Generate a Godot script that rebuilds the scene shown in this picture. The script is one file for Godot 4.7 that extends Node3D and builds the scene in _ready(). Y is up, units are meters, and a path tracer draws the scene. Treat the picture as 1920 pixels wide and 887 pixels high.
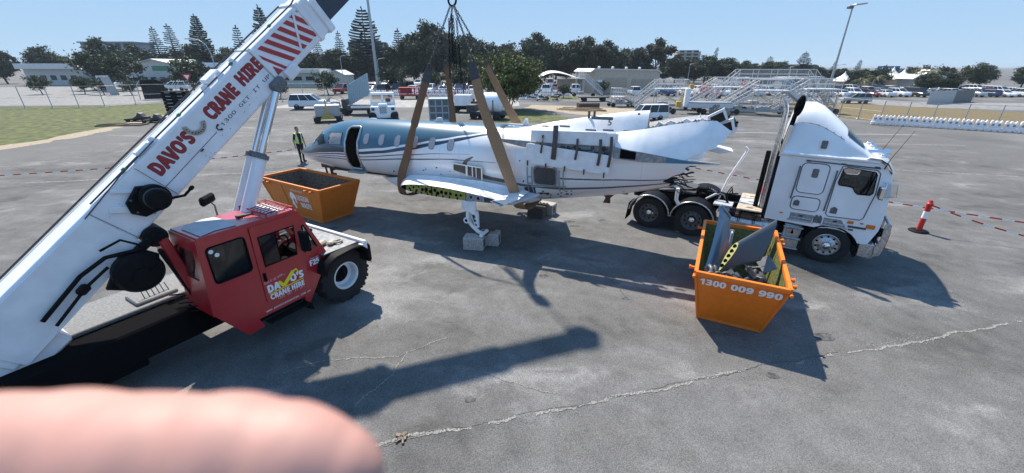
extends Node3D

# ---------------------------------------------------------------- geometry collector
class Geo:
	var T := Transform3D()
	var v := PackedVector3Array()
	var n := PackedVector3Array()
	var c := PackedColorArray()
	var uv := PackedVector2Array()
	var col := Color(1, 1, 1)
	var colored := false
	var use_uv := false

	func tint(r: float, g: float, b: float) -> void:
		col = Color(r, g, b)
		colored = true

	func smooth(a: Vector3, b: Vector3, d: Vector3, na: Vector3, nb: Vector3, nd: Vector3) -> void:
		var pa := T * a
		var pb := T * b
		var pd := T * d
		var ma := (T.basis * na).normalized()
		var mb := (T.basis * nb).normalized()
		var md := (T.basis * nd).normalized()
		var g := (pb - pa).cross(pd - pa)
		v.append(pa); n.append(ma)
		if g.dot(ma + mb + md) > 0.0:
			v.append(pd); v.append(pb); n.append(md); n.append(mb)
		else:
			v.append(pb); v.append(pd); n.append(mb); n.append(md)
		c.append(col); c.append(col); c.append(col)

	func tri(a: Vector3, b: Vector3, d: Vector3) -> void:
		var g := (b - a).cross(d - a).normalized()
		smooth(a, b, d, g, g, g)

	func quad(a: Vector3, b: Vector3, d: Vector3, e: Vector3) -> void:
		tri(a, b, d)
		tri(a, d, e)

	func box(ce: Vector3, s: Vector3, bev := 0.0, B := Basis()) -> void:
		var h := s * 0.5
		var sg := [-1.0, 1.0]
		if bev <= 0.0:
			for ax in 3:
				for k in sg:
					var q := []
					for p in [[-1, -1], [1, -1], [1, 1], [-1, 1]]:
						var w := Vector3()
						w[ax] = k * h[ax]
						w[(ax + 1) % 3] = p[0] * h[(ax + 1) % 3]
						w[(ax + 2) % 3] = p[1] * h[(ax + 2) % 3]
						q.append(ce + B * w)
					quad(q[0], q[1], q[2], q[3])
			return
		var b := minf(bev, minf(h.x, minf(h.y, h.z)) * 0.9)
		var P := {}
		for x in sg:
			for y in sg:
				for z in sg:
					for ax in 3:
						var w := Vector3(x * (h.x - b), y * (h.y - b), z * (h.z - b))
						w[ax] = [x, y, z][ax] * h[ax]
						P[[x, y, z, ax]] = ce + B * w
		for ax in 3:
			for k in sg:
				var q := []
				for p in [[-1.0, -1.0], [1.0, -1.0], [1.0, 1.0], [-1.0, 1.0]]:
					var s3 := [0.0, 0.0, 0.0]
					s3[ax] = k
					s3[(ax + 1) % 3] = p[0]
					s3[(ax + 2) % 3] = p[1]
					q.append(P[[s3[0], s3[1], s3[2], ax]])
				quad(q[0], q[1], q[2], q[3])
		for ax in 3:
			var a1 := (ax + 1) % 3
			var a2 := (ax + 2) % 3
			for k1 in sg:
				for k2 in sg:
					var lo := [0.0, 0.0, 0.0]
					lo[ax] = -1.0; lo[a1] = k1; lo[a2] = k2
					var hi := lo.duplicate()
					hi[ax] = 1.0
					quad(P[[lo[0], lo[1], lo[2], a1]], P[[hi[0], hi[1], hi[2], a1]], P[[hi[0], hi[1], hi[2], a2]], P[[lo[0], lo[1], lo[2], a2]])
		for x in sg:
			for y in sg:
				for z in sg:
					tri(P[[x, y, z, 0]], P[[x, y, z, 1]], P[[x, y, z, 2]])

	func bar(a: Vector3, b: Vector3, w: float, h: float, bev := 0.0, up := Vector3.UP) -> void:
		var dx := (b - a).normalized()
		if absf(dx.dot(up)) > 0.98:
			up = Vector3(0.0, 0.0, 1.0) if absf(dx.z) < 0.9 else Vector3(1, 0, 0)
		var sd := dx.cross(up).normalized()
		box((a + b) * 0.5, Vector3(a.distance_to(b), h, w), bev, Basis(dx, sd.cross(dx), sd))

	func tube(pts: Array, rr, seg := 8, caps := true, closed := false) -> void:
		var m := pts.size()
		var rings := []
		var nor := []
		var side := Vector3()
		for i in m:
			var d: Vector3
			if closed:
				d = (pts[(i + 1) % m] - pts[(i + m - 1) % m]).normalized()
			else:
				d = (pts[mini(i + 1, m - 1)] - pts[maxi(i - 1, 0)]).normalized()
			if i == 0:
				side = d.cross(Vector3.UP if absf(d.y) < 0.9 else Vector3.RIGHT).normalized()
			else:
				side = (side - d * side.dot(d)).normalized()
			var up := side.cross(d)
			var r: float = rr[i] if rr is Array else float(rr)
			var ring := PackedVector3Array()
			var nn := PackedVector3Array()
			for k in seg:
				var a := TAU * k / seg
				var o := side * cos(a) + up * sin(a)
				ring.append(pts[i] + o * r)
				nn.append(o)
			rings.append(ring)
			nor.append(nn)
		var last := m if closed else m - 1
		for i in last:
			var j := (i + 1) % m
			for k in seg:
				var l := (k + 1) % seg
				smooth(rings[i][k], rings[j][k], rings[j][l], nor[i][k], nor[j][k], nor[j][l])
				smooth(rings[i][k], rings[j][l], rings[i][l], nor[i][k], nor[j][l], nor[i][l])
		if caps and not closed:
			for k in range(1, seg - 1):
				tri(rings[0][0], rings[0][k], rings[0][k + 1])
				tri(rings[m - 1][0], rings[m - 1][k], rings[m - 1][k + 1])

	func lathe(pr: Array, seg := 24, crisp := true) -> void:  # pr: Vector2(radius, height) round the y axis
		for i in pr.size() - 1:
			var p: Vector2 = pr[i]
			var q: Vector2 = pr[i + 1]
			if p.is_equal_approx(q):
				continue
			var e := (q - p).normalized()
			var np := Vector2(e.y, -e.x)
			var nq := np
			if not crisp:
				if i > 0:
					var e0: Vector2 = (p - pr[i - 1]).normalized()
					np = (np + Vector2(e0.y, -e0.x)).normalized()
				if i < pr.size() - 2:
					var e1: Vector2 = (pr[i + 2] - q).normalized()
					nq = (nq + Vector2(e1.y, -e1.x)).normalized()
			for k in seg:
				var a := TAU * k / seg
				var b := TAU * (k + 1) / seg
				var A := Vector3(cos(a), 0, sin(a))
				var B := Vector3(cos(b), 0, sin(b))
				var p0 := A * p.x + Vector3.UP * p.y
				var p1 := B * p.x + Vector3.UP * p.y
				var q0 := A * q.x + Vector3.UP * q.y
				var q1 := B * q.x + Vector3.UP * q.y
				var np0 := A * np.x + Vector3.UP * np.y
				var np1 := B * np.x + Vector3.UP * np.y
				var nq0 := A * nq.x + Vector3.UP * nq.y
				var nq1 := B * nq.x + Vector3.UP * nq.y
				if p.x > 1e-5:
					smooth(p0, p1, q0, np0, np1, nq0)
				if q.x > 1e-5:
					smooth(p1, q1, q0, np1, nq1, nq0)

	func prism(poly: PackedVector2Array, z0: float, z1: float, bev := 0.0) -> void:
		if Geometry2D.is_polygon_clockwise(poly):
			poly = poly.duplicate()
			poly.reverse()
		var ins := poly.duplicate()
		var m := poly.size()
		if bev > 0.0:
			for i in m:
				var e0 := (poly[i] - poly[(i + m - 1) % m]).normalized()
				var e1 := (poly[(i + 1) % m] - poly[i]).normalized()
				var n0 := Vector2(-e0.y, e0.x)
				var n1 := Vector2(-e1.y, e1.x)
				var s := n0 + n1
				ins[i] = poly[i] + s * (bev / maxf(0.35, s.dot(n0)))
		var ix := Geometry2D.triangulate_polygon(ins)
		for z in [z0, z1]:
			for i in range(0, ix.size(), 3):
				var a := ins[ix[i]]
				var b := ins[ix[i + 1]]
				var d := ins[ix[i + 2]]
				tri(Vector3(a.x, a.y, z), Vector3(b.x, b.y, z), Vector3(d.x, d.y, z))
		var k := signf(z1 - z0) * bev
		for i in m:
			var j := (i + 1) % m
			quad(Vector3(poly[i].x, poly[i].y, z0 + k), Vector3(poly[j].x, poly[j].y, z0 + k), Vector3(poly[j].x, poly[j].y, z1 - k), Vector3(poly[i].x, poly[i].y, z1 - k))
			if bev > 0.0:
				quad(Vector3(ins[i].x, ins[i].y, z0), Vector3(ins[j].x, ins[j].y, z0), Vector3(poly[j].x, poly[j].y, z0 + k), Vector3(poly[i].x, poly[i].y, z0 + k))
				quad(Vector3(ins[i].x, ins[i].y, z1), Vector3(ins[j].x, ins[j].y, z1), Vector3(poly[j].x, poly[j].y, z1 - k), Vector3(poly[i].x, poly[i].y, z1 - k))

	func holed(poly: PackedVector2Array, holes: Array, z0: float, z1: float) -> void:  # a sheet with openings
		var xs := []
		for h in holes:
			var lo := INF
			var hi := -INF
			for p in h:
				lo = minf(lo, p.x); hi = maxf(hi, p.x)
			xs.append((lo + hi) * 0.5)
		xs.sort()
		xs = [-999.0] + xs + [999.0]
		for i in xs.size() - 1:
			var strip := PackedVector2Array([Vector2(xs[i], -999), Vector2(xs[i + 1], -999), Vector2(xs[i + 1], 999), Vector2(xs[i], 999)])
			var list := Geometry2D.intersect_polygons(poly, strip)
			for h in holes:
				var next := []
				for q in list:
					next.append_array(Geometry2D.clip_polygons(q, h))
				list.assign(next)
			for q in list:
				prism(q, z0, z1)

	func grid(P: Array, closed_u := false, closed_v := false, skip := {}) -> void:  # P: rows of points, smooth
		var ru := P.size()
		var rv: int = P[0].size()
		var N := []
		for i in ru:
			var row := PackedVector3Array()
			row.resize(rv)
			N.append(row)
		var eu := ru if closed_u else ru - 1
		var ev := rv if closed_v else rv - 1
		for i in eu:
			for j in ev:
				var i1 := (i + 1) % ru
				var j1 := (j + 1) % rv
				var g: Vector3 = (P[i1][j1] - P[i][j]).cross(P[i1][j] - P[i][j1])
				N[i][j] += g; N[i1][j] += g; N[i][j1] += g; N[i1][j1] += g
		for i in ru:
			for j in rv:
				N[i][j] = N[i][j].normalized()
		for i in eu:
			for j in ev:
				if skip.has(Vector2i(i, j)):
					continue
				var i1 := (i + 1) % ru
				var j1 := (j + 1) % rv
				if use_uv:
					_uvq(i, j, i1, j1, P, N)
					continue
				smooth(P[i][j], P[i1][j], P[i1][j1], N[i][j], N[i1][j], N[i1][j1])
				smooth(P[i][j], P[i1][j1], P[i][j1], N[i][j], N[i1][j1], N[i][j1])

	var UVS := []
	func _uvq(i: int, j: int, i1: int, j1: int, P: Array, N: Array) -> void:
		var q := [[i, j], [i1, j], [i1, j1], [i, j], [i1, j1], [i, j1]]
		for k in [0, 3]:
			var a: Array = q[k]
			var b: Array = q[k + 1]
			var d: Array = q[k + 2]
			var pa: Vector3 = P[a[0]][a[1]]
			var g := ((P[b[0]][b[1]] as Vector3) - pa).cross((P[d[0]][d[1]] as Vector3) - pa)
			if g.dot(N[a[0]][a[1]] + N[b[0]][b[1]] + N[d[0]][d[1]]) > 0.0:
				var t := b
				b = d
				d = t
			for e in [a, b, d]:
				v.append(T * P[e[0]][e[1]])
				n.append((T.basis * N[e[0]][e[1]]).normalized())
				c.append(col)
				uv.append(UVS[e[0]][e[1]])

	func ell(ce: Vector3, r: Vector3, su := 12, sv := 8, B := Basis()) -> void:
		var P := []
		var N := []
		for i in sv + 1:
			var row := PackedVector3Array()
			var nr := PackedVector3Array()
			var t := PI * i / sv
			for j in su:
				var a := TAU * j / su
				var u := Vector3(sin(t) * cos(a), cos(t), sin(t) * sin(a))
				row.append(ce + B * (u * r))
				nr.append((B * (u / r)).normalized())
			P.append(row)
			N.append(nr)
		for i in sv:
			for j in su:
				var k := (j + 1) % su
				if i > 0:
					smooth(P[i][j], P[i][k], P[i + 1][k], N[i][j], N[i][k], N[i + 1][k])
				if i < sv - 1:
					smooth(P[i][j], P[i + 1][k], P[i + 1][j], N[i][j], N[i + 1][k], N[i + 1][j])
				elif i == sv - 1 and i > 0:
					pass

	func mesh(m: Material = null, into: ArrayMesh = null) -> ArrayMesh:
		var a := []
		a.resize(Mesh.ARRAY_MAX)
		a[Mesh.ARRAY_VERTEX] = v
		a[Mesh.ARRAY_NORMAL] = n
		if colored:
			a[Mesh.ARRAY_COLOR] = c
		if use_uv:
			a[Mesh.ARRAY_TEX_UV] = uv
		var r := into if into else ArrayMesh.new()
		r.add_surface_from_arrays(Mesh.PRIMITIVE_TRIANGLES, a)
		if m:
			r.surface_set_material(r.get_surface_count() - 1, m)
		return r

# ---------------------------------------------------------------- naming and parts
var taken := {}
var parts_taken := {}
var rng := RandomNumberGenerator.new()
var M := {}

func numbered(called: String) -> String:
	if not taken.has(called):
		taken[called] = 0
		return called
	taken[called] += 1
	return "%s_%03d" % [called, taken[called]]

func tag(o: Node, label: String, category := "", group := "", kind := "") -> Node:
	if label: o.set_meta("label", label)
	if category: o.set_meta("category", category)
	if group: o.set_meta("group", group)
	if kind: o.set_meta("kind", kind)
	return o

func thing(called: String, label: String, category: String, X := Transform3D(), group := "") -> Node3D:
	var o := Node3D.new()
	o.name = numbered(called)
	add_child(o)
	o.transform = X
	tag(o, label, category, group)
	return o

func part(called: String, g, m: Material, parent: Node, X := Transform3D()) -> MeshInstance3D:
	if g is Geo and called != "crown" and called != "lettering":
		var all := pieces(g)
		if all.size() > 1:
			var first: MeshInstance3D = null
			for q in all:
				var r := part_one(called, q, m, parent, X)
				first = r if first == null else first
			return first
	return part_one(called, g, m, parent, X)

func part_one(called: String, g, m: Material, parent: Node, X := Transform3D()) -> MeshInstance3D:
	var o := MeshInstance3D.new()
	var key := str(parent.get_instance_id()) + called
	if parts_taken.has(key):
		parts_taken[key] += 1
		o.name = "%s_%03d" % [called, parts_taken[key]]
	else:
		parts_taken[key] = 0
		o.name = called
	o.mesh = g.mesh(m) if g is Geo else g
	if not (g is Geo) and m:
		o.material_override = m
	parent.add_child(o, true)
	o.transform = X
	return o

func solo(called: String, g, m: Material, label: String, category: String, X := Transform3D(), group := "", kind := "") -> MeshInstance3D:
	var o := MeshInstance3D.new()
	o.name = numbered(called)
	o.mesh = g.mesh(m) if g is Geo else g
	add_child(o)
	o.transform = X
	tag(o, label, category, group, kind)
	return o

func copy(o: Node3D, X: Transform3D, label := "", group := "") -> Node3D:
	var base := String(o.name)
	var rx := RegEx.create_from_string("_\\d+$")
	base = rx.sub(base, "")
	var r: Node3D = o.duplicate()
	r.name = numbered(base)
	add_child(r)
	r.transform = X
	if label: r.set_meta("label", label)
	if group: r.set_meta("group", group)
	return r

func nth(i: int) -> String:
	var k := i + 1
	return "%d%s" % [k, "th" if k % 100 in [11, 12, 13] else ["th", "st", "nd", "rd", "th", "th", "th", "th", "th", "th"][k % 10]]

func pieces(g: Geo) -> Array:   # the separate lumps a shape holds, each a Geo of its own
	var n := g.v.size()
	if n > 9000 or n == 0 or g.use_uv:
		return [g]
	var root := PackedInt32Array()
	var id := {}
	var of := PackedInt32Array()
	for i in n:
		var q := Vector3i((g.v[i] * 2000.0).round())
		if not id.has(q):
			id[q] = root.size()
			root.append(root.size())
		of.append(id[q])
	var find := func(a: int) -> int:
		while root[a] != a:
			root[a] = root[root[a]]
			a = root[a]
		return a
	for i in range(0, n, 3):
		var a: int = find.call(of[i])
		for k in [1, 2]:
			root[find.call(of[i + k])] = a
	var boxes := {}
	for i in n:
		var a: int = find.call(of[i])
		boxes[a] = (boxes[a] as AABB).expand(g.v[i]) if boxes.has(a) else AABB(g.v[i], Vector3())
	var keys := boxes.keys()
	if keys.size() == 1 or keys.size() > 220:
		return [g]
	for i in keys.size():
		for j in i:
			var A: AABB = boxes[keys[i]]
			var B: AABB = boxes[keys[j]]
			var gap := (A.position - B.end).max(B.position - A.end).max(Vector3())
			if gap.length() <= maxf(.0175, .47 * maxf(A.get_longest_axis_size(), B.get_longest_axis_size())):
				root[find.call(keys[i])] = find.call(keys[j])
	var out := {}
	for i in range(0, n, 3):
		var a: int = find.call(of[i])
		if not out.has(a):
			out[a] = Geo.new()
			out[a].colored = g.colored
		for k in 3:
			out[a].v.append(g.v[i + k]); out[a].n.append(g.n[i + k]); out[a].c.append(g.c[i + k])
	return out.values() if out.size() <= 120 else [g]

func at(x: float, y: float, z: float, deg := 0.0, s := 1.0) -> Transform3D:
	return Transform3D(Basis(Vector3.UP, deg_to_rad(deg)).scaled(Vector3.ONE * s), Vector3(x, y, z))

func pv(a: Array) -> PackedVector2Array:
	var r := PackedVector2Array()
	for i in range(0, a.size(), 2):
		r.append(Vector2(a[i], a[i + 1]))
	return r

func rrect(x0: float, y0: float, x1: float, y1: float, r: float, seg := 4) -> PackedVector2Array:
	var p := PackedVector2Array()
	for q in [[x1 - r, y1 - r, 0.0], [x0 + r, y1 - r, 90.0], [x0 + r, y0 + r, 180.0], [x1 - r, y0 + r, 270.0]]:
		for k in seg + 1:
			var a := deg_to_rad(q[2] + 90.0 * k / seg)
			p.append(Vector2(q[0] + r * cos(a), q[1] + r * sin(a)))
	return p

func loop3(p: PackedVector2Array, z: float) -> Array:
	var r := []
	for q in p:
		r.append(Vector3(q.x, q.y, z))
	return r

func lin(r: float, g: float, b: float, a := 1.0) -> Color:
	var k := Color(r, g, b).linear_to_srgb()
	k.a = a
	return k

func noise_tex(freq: float, lo: float, hi: float, sd: int, size := 512, oct := 5, type := FastNoiseLite.TYPE_SIMPLEX_SMOOTH) -> NoiseTexture2D:
	var f := FastNoiseLite.new()
	f.seed = sd
	f.frequency = freq
	f.noise_type = type
	f.fractal_octaves = oct
	var t := NoiseTexture2D.new()
	t.width = size
	t.height = size
	t.seamless = true
	t.noise = f
	var r := Gradient.new()
	r.set_color(0, Color(lo, lo, lo))
	r.set_color(1, Color(hi, hi, hi))
	r.set_offset(0, 0.25)
	r.set_offset(1, 0.72)
	t.color_ramp = r
	return t

var TX := {}

# wear: 0 none, 1 light, 2 middling, 3 heavy
func mat(called: String, r: float, g: float, b: float, rough := 0.6, metal := 0.0, wear := 0, scale := 0.7, bump := 0.0) -> StandardMaterial3D:
	var m := StandardMaterial3D.new()
	m.resource_name = called
	m.albedo_color = lin(r, g, b)
	m.roughness = rough
	m.metallic = metal
	if wear > 0:
		m.albedo_texture = TX["wear%d" % wear]
		m.uv1_triplanar = true
		m.uv1_scale = Vector3.ONE * scale
	if bump > 0.0:
		m.heightmap_enabled = true
		m.heightmap_texture = TX["bump"]
		m.heightmap_scale = bump
		m.uv1_triplanar = true
		m.uv1_scale = Vector3.ONE * scale
	M[called] = m
	return m

func glass(called: String, r: float, g: float, b: float, a: float) -> StandardMaterial3D:
	var m := StandardMaterial3D.new()
	m.resource_name = called
	m.transparency = BaseMaterial3D.TRANSPARENCY_ALPHA
	m.albedo_color = lin(r, g, b, a)
	m.roughness = 0.04
	M[called] = m
	return m

func vcol(called: String, rough: float, back := 0.0, metal := 0.0) -> StandardMaterial3D:
	var m := StandardMaterial3D.new()
	m.resource_name = called
	m.vertex_color_use_as_albedo = true
	m.roughness = rough
	m.metallic = metal
	if back > 0.0:
		m.backlight_enabled = true
		m.backlight = Color(back, back, back)
	M[called] = m
	return m

func lettering(words: String, w: float, h: float, bold := true, mono := false, depth := 0.004) -> Array:
	# a text mesh and the transform that makes it W wide and H high with its lower left corner at the origin
	var t := TextMesh.new()
	var f := SystemFont.new()
	f.font_names = PackedStringArray(["Droid Sans Mono" if mono else "Droid Sans"])
	f.font_weight = 700 if bold else 400
	t.font = f
	t.text = words
	t.font_size = 48
	t.pixel_size = 0.01
	t.depth = depth
	t.curve_step = 1.0
	var b := t.get_aabb()
	var s := Vector3(w / maxf(b.size.x, 1e-4), h / maxf(b.size.y, 1e-4), 1.0)
	return [t, Transform3D(Basis.from_scale(s), Vector3(-b.position.x * s.x, -b.position.y * s.y, 0))]

func letters(called: String, words: String, w: float, h: float, m: Material, parent: Node, X: Transform3D, bold := true, mono := false, heavy := 0.0, depth := 0.004) -> MeshInstance3D:
	var l := lettering(words, w, h, bold, mono, depth)
	if heavy <= 0.0:
		return part(called, l[0], m, parent, X * l[1])
	# thicker strokes: the same letters laid round about
	var g := Geo.new()
	var a: Array = (l[0] as Mesh).surface_get_arrays(0)
	var vs: PackedVector3Array = a[Mesh.ARRAY_VERTEX]
	var ix: PackedInt32Array = a[Mesh.ARRAY_INDEX]
	for k in 8:
		g.T = Transform3D(Basis(), Vector3(cos(TAU * k / 8), sin(TAU * k / 8), .0001 * k / heavy) * heavy) * (l[1] as Transform3D)
		for i in range(0, ix.size(), 3):
			g.tri(vs[ix[i]], vs[ix[i + 1]], vs[ix[i + 2]])
	return part(called, g, m, parent, X)

func materials() -> void:
	TX.wear1 = noise_tex(0.012, 0.95, 1.0, 3)
	TX.wear2 = noise_tex(0.016, 0.82, 1.0, 5)
	TX.wear3 = noise_tex(0.02, 0.6, 1.0, 9, 512, 6)
	TX.bump = noise_tex(0.05, 0.0, 1.0, 12, 512, 5)
	mat("white_paint", .8, .8, .81, .3, 0, 1, .6)
	mat("boom_paint", .8, .8, .82, .32, 0, 1, .35)
	mat("plane_white", .8, .8, .81, .25, 0, 1, .5)
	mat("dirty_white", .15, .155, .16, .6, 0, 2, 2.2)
	var rp := mat("red_paint", .42, .012, .02, .3, 0, 1, .6)
	rp.clearcoat_enabled = true
	rp.clearcoat = 1.0
	rp.clearcoat_roughness = .25
	mat("red_stripe", .42, .035, .04, .45, 0, 1, .8)
	mat("red_ink", .33, .018, .022, .5)
	mat("dark_ink", .035, .03, .04, .5)
	mat("white_ink", .8, .8, .8, .5)
	mat("pink_ink", .7, .4, .42, .5)
	mat("yellow_ink", .85, .68, .02, .5)
	mat("black", .01, .01, .011, .55, 0, 2, 1.2).metallic_specular = .2
	mat("black_flat", .006, .006, .007, .8).metallic_specular = .1
	mat("rubber", .02, .02, .021, .85, 0, 2, 2.0, .6)
	mat("cowl_paint", .16, .22, .28, .22, .35, 1, .8)
	mat("slate_paint", .05, .06, .075, .4, .1, 1, .8)
	mat("navy_steel", .025, .035, .06, .35, 0, 1, .6)
	mat("chrome", .75, .76, .78, .12, 1.0)
	mat("brushed", .55, .56, .58, .35, .9, 2, 1.5)
	mat("alloy", .5, .5, .51, .3, .85, 1, 2.0)
	mat("plate", .42, .44, .47, .5, .15, 1, .6)
	mat("deck_metal", .2, .21, .22, .4, .5, 2, .8)
	mat("steel_grey", .17, .175, .18, .5, .5, 2, 1.0)
	mat("grey_paint", .3, .31, .32, .5, 0, 2, 1.0)
	mat("dark_grey", .06, .06, .065, .6, 0, 2, 1.0)
	mat("brown_metal", .11, .085, .07, .6, .3, 2, 2.0)
	mat("rust", .16, .07, .04, .8, 0, 3, 2.0)
	mat("orange_paint", .82, .18, .007, .5, 0, 1, .9)
	mat("orange_dull", .62, .17, .014, .55, 0, 1, .7)
	mat("skip_inside", .16, .13, .1, .8, 0, 3, 1.1)
	mat("skip_green", .13, .14, .03, .75, 0, 3, 1.3)
	mat("webbing", .24, .125, .066, .9, 0, 2, 3.0, .4)
	mat("webbing_old", .4, .245, .14, .9, 0, 2, 3.0, .4)
	mat("primer", .33, .31, .06, .6, 0, 2, 1.5)
	mat("concrete", .46, .44, .41, .9, 0, 2, 1.8, .6)
	mat("concrete_dark", .12, .11, .1, .9, 0, 3, 1.8, .6)
	mat("sky_blue_paint", .07, .2, .33, .2, .3, 1, .6)
	mat("seat_cloth", .03, .03, .035, .95)
	mat("amber", .65, .16, .01, .3)
	mat("tail_red", .5, .02, .015, .3)
	mat("beige", .45, .38, .3, .7, 0, 2, 1.0)
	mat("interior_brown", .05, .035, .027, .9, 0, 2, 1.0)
	mat("plane_window", .5, .47, .48, .35)
	mat("cockpit_glass", .008, .01, .012, .3).metallic_specular = .25
	mat("cockpit_shade", .3, .285, .27, .4)
	mat("window_line", .3, .28, .3, .5)
	mat("plastic_sheet", .07, .075, .085, .3, 0, 3, 2.0)
	mat("duct_tape_red", .6, .03, .03, .5)
	mat("hivis", .45, .75, .05, .8)
	mat("reflective", .6, .62, .6, .4)
	mat("skin", .45, .24, .17, .6)
	mat("cloth_black", .015, .015, .017, .95)
	mat("hair", .04, .025, .018, .8)
	mat("wood", .35, .24, .14, .85, 0, 2, 2.0)
	mat("yellow_paint", .6, .4, .04, .5, 0, 2, 1.2)
	mat("tan_wall", .5, .43, .34, .8, 0, 1, .3)
	mat("tan_dark", .38, .32, .25, .7, 0, 1, .3)
	mat("pale_roof", .62, .62, .6, .5, 0, 1, .2)
	mat("pale_wall", .5, .5, .48, .8, 0, 1, .2)
	mat("blue_grey_wall", .3, .34, .36, .8, 0, 1, .2)
	mat("dark_pane", .02, .025, .03, .1)
	mat("galv", .4, .42, .43, .5, .5, 1, .5)
	mat("stair_white", .6, .6, .6, .5, .2, 1, .5)
	var bw := mat("barrier_white", .85, .84, .84, .55)
	bw.backlight_enabled = true
	bw.backlight = Color(.7, .68, .68)
	mat("bark", .1, .075, .055, .9, 0, 2, .5)
	mat("bark_pale", .25, .22, .19, .9, 0, 2, .5)
	mat("timber", .3, .22, .14, .9, 0, 2, .5)
	mat("lorry_white", .84, .84, .85, .22, 0, 1, .12)
	var pw := mat("pvc_white", .82, .8, .76, .6)
	pw.backlight_enabled = true
	pw.backlight = Color(.5, .48, .44)
	mat("cyan_panel", .3, .4, .45, .5, 0, 1, .6)
	mat("sign_red", .5, .02, .02, .5)
	mat("sign_green", .03, .2, .1, .5)
	mat("sign_blue", .03, .12, .25, .5)
	glass("cab_glass", .02, .03, .03, .35)
	glass("pale_glass", .05, .08, .08, .2)
	glass("dark_glass", .004, .006, .008, .72)
	var sk := mat("hand_skin", .46, .245, .2, .6, 0, 1, 14.0)
	sk.subsurf_scatter_enabled = false
	sk.subsurf_scatter_strength = .35
	vcol("foliage", .75, .35)
	vcol("painted", .45)
	vcol("cloth", .9)

func setup() -> void:
	var cam := Camera3D.new()
	cam.name = "camera"
	cam.position = Vector3(0, 4.8, 0)
	cam.rotation = Vector3(-deg_to_rad(23.1475), 0, 0)
	cam.near = 0.005
	cam.far = 4000.0
	var ca := CameraAttributesPhysical.new()
	ca.frustum_focal_length = 20.158   # vertical view 61.53 degrees
	ca.frustum_focus_distance = 12.0
	ca.exposure_aperture = 9.0
	cam.attributes = ca
	cam.fov = 61.53
	add_child(cam)
	cam.fov = 61.53
	var we := WorldEnvironment.new()
	we.name = "world_environment"
	var e := Environment.new()
	e.background_mode = Environment.BG_SKY
	var s := ProceduralSkyMaterial.new()
	s.sky_top_color = lin(.13, .28, .53)
	s.sky_horizon_color = lin(.28, .395, .505)
	s.sky_curve = 0.16
	s.sky_energy_multiplier = 1.0
	s.ground_horizon_color = lin(.26, .33, .38)
	s.ground_bottom_color = lin(.1, .1, .1)
	s.sun_angle_max = 25.0
	s.sun_curve = 0.12
	var sky := Sky.new()
	sky.sky_material = s
	e.sky = sky
	e.background_energy_multiplier = 1.0
	e.tonemap_mode = Environment.TONE_MAPPER_LINEAR
	e.tonemap_exposure = 1.8
	e.fog_enabled = true
	e.fog_density = 0.00025
	e.fog_light_color = lin(.6, .7, .8)
	e.sdfgi_enabled = true
	e.ssao_enabled = true
	e.ssil_enabled = true
	we.environment = e
	add_child(we)
	var sun := DirectionalLight3D.new()
	sun.name = "sun"
	sun.light_energy = 1.5
	sun.light_color = Color(1.0, .96, .9)
	sun.light_angular_distance = 1.0
	sun.shadow_enabled = true
	sun.basis = Basis.looking_at(Vector3(.305, -1, .659).normalized())
	add_child(sun)

# ---------------------------------------------------------------- the jet: x runs from nose to tail, z points at its left side
var FT := [[0.0, 1.86, 1.845, 1.83, .015], [.05, 1.92, 1.845, 1.78, .08], [.15, 1.99, 1.85, 1.73, .16], [.4, 2.11, 1.87, 1.63, .31], [.75, 2.26, 1.91, 1.55, .46], [1.0, 2.36, 1.94, 1.5, .55],
	[1.21, 2.54, 1.98, 1.46, .63], [1.48, 2.74, 2.03, 1.43, .72], [1.82, 2.92, 2.09, 1.39, .81], [2.14, 3.03, 2.13, 1.36, .87], [2.63, 3.12, 2.19, 1.31, .93], [3.4, 3.18, 2.22, 1.27, .965],
	[4.5, 3.2, 2.23, 1.26, .97], [7.0, 3.22, 2.24, 1.2, .97], [9.3, 3.24, 2.25, 1.08, .97], [10.4, 3.22, 2.25, 1.24, .93], [11.6, 3.2, 2.29, 1.47, .84], [12.4, 3.2, 2.36, 1.67, .75], [13.3, 3.18, 2.45, 1.91, .62], [14.4, 3.15, 2.55, 2.15, .5]]

func fus(s: float) -> Array:
	for i in FT.size() - 1:
		if s <= FT[i + 1][0]:
			var k: float = (s - FT[i][0]) / (FT[i + 1][0] - FT[i][0])
			var r := [0.0]
			for q in range(1, 5):
				var p0: float = FT[maxi(i - 1, 0)][q]
				var p1: float = FT[i][q]
				var p2: float = FT[i + 1][q]
				r.append(lerpf(p1, p2, k))
			return r
	return FT[-1]

func surf(s: float, ang: float, off := 0.0) -> Vector3:
	var f := fus(s)
	var a := deg_to_rad(ang)
	var up: float = f[1] - f[2] if sin(a) >= 0 else f[2] - f[3]
	return Vector3(s, f[2] + (up + off) * sin(a), (f[4] + off) * cos(a))

func spot(g: Geo, s0: float, a0: float, ds: float, da: float, off: float, power := 3.0, lean := 0.0) -> Array:
	var edge := []
	for k in 24:
		var t := TAU * k / 24
		var x := signf(cos(t)) * pow(absf(cos(t)), 2.0 / power)
		var y := signf(sin(t)) * pow(absf(sin(t)), 2.0 / power)
		edge.append(Vector2(s0 + ds * x + lean * y, a0 + da * y))
	var ce := surf(s0, a0, off)
	var ring := []
	for e in edge:
		ring.append(surf(e.x, e.y, off))
	for k in 24:
		var m0 := surf(lerpf(s0, edge[k].x, .5), lerpf(a0, edge[k].y, .5), off)
		var m1 := surf(lerpf(s0, edge[(k + 1) % 24].x, .5), lerpf(a0, edge[(k + 1) % 24].y, .5), off)
		g.tri(ce, m0, m1)
		g.quad(m0, ring[k], ring[(k + 1) % 24], m1)
	return ring

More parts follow.
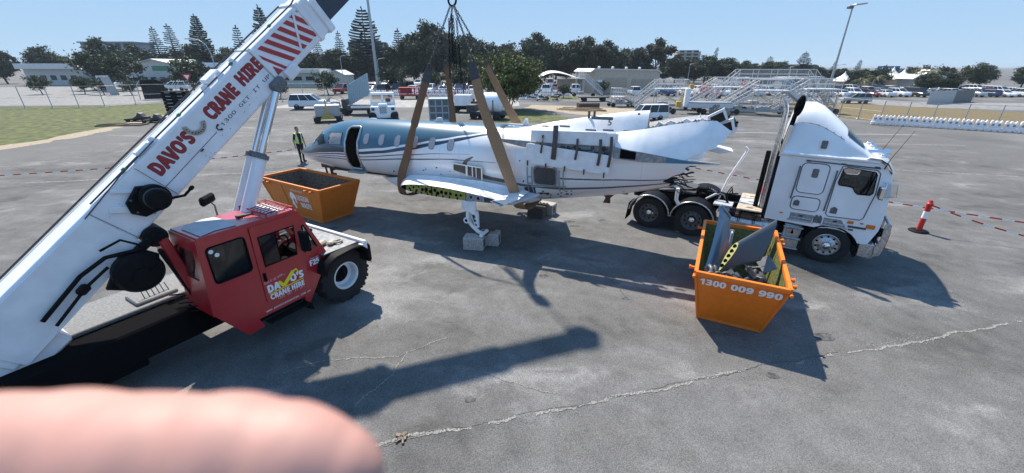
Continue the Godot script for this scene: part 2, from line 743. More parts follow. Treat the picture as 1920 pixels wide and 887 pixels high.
func patch(g: Geo, q: Array, off: float, nu := 5, nv := 5) -> void:  # q: four (s, angle) corners
	var P := []
	for i in nu + 1:
		var row := PackedVector3Array()
		for j in nv + 1:
			var a: Vector2 = (q[0] as Vector2).lerp(q[1], float(i) / nu)
			var b: Vector2 = (q[3] as Vector2).lerp(q[2], float(i) / nu)
			var p := a.lerp(b, float(j) / nv)
			row.append(surf(p.x, p.y, off))
		P.append(row)
	g.grid(P)

func pick(tab: Array, s: float) -> float:
	if s <= tab[0][0]: return tab[0][1]
	for i in tab.size() - 1:
		if s <= tab[i + 1][0]:
			return lerpf(tab[i][1], tab[i + 1][1], smoothstep(0.0, 1.0, (s - tab[i][0]) / (tab[i + 1][0] - tab[i][0])) * .35 + .65 * (s - tab[i][0]) / (tab[i + 1][0] - tab[i][0]))
	return tab[-1][1]

func livery() -> ImageTexture:
	var W := 2048
	var H := 1024
	var im := Image.create(W, H, false, Image.FORMAT_RGB8)
	im.fill(lin(.8, .8, .81))
	var blue := lin(.032, .1, .155)
	var deep := lin(.014, .034, .058)
	var white := lin(.8, .8, .81)
	var brown := lin(.06, .035, .035)
	var gold := lin(.16, .13, .1)
	var lower := [[0.0, 0.0], [1.0, 0.0], [3.0, -1.0], [3.7, -2.0], [4.5, 3.0], [5.67, 14.0], [6.4, 24.0], [7.07, 33.0], [8.1, 50.0], [8.8, 66.0], [9.3, 92.0]]
	var band := [[3.3, 1.5], [4.5, 9.0], [5.67, 22.0], [6.6, 34.0], [7.4, 45.0], [8.1, 55.0], [8.9, 72.0], [9.2, 92.0]]
	var s2 := [[0.0, -4.0], [.7, -7.0], [3.1, -10.0], [3.7, -7.0], [5.36, 4.0], [6.6, 11.0], [7.66, 14.0]]
	var s3 := [[0.0, -6.0], [.7, -12.0], [3.1, -15.5], [3.7, -13.0], [5.35, -3.5], [7.0, 3.0], [8.48, 3.5]]
	var row := func(ang: float) -> int: return int((ang + 180.0) / 360.0 * H)
	var paint := func(x: int, a0: float, a1: float, c: Color) -> void:
		for side in 2:
			var lo: float = a0 if side == 0 else 180.0 - a1
			var hi: float = a1 if side == 0 else 180.0 - a0
			var r0: int = row.call(lo)
			var r1: int = maxi(row.call(hi), r0 + 1)
			if r1 > H:
				im.fill_rect(Rect2i(x, 0, 1, r1 - H), c)
			im.fill_rect(Rect2i(x, r0, 1, mini(r1, H) - r0), c)
	for x in W:
		var s := 14.4 * (x + .5) / W
		if s < 9.3:
			var l := pick(lower, s)
			paint.call(x, l, 90.5, blue)
			if s < 3.3:
				paint.call(x, l, l + lerpf(40.0, 8.0, smoothstep(.4, 3.2, s)), deep)
				paint.call(x, l - 2.2, l, white)
				paint.call(x, l - 4.8, l - 2.2, deep)
			if s > 3.2:
				var b := pick(band, s)
				paint.call(x, l, minf(b, 90.0), deep)
				if b < 88.0:
					paint.call(x, b - 1.0, minf(b + lerpf(4.0, 2.0, (s - 3.3) / 6.0), 90.0), white)
		if s < 7.66:
			var a := pick(s2, s)
			var t := 1.1 * clampf((7.7 - s) / 2.0, .15, 1.0)
			paint.call(x, a - t, a + t * .5, brown)
		if s < 8.48:
			var a := pick(s3, s)
			paint.call(x, a - 1.3 * clampf((8.5 - s) / 2.5, .15, 1.0), a + .6, deep)
		if s > 10.35 and s < 13.2:
			var a1 := pick([[10.4, -12.6], [11.75, -14.4], [13.0, -23.3]], s)
			paint.call(x, a1 - 1.4, a1 + 1.0, deep)
		if s > 8.69:
			var a2 := pick([[8.69, -24.0], [9.2, -26.7], [10.4, -32.3], [11.75, -32.3], [13.1, -37.2]], s)
			paint.call(x, a2 - 2.2, a2 + 2.2, gold)
		if s > 8.28 and s < 8.33:
			paint.call(x, 58.0, 90.5, lin(.3, .36, .42))
	for q in [4.2, 5.4, 6.65, 7.3, 9.05, 10.5, 11.5, 12.4]:
		var x := int(q / 14.4 * W)
		for side in 2:
			var l := pick(lower, q) - 1.0 if q < 8.0 else 55.0
			var a0: float = -88.0 if side == 0 else 180.0 - l
			var a1: float = l if side == 0 else 268.0
			var r0: int = row.call(a0)
			var r1: int = mini(row.call(a1), H)
			im.fill_rect(Rect2i(x, r0, 1, r1 - r0), lin(.56, .57, .59))
	var cres := [Vector2(7.75, 10), Vector2(7.56, 3.5), Vector2(7.47, -4.5), Vector2(7.52, -10.5), Vector2(7.68, -15.5), Vector2(7.95, -19.5), Vector2(8.3, -22.3), Vector2(8.75, -24)]
	for i in cres.size() - 1:
		for k in 40:
			var p: Vector2 = (cres[i] as Vector2).lerp(cres[i + 1], k / 40.0)
			var t := (i + k / 40.0) / (cres.size() - 1)
			var w := .02 + .1 * sin(PI * minf(t * .9 + .05, .62))
			var x0 := int((p.x - w / 2) / 14.4 * W)
			var dy := w / .97 * 57.3 * .5
			for side in 2:
				var ang := p.y if side == 0 else 180.0 - p.y
				im.fill_rect(Rect2i(x0, int((ang - dy + 180.0) / 360.0 * H), maxi(2, int(w / 14.4 * W)), maxi(2, int(2 * dy / 360.0 * H))), gold)
	return ImageTexture.create_from_image(im)

func cut_at(ang: float) -> float:
	var a := ang if absf(ang) <= 90.0 else (180.0 - ang if ang > 0 else -180.0 - ang)
	return pick([[-90.0, 13.35], [-50.0, 13.15], [-27.0, 12.95], [-5.0, 13.35], [25.0, 13.75], [60.0, 14.05], [90.0, 14.15]], a) + .04 * sin(a * .9) + .03 * sin(a * 2.3)

func jet() -> void:
	var X := Transform3D(Basis(Vector3.UP, -deg_to_rad(22)), Vector3(-7.96, 0, -15.184))
	var t := thing("business_jet", "white and blue business jet with engines, wings and tail cut off, hanging in brown slings", "aeroplane", X)
	# fuselage skin with the doorway left open
	var ss := [0.0, .02, .05, .1, .15, .22, .3, .4, .55, .75, .9, 1.0, 1.1, 1.21, 1.35, 1.48, 1.65, 1.82, 2.0, 2.14, 2.35, 2.63, 2.85, 3.05, 3.2, 3.4, 3.58]
	var x := 3.9
	while x < 12.0:
		ss.append(x)
		x += .3
	var base := ss.size()
	for k in 13:
		ss.append(12.0 + 2.0 * k / 12.0)
	var g := Geo.new()
	g.use_uv = true
	var P := []
	var U := []
	for i in ss.size():
		var row := PackedVector3Array()
		var ur := PackedVector2Array()
		for j in 73:
			var ang := -180.0 + 5.0 * j
			var s: float = ss[i]
			if s > 12.0:
				s = 12.0 + (s - 12.0) / 2.0 * (cut_at(ang) - 12.0)
			row.append(surf(s, ang))
			ur.append(Vector2(s / 14.4, 1.0 * j / 72.0))
		P.append(row)
		U.append(ur)
	g.UVS = U
	var skip := {}
	var d0 := ss.find(3.05)
	var d1 := ss.find(3.58)
	for i in range(d0, d1):
		for j in range(29, 46):      # -35 to 50 degrees
			skip[Vector2i(i, j)] = true
	g.grid(P, false, false, skip)
	var fm := StandardMaterial3D.new()
	fm.resource_name = "livery"
	fm.albedo_texture = livery()
	fm.roughness = .28
	fm.metallic = .05
	fm.clearcoat_enabled = true
	fm.clearcoat = .6
	fm.clearcoat_roughness = .12
	var body := part("fuselage", g, fm, t)
	# inner lining, bulkheads and floor
	g = Geo.new()
	P = []
	for i in ss.size():
		var row := PackedVector3Array()
		for j in 37:
			var ang := -180.0 + 10.0 * j
			var s: float = ss[i]
			if s > 12.0:
				s = 12.0 + (s - 12.0) / 2.0 * (cut_at(ang) - 12.05)
			row.append(surf(s, ang, -.05 if s > 1.0 else -.02 * s))
		P.append(row)
	skip = {}
	for i in range(d0, d1):
		for j in range(14, 23):
			skip[Vector2i(i, j)] = true
	g.grid(P, false, false, skip)
	for q in [2.9, 4.4, 12.3]:
		var f := fus(q)
		g.T = Transform3D(Basis(Vector3.RIGHT, 0), Vector3())
		for k in 24:
			var a0 := 15.0 * k
			g.tri(Vector3(q, f[2], 0), surf(q, a0 - 180, -.05), surf(q, a0 - 165, -.05))
	g.box(Vector3(6.0, 1.5, 0), Vector3(8.0, .04, 1.4))
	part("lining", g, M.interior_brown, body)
	# doorway surround
	g = Geo.new()
	var lo := []
	var edge := [Vector2(3.04, 42), Vector2(3.03, 20), Vector2(3.03, 0), Vector2(3.04, -22), Vector2(3.07, -33), Vector2(3.14, -37), Vector2(3.5, -37), Vector2(3.6, -34), Vector2(3.59, -20), Vector2(3.57, 0), Vector2(3.57, 20), Vector2(3.58, 44), Vector2(3.56, 51), Vector2(3.48, 53), Vector2(3.16, 53), Vector2(3.07, 50)]
	for e in edge:
		lo.append(surf(e.x, e.y, .015))
	g.tube(lo, .036, 8, false, true)
	part("door_frame", g, M.brushed, t)
	g = Geo.new()
	g.box(surf(3.36, -37, .12) + Vector3(0, -.02, 0), Vector3(.62, .05, .3), .01)
	g.box(surf(3.55, -28, .02), Vector3(.07, .1, .05), .01)
	part("door_sill", g, M.grey_paint, t)
	# cabin windows with shades drawn
	for w in [3.89, 4.49, 5.10, 5.74, 6.35, 6.99]:
		for side in 2:
			g = Geo.new()
			var a := 27.5 if side == 0 else 152.5
			var ring := spot(g, w, a, .105, 10.2, .006, 2.7)
			var win := part("window", g, M.plane_window, t)
			g = Geo.new()
			g.tube(ring, .009, 6, false, true)
			part("window_frame", g, M.grey_paint, win)
			if side == 0:
				g = Geo.new()
				for k in 7:
					var yy := a - 8.0 + 2.6 * k
					g.bar(surf(w - .085, yy, .009), surf(w + .085, yy, .009), .004, .008)
				part("shade_slats", g, M.window_line, win)
	# flight deck glazing
	for side in 2:
		var f := func(s: float, a: float) -> Vector2: return Vector2(s, a if side == 0 else 180.0 - a)
		g = Geo.new()
		patch(g, [f.call(1.4, 74), f.call(1.06, 74), f.call(1.25, 33), f.call(1.72, 45)], .008)
		part("windscreen", g, M.cockpit_glass, t)
		g = Geo.new()
		patch(g, [f.call(1.83, 47), f.call(1.48, 34), f.call(1.68, 18), f.call(2.12, 19)], .008)
		part("windscreen", g, M.cockpit_glass, t)
		g = Geo.new()
		patch(g, [f.call(2.2, 44), f.call(2.22, 17), f.call(2.85, 14), f.call(2.83, 40)], .008)
		var sw := part("side_window", g, M.cockpit_shade, t)
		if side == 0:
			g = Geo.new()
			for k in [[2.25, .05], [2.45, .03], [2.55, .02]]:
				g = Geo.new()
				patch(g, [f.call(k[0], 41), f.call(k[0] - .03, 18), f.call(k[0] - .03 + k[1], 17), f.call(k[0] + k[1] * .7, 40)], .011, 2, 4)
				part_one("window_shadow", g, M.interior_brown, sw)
		g = Geo.new()
		for pr in [[Vector2(1.4, 74), Vector2(1.72, 45)], [Vector2(1.06, 74), Vector2(1.25, 33)], [Vector2(1.83, 47), Vector2(2.12, 19)], [Vector2(2.2, 44), Vector2(2.22, 17)], [Vector2(2.22, 17), Vector2(2.85, 14)], [Vector2(2.85, 14), Vector2(2.83, 40)], [Vector2(2.83, 40), Vector2(2.2, 44)]]:
			var pts := []
			for k in 5:
				var e: Vector2 = (pr[0] as Vector2).lerp(pr[1], k / 4.0)
				e = f.call(e.x, e.y)
				pts.append(surf(e.x, e.y, .012))
			g.tube(pts, .009, 5)
		part("window_frame", g, M.sky_blue_paint, t)
	# aerials on the spine
	for q in [[6.1, .16, .14], [3.5, .2, .04], [8.6, .35, .05], [9.0, .1, .2]]:
		g = Geo.new()
		g.T = Transform3D(Basis(), Vector3(q[0], fus(q[0])[1] - .01, 0))
		g.prism(pv([-q[1], 0, q[1], 0, q[1] * .8, q[2], -q[1] * .1, q[2]]), -.03, .03, .012)
		part("aerial", g, M.plane_white, t)
	# nose leg without its wheel
	g = Geo.new()
	g.tube([Vector3(1.25, 1.5, .05), Vector3(1.28, 1.3, .02), Vector3(1.3, 1.05, 0)], .05, 8)
	g.tube([Vector3(1.75, 1.42, .1), Vector3(1.5, 1.28, .06), Vector3(1.3, 1.22, .02)], .025, 6)
	g.tube([Vector3(1.3, 1.2, 0), Vector3(1.45, 1.05, .1), Vector3(1.6, .96, .12)], .018, 6)
	g.tube([Vector3(1.3, 1.15, 0), Vector3(1.2, .98, .1)], .02, 6)
	g.box(Vector3(1.3, 1.05, 0), Vector3(.14, .1, .3), .02)
	g.box(Vector3(1.2, 1.42, 0), Vector3(.5, .16, .3), .02)
	g.prism(pv([1.2, 1.4, 1.28, 1.38, 1.32, 1.0, 1.26, 1.02]), .2, .23)
	part("nose_leg", g, M.brown_metal, t)
	# belly fairing and wing stubs
	g = Geo.new()
	P = []
	for q in [[3.9, 1.25, .3, .05], [4.3, 1.17, .55, .12], [4.8, 1.06, .8, .25], [5.4, .98, .98, .4], [6.5, .94, 1.05, .48], [8.0, .95, 1.06, .48], [8.9, 1.0, 1.0, .4], [9.4, 1.06, .7, .2], [9.6, 1.12, .3, .05]]:
		var row := PackedVector3Array()
		for k in 25:
			var a := PI * k / 24.0
			var zz: float = q[2] * signf(cos(a)) * pow(absf(cos(a)), .55)
			var yy: float = q[1] + q[3] * 1.7 * (1.0 - pow(sin(a), .5))
			row.append(Vector3(q[0], yy, zz))
		P.append(row)
	g.grid(P)
	part("belly_fairing", g, M.plane_white, t)
	for side in [1.0, -1.0]:
		var prof := func(u: float, up: float, z: float) -> Vector3:   # u along the chord, up 1 top, -1 bottom
			var k := clampf((z - .85) / .95, 0.0, 1.0)
			var s := lerpf(lerpf(5.2, 5.75, k), lerpf(9.75, 9.35, k), u)
			var mid := lerpf(1.56, 1.53, k) - .1 * u
			var th := .235 * 2.6 * (sqrt(u) * .62 - .2 * u - .5 * u * u + .09 * u * u * u) if u < 1.0 else .0
			return Vector3(s, mid + (th * 1.25 if up > 0 else -th * .78), z * side)
		g = Geo.new()
		P = []
		var zs := [.55, .9, 1.2, 1.5, 1.8]
		for z in zs:
			var row := PackedVector3Array()
			for k in 15:
				var u := 1.0 - k / 14.0
				row.append(prof.call(u * u * .5 + u * .5, 1, z))
			for k in range(1, 15):
				var u := k / 14.0
				row.append(prof.call(u * u * .5 + u * .5, -1, z))
			P.append(row)
		g.grid(P)
		var wing := part("wing_stub", g, M.plane_white, t)
		# the sawn rib, in four panels
		for pn in [[.05, .3, "primer"], [.305, .6, "primer"], [.605, .76, "grey_paint"], [.765, .93, "dark_grey"], [.0, .045, "black_flat"]]:
			g = Geo.new()
			for k in 6:
				var u0 := lerpf(pn[0], pn[1], k / 6.0)
				var u1 := lerpf(pn[0], pn[1], (k + 1) / 6.0)
				var zz := 1.785
				g.quad(prof.call(u0, 1, zz), prof.call(u1, 1, zz), prof.call(u1, -1, zz), prof.call(u0, -1, zz))
			part("rib_panel", g, M[pn[2]], wing)
		if side > 0:
			g = Geo.new()
			for k in [[.09, .4, .03], [.13, .62, .035], [.16, .3, .03], [.18, .72, .03], [.215, .5, .05], [.25, .55, .06], [.245, .3, .03], [.285, .4, .045], [.33, .6, .05], [.355, .35, .055], [.39, .52, .05], [.43, .48, .05], [.47, .5, .045], [.52, .45, .04], [.56, .5, .035], [.65, .5, .035], [.71, .5, .04]]:
				var a: Vector3 = prof.call(k[0], 1, 1.79)
				var b: Vector3 = prof.call(k[0], -1, 1.79)
				g.T = Transform3D(Basis(Vector3.RIGHT, PI / 2), b.lerp(a, k[1]))
				g.lathe([Vector2(0, .006), Vector2(k[2], .006), Vector2(k[2], -.01)], 12)
				part_one("lightening_hole", g, M.black_flat, wing)
				g = Geo.new()
			for u in [.1, .15, .2, .26, .34, .4, .46, .53]:
				var b: Vector3 = prof.call(u, -1, 1.795)
				var a: Vector3 = prof.call(u, 1, 1.795)
				g.prism(pv([b.x - .03, b.y, b.x + .03, b.y, b.x, b.y + .09]), 1.787, 1.8)
				g.prism(pv([a.x + .01, a.y - .01, a.x + .06, a.y - .01, a.x + .035, a.y - .06]), 1.787, 1.8)
			part("rib_notch", g, M.black_flat, wing)
			g = Geo.new()
			g.bar(prof.call(.3, 1, 1.8), prof.call(.3, -1, 1.8), .02, .02)
			g.bar(prof.call(.05, 1, 1.8), prof.call(.05, -1, 1.8), .03, .03)
			part("rib_flange", g, M.black_flat, wing)
			# trailing corner with its torn flap
			g = Geo.new()
			g.prism(pv([8.75, 1.49, 9.35, 1.62, 9.5, 1.6, 9.12, 1.4]), 1.0, 1.84, .01)
			g.prism(pv([8.7, 1.46, 8.95, 1.4, 9.0, 1.33, 8.8, 1.43]), 1.5, 1.86)
			part("flap_stub", g, M.plane_white, wing)
	# open bay in the wing root
	g = Geo.new()
	g.prism(pv([7.16, 2.18, 8.05, 2.13, 8.08, 1.79, 7.16, 2.0]), 1.0, 1.045)
	part("open_bay", g, M.brown_metal, t)
	g = Geo.new()
	for e in [[7.14, 2.2, 8.08, 2.15, .03], [7.14, 2.2, 7.14, 1.97, .03], [8.08, 2.15, 8.08, 1.77, .03], [7.6, 2.17, 7.6, 1.88, .05], [7.78, 2.15, 7.78, 1.86, .025], [7.9, 2.15, 7.9, 1.84, .02]]:
		g.bar(Vector3(e[0], e[1], 1.06), Vector3(e[2], e[3], 1.06), e[4], e[4])
	part("bay_frame", g, M.pvc_white, t)
	# main legs, standing on blocks without wheels
	for side in [1.0, -1.0]:
		var z: float = 1.72 * side
		g = Geo.new()
		g.prism(pv([7.78, 1.36, 8.24, 1.36, 8.22, 1.02, 8.12, .98, 8.06, 1.05, 7.78, 1.1]), z + .05, z + .09, .005)
		g.tube([Vector3(7.95, 1.35, z), Vector3(7.95, 1.1, z), Vector3(7.93, .78, z)], [.08, .07, .07], 10)
		g.tube([Vector3(8.2, 1.1, z), Vector3(8.22, .95, z), Vector3(8.25, .6, z)], [.06, .06, .035], 10)
		g.tube([Vector3(7.92, .8, z), Vector3(8.05, .62, z), Vector3(8.25, .46, z), Vector3(8.42, .42, z)], [.075, .06, .06, .05], 10)
		g.T = Transform3D(Basis(Vector3.RIGHT, PI / 2), Vector3(7.93, .8, z))
		g.lathe([Vector2(0, -.12), Vector2(.09, -.12), Vector2(.09, .12), Vector2(0, .12)], 14)
		g.T = Transform3D(Basis(Vector3.RIGHT, PI / 2), Vector3(8.42, .44, z))
		g.lathe([Vector2(0, -.2), Vector2(.055, -.2), Vector2(.055, .2), Vector2(0, .2)], 12)
		g.T = Transform3D()
		for k in 4:
			g.box(Vector3(8.22, .62 + .12 * k, z + .04), Vector3(.12, .04, .05), .01)
		g.tube([Vector3(8.0, 1.2, z + .07), Vector3(8.1, .9, z + .08), Vector3(8.2, .6, z + .06), Vector3(8.36, .47, z + .06)], .012, 5)
		part("main_leg", g, M.plane_white, t)
		g = Geo.new()
		g.T = Transform3D(Basis(Vector3.RIGHT, PI / 2), Vector3(7.93, .8, z))
		g.lathe([Vector2(0, .125), Vector2(.045, .125), Vector2(.045, .1)], 12)
		part("leg_pin", g, M.black_flat, t)
	# rear hatch with a plastic sheet, louvre below it, ladder-like trim
	g = Geo.new()
	var HX := Transform3D(Basis(Vector3.RIGHT, .19), Vector3(0, 2.06, .95))
	g.prism(rrect(9.64, -.24, 10.24, .25, .1), -.01, .015)
	part("rear_hatch", g, M.plastic_sheet, t, HX)
	g = Geo.new()
	g.tube(loop3(rrect(9.62, -.26, 10.26, .27, .11), .015), .02, 6, false, true)
	part("hatch_frame", g, M.grey_paint, t, HX)
	g = Geo.new()
	for e in [[9.43, -56, 9.43, 2], [9.56, -46, 9.56, 2], [10.33, -36, 10.33, 0], [10.44, -34, 10.44, 0], [9.5, -27, 10.5, -27], [9.43, -12, 9.56, -12], [9.43, -22, 9.56, -22]]:
		var line := []
		for k in 7:
			line.append(surf(lerpf(e[0], e[2], k / 6.0), lerpf(e[1], e[3], k / 6.0), .03))
		g.tube(line, .017, 5)
	part("hatch_trim", g, M.galv, t)
	g = Geo.new()
	patch(g, [Vector2(9.3, -30), Vector2(9.62, -30), Vector2(9.62, -50), Vector2(9.32, -50)], .012)
	part("louvre", g, M.dark_grey, t)
	g = Geo.new()
	for k in 7:
		g.bar(surf(9.33, -32.5 - 2.5 * k, .02), surf(9.6, -32.5 - 2.5 * k, .02), .01, .012)
	part("louvre_blades", g, M.steel_grey, t)
	g = Geo.new()
	rng.seed = 44
	for k in [[9.75, -44, .05, 2.6], [9.83, -39, .02, 2.0], [9.95, -45, .05, 3.2], [10.03, -49, .025, 1.6], [10.25, -46, .03, 1.8], [10.3, -54, .03, 1.6], [10.35, -42, .025, 1.4], [10.5, -46, .05, 1.8], [10.62, -47, .02, 2.2], [10.5, -38, .035, .9], [10.64, -38, .03, 1.0], [12.0, -52, .02, 1.2], [6.0, -22, .03, 1.2], [6.1, -19, .02, 1.0], [6.5, -14, .025, 1.0], [6.95, -18, .02, .8], [8.9, -6, .02, 1.2], [9.2, 10, .02, 1.0], [6.6, -26, .02, 1.0], [9.3, -20, .02, 1.6]]:
		spot(g, k[0], k[1], k[2], k[3], .007, 3.0, .01)
	part("skin_hole", g, M.black_flat, t)
	g = Geo.new()
	spot(g, 9.98, -58, .035, 2.0, .01, 2.0)
	part("drain_hole", g, M.black_flat, t)
	# engine mount: upper panel, exposed structure, hanging panel
	g = Geo.new()
	g.prism(pv([9.52, 3.27, 11.72, 3.33, 11.72, 2.98, 9.52, 2.96]), .93, .99, .01)
	g.prism(pv([11.5, 3.3, 11.78, 3.3, 11.78, 2.7, 11.62, 2.72, 11.6, 2.98, 11.5, 2.98]), .98, 1.02, .005)
	part("mount_panel", g, M.plane_white, t)
	g = Geo.new()
	g.prism(pv([9.5, 2.95, 11.74, 2.98, 11.74, 2.7, 9.5, 2.72]), .86, .93)
	g.prism(pv([8.2, 3.0, 9.55, 2.97, 9.55, 2.78, 9.2, 2.82]), .88, .965)
	part("mount_structure", g, M.grey_paint, t)
	g = Geo.new()
	rng.seed = 7
	for k in 26:
		var sx := rng.randf_range(9.7, 11.65)
		var yy := rng.randf_range(2.76, 2.93)
		if k % 3 == 0:
			g.T = Transform3D(Basis(Vector3.RIGHT, PI / 2), Vector3(sx, yy, .94))
			g.lathe([Vector2(.025, -.02), Vector2(.045, -.02), Vector2(.045, .03), Vector2(.025, .03), Vector2(.025, -.02)], 10)
			g.T = Transform3D()
		else:
			g.tube([Vector3(sx, yy, .94), Vector3(sx + rng.randf_range(-.15, .15), yy + rng.randf_range(-.08, .08), .99), Vector3(sx + rng.randf_range(-.2, .2), yy + rng.randf_range(-.12, .1), .95)], .013, 5)
	part("pipework", g, M.dark_grey, t)
	g = Geo.new()
	g.prism(pv([9.46, 2.93, 9.55, 2.95, 10.3, 2.88, 11.68, 2.78, 11.72, 2.72, 11.64, 2.32, 11.6, 2.3, 9.45, 2.42, 9.35, 2.38]), 1.1, 1.14, .008)
	part("torn_panel", g, M.plane_white, t)
	for b in [[9.86, 3.16, 2.72, .05], [10.2, 3.42, 2.58, .13], [10.78, 3.12, 2.62, .06], [11.36, 3.14, 2.52, .07], [11.62, 3.24, 2.5, .07]]:
		g = Geo.new()
		var p := []
		for k in 7:
			var u := k / 6.0
			p.append(Vector3(b[0] + .04 * sin(u * 3.0), lerpf(b[1], b[2], u), 1.0 + .2 * sin(u * 2.2)))
		for k in 6:
			g.bar(p[k], p[k + 1], .02, b[3], .004, Vector3(1, 0, 0))
		part("mount_bracket", g, M.brown_metal, t)
	for k in 5:
		g = Geo.new()
		g.box(Vector3(9.5 + .51 * k, 2.43 - .035 * k, 1.16), Vector3(.035, .14, .05), .01)
		part("hinge", g, M.brown_metal, t)
	# pylon shelf and the tall aft skin above it
	g = Geo.new()
	g.prism(pv([11.7, 3.0, 12.4, 2.92, 13.34, 2.8, 14.1, 2.76, 13.3, 2.72, 12.4, 2.68, 11.74, 2.72]), .95, 1.12, .01)
	part("pylon", g, M.grey_paint, t)
	g = Geo.new()
	g.prism(pv([12.95, 2.83, 13.5, 2.79, 14.0, 2.765, 13.3, 2.73, 12.95, 2.715]), .94, 1.135)
	part("pylon_tip", g, M.sky_blue_paint, t)
	g = Geo.new()
	g.prism(pv([11.88, 2.96, 12.25, 2.91, 12.25, 2.73, 11.88, 2.74]), 1.1, 1.13)
	part("pylon_opening", g, M.black_flat, t)
	for side in [1.0, -1.0]:
		g = Geo.new()
		P = []
		for q in [[11.68, 3.3, .72, 11.74, 3.0, 1.1], [12.1, 3.36, .72, 12.1, 2.95, 1.13], [12.46, 3.43, .72, 12.4, 2.92, 1.14], [13.0, 3.55, .7, 12.95, 2.85, 1.13], [13.6, 3.65, .66, 13.35, 2.8, 1.1], [13.9, 3.66, .64, 13.7, 2.98, .95], [14.24, 3.44, .6, 14.1, 3.2, .75]]:
			var row := PackedVector3Array()
			for k in 7:
				var u := k / 6.0
				var a := Vector3(q[0], q[1], q[2] * side).lerp(Vector3(q[3], q[4], q[5] * side), u)
				row.append(a + Vector3(0, .015, .02 * side) * sin(PI * u))
			P.append(row)
		g.grid(P)
		var Q := []
		for r in P:
			var row := PackedVector3Array()
			for a in r:
				row.append(a + Vector3(0, -.012, -.02 * side))
			Q.append(row)
		g.grid(Q)
		part("aft_skin", g, M.plane_white, t)
	# dorsal fairing, sawn open
	g = Geo.new()
	P = []
	for q in [[9.2, 3.24, .05, .35], [9.8, 3.38, .12, .42], [10.6, 3.52, .17, .48], [11.4, 3.66, .2, .5], [12.0, 3.75, .21, .5], [12.38, 3.78, .21, .5]]:
		var row := PackedVector3Array()
		for k in 13:
			var a := PI * k / 12.0
			var c0 := cos(a)
			var y: float = lerpf(3.1, q[1], pow(sin(a), .6))
			row.append(Vector3(q[0], y, lerpf(q[3], q[2], pow(sin(a), .5)) * (c0 if absf(c0) < .001 else signf(c0) * pow(absf(c0), .5))))
		P.append(row)
	g.grid(P)
	part("dorsal_fairing", g, M.plane_white, t)
	g = Geo.new()
	var Q2 := []
	for r in P.slice(2):
		var row := PackedVector3Array()
		for a in r:
			row.append(Vector3(a.x - .005, lerpf(3.1, a.y, .93), a.z * .93))
		Q2.append(row)
	g.grid(Q2)
	part("dorsal_lining", g, M.beige, t)
	g = Geo.new()
	for k in [[10.3, 3.34, .14, .02], [11.25, 3.58, .28, .035], [11.0, 3.28, .14, .018], [11.45, 3.3, .14, .018], [11.95, 3.3, .12, .018], [12.15, 3.72, .03, .02], [9.75, 3.32, .1, .015]]:
		g.T = Transform3D(Basis(Vector3.RIGHT, -.35), Vector3(k[0], k[1], .5 if k[1] < 3.4 else .42))
		g.prism(rrect(-k[2], -k[3], k[2], k[3], k[3] * .9), -.02, .03)
	part("skin_slot", g, M.steel_grey, t)
	letters("mark", "5", .09, .16, M.dark_ink, t, Transform3D(Basis(Vector3.RIGHT, -.5), Vector3(11.42, 3.42, .49)))
	# torn fin root: ragged sheet, two framed boxes
	g = Geo.new()
	g.prism(pv([12.5, 3.3, 12.62, 3.52, 12.75, 3.46, 12.9, 3.56, 13.1, 3.5, 13.25, 3.62, 13.4, 3.56, 13.62, 3.66, 13.7, 3.4, 13.9, 3.2, 13.2, 3.1]), -.02, .06)
	g.prism(pv([13.4, 3.4, 13.6, 3.66, 13.72, 3.6, 14.0, 3.8, 14.08, 3.7, 14.4, 3.45, 14.38, 3.36, 14.1, 3.22, 13.8, 3.2]), .1, .15)
	part("torn_fin_root", g, M.plane_white, t)
	for q in [[13.93, 3.66, -32.0], [14.12, 3.46, -40.0]]:
		g = Geo.new()
		g.T = Transform3D(Basis(Vector3(0, 0, 1), deg_to_rad(q[2] + 62)), Vector3(q[0], q[1], .24))
		var fr := Geo.new()
		fr.T = g.T
		fr.holed(pv([-.22, -.16, .2, -.16, .22, .17, -.17, .16]), [pv([-.16, -.11, .15, -.1, .155, .11, -.13, .11])], -.06, .05)
		var bx := part("spar_box", fr, M.plane_white, t)
		g.box(Vector3(0, 0, -.06), Vector3(.32, .23, .04))
		part("box_opening", g, M.interior_brown, bx)
	g = Geo.new()
	rng.seed = 21
	for k in 14:
		var b := Vector3(rng.randf_range(13.5, 14.35), rng.randf_range(3.4, 3.85), rng.randf_range(-.3, .3))
		g.T = Transform3D(Basis.from_euler(Vector3(rng.randf() * 3, rng.randf() * 3, rng.randf() * 3)), b)
		g.box(Vector3(), Vector3(rng.randf_range(.1, .3), .012, rng.randf_range(.05, .14)))
	part("metal_scraps", g, M.steel_grey, t)
	g = Geo.new()
	for k in 22:
		var e := Vector3(lerpf(12.4, 13.8, k / 21.0), 0, .7)
		e.y = pick([[12.4, 3.42], [13.0, 3.55], [13.6, 3.65], [13.9, 3.66]], e.x)
		var w := rng.randf_range(.04, .1)
		g.prism(pv([e.x - w, e.y - .04, e.x + w, e.y - .03, e.x + w * rng.randf_range(-.8, .8), e.y + rng.randf_range(.01, .07)]), e.z - .07, e.z - .05)
	part("torn_edge", g, M.beige, t)
	g = Geo.new()
	for k in 3:
		g.T = Transform3D(Basis.from_euler(Vector3(k, k * 2.0, k * .7)), Vector3(14.02 + .16 * k, 3.86 - .15 * k, .02))
		g.box(Vector3(), Vector3(.15, .06, .06), .015)
	part("fin_actuator", g, M.black, t)
	g = Geo.new()
	g.prism(pv([13.5, 3.0, 14.5, 2.8, 14.2, 2.72, 13.4, 2.86]), -1.0, -.5, .01)
	part("far_pylon", g, M.plane_white, t)
	# cables and pipes spilling from the sawn tail
	g = Geo.new()
	rng.seed = 5
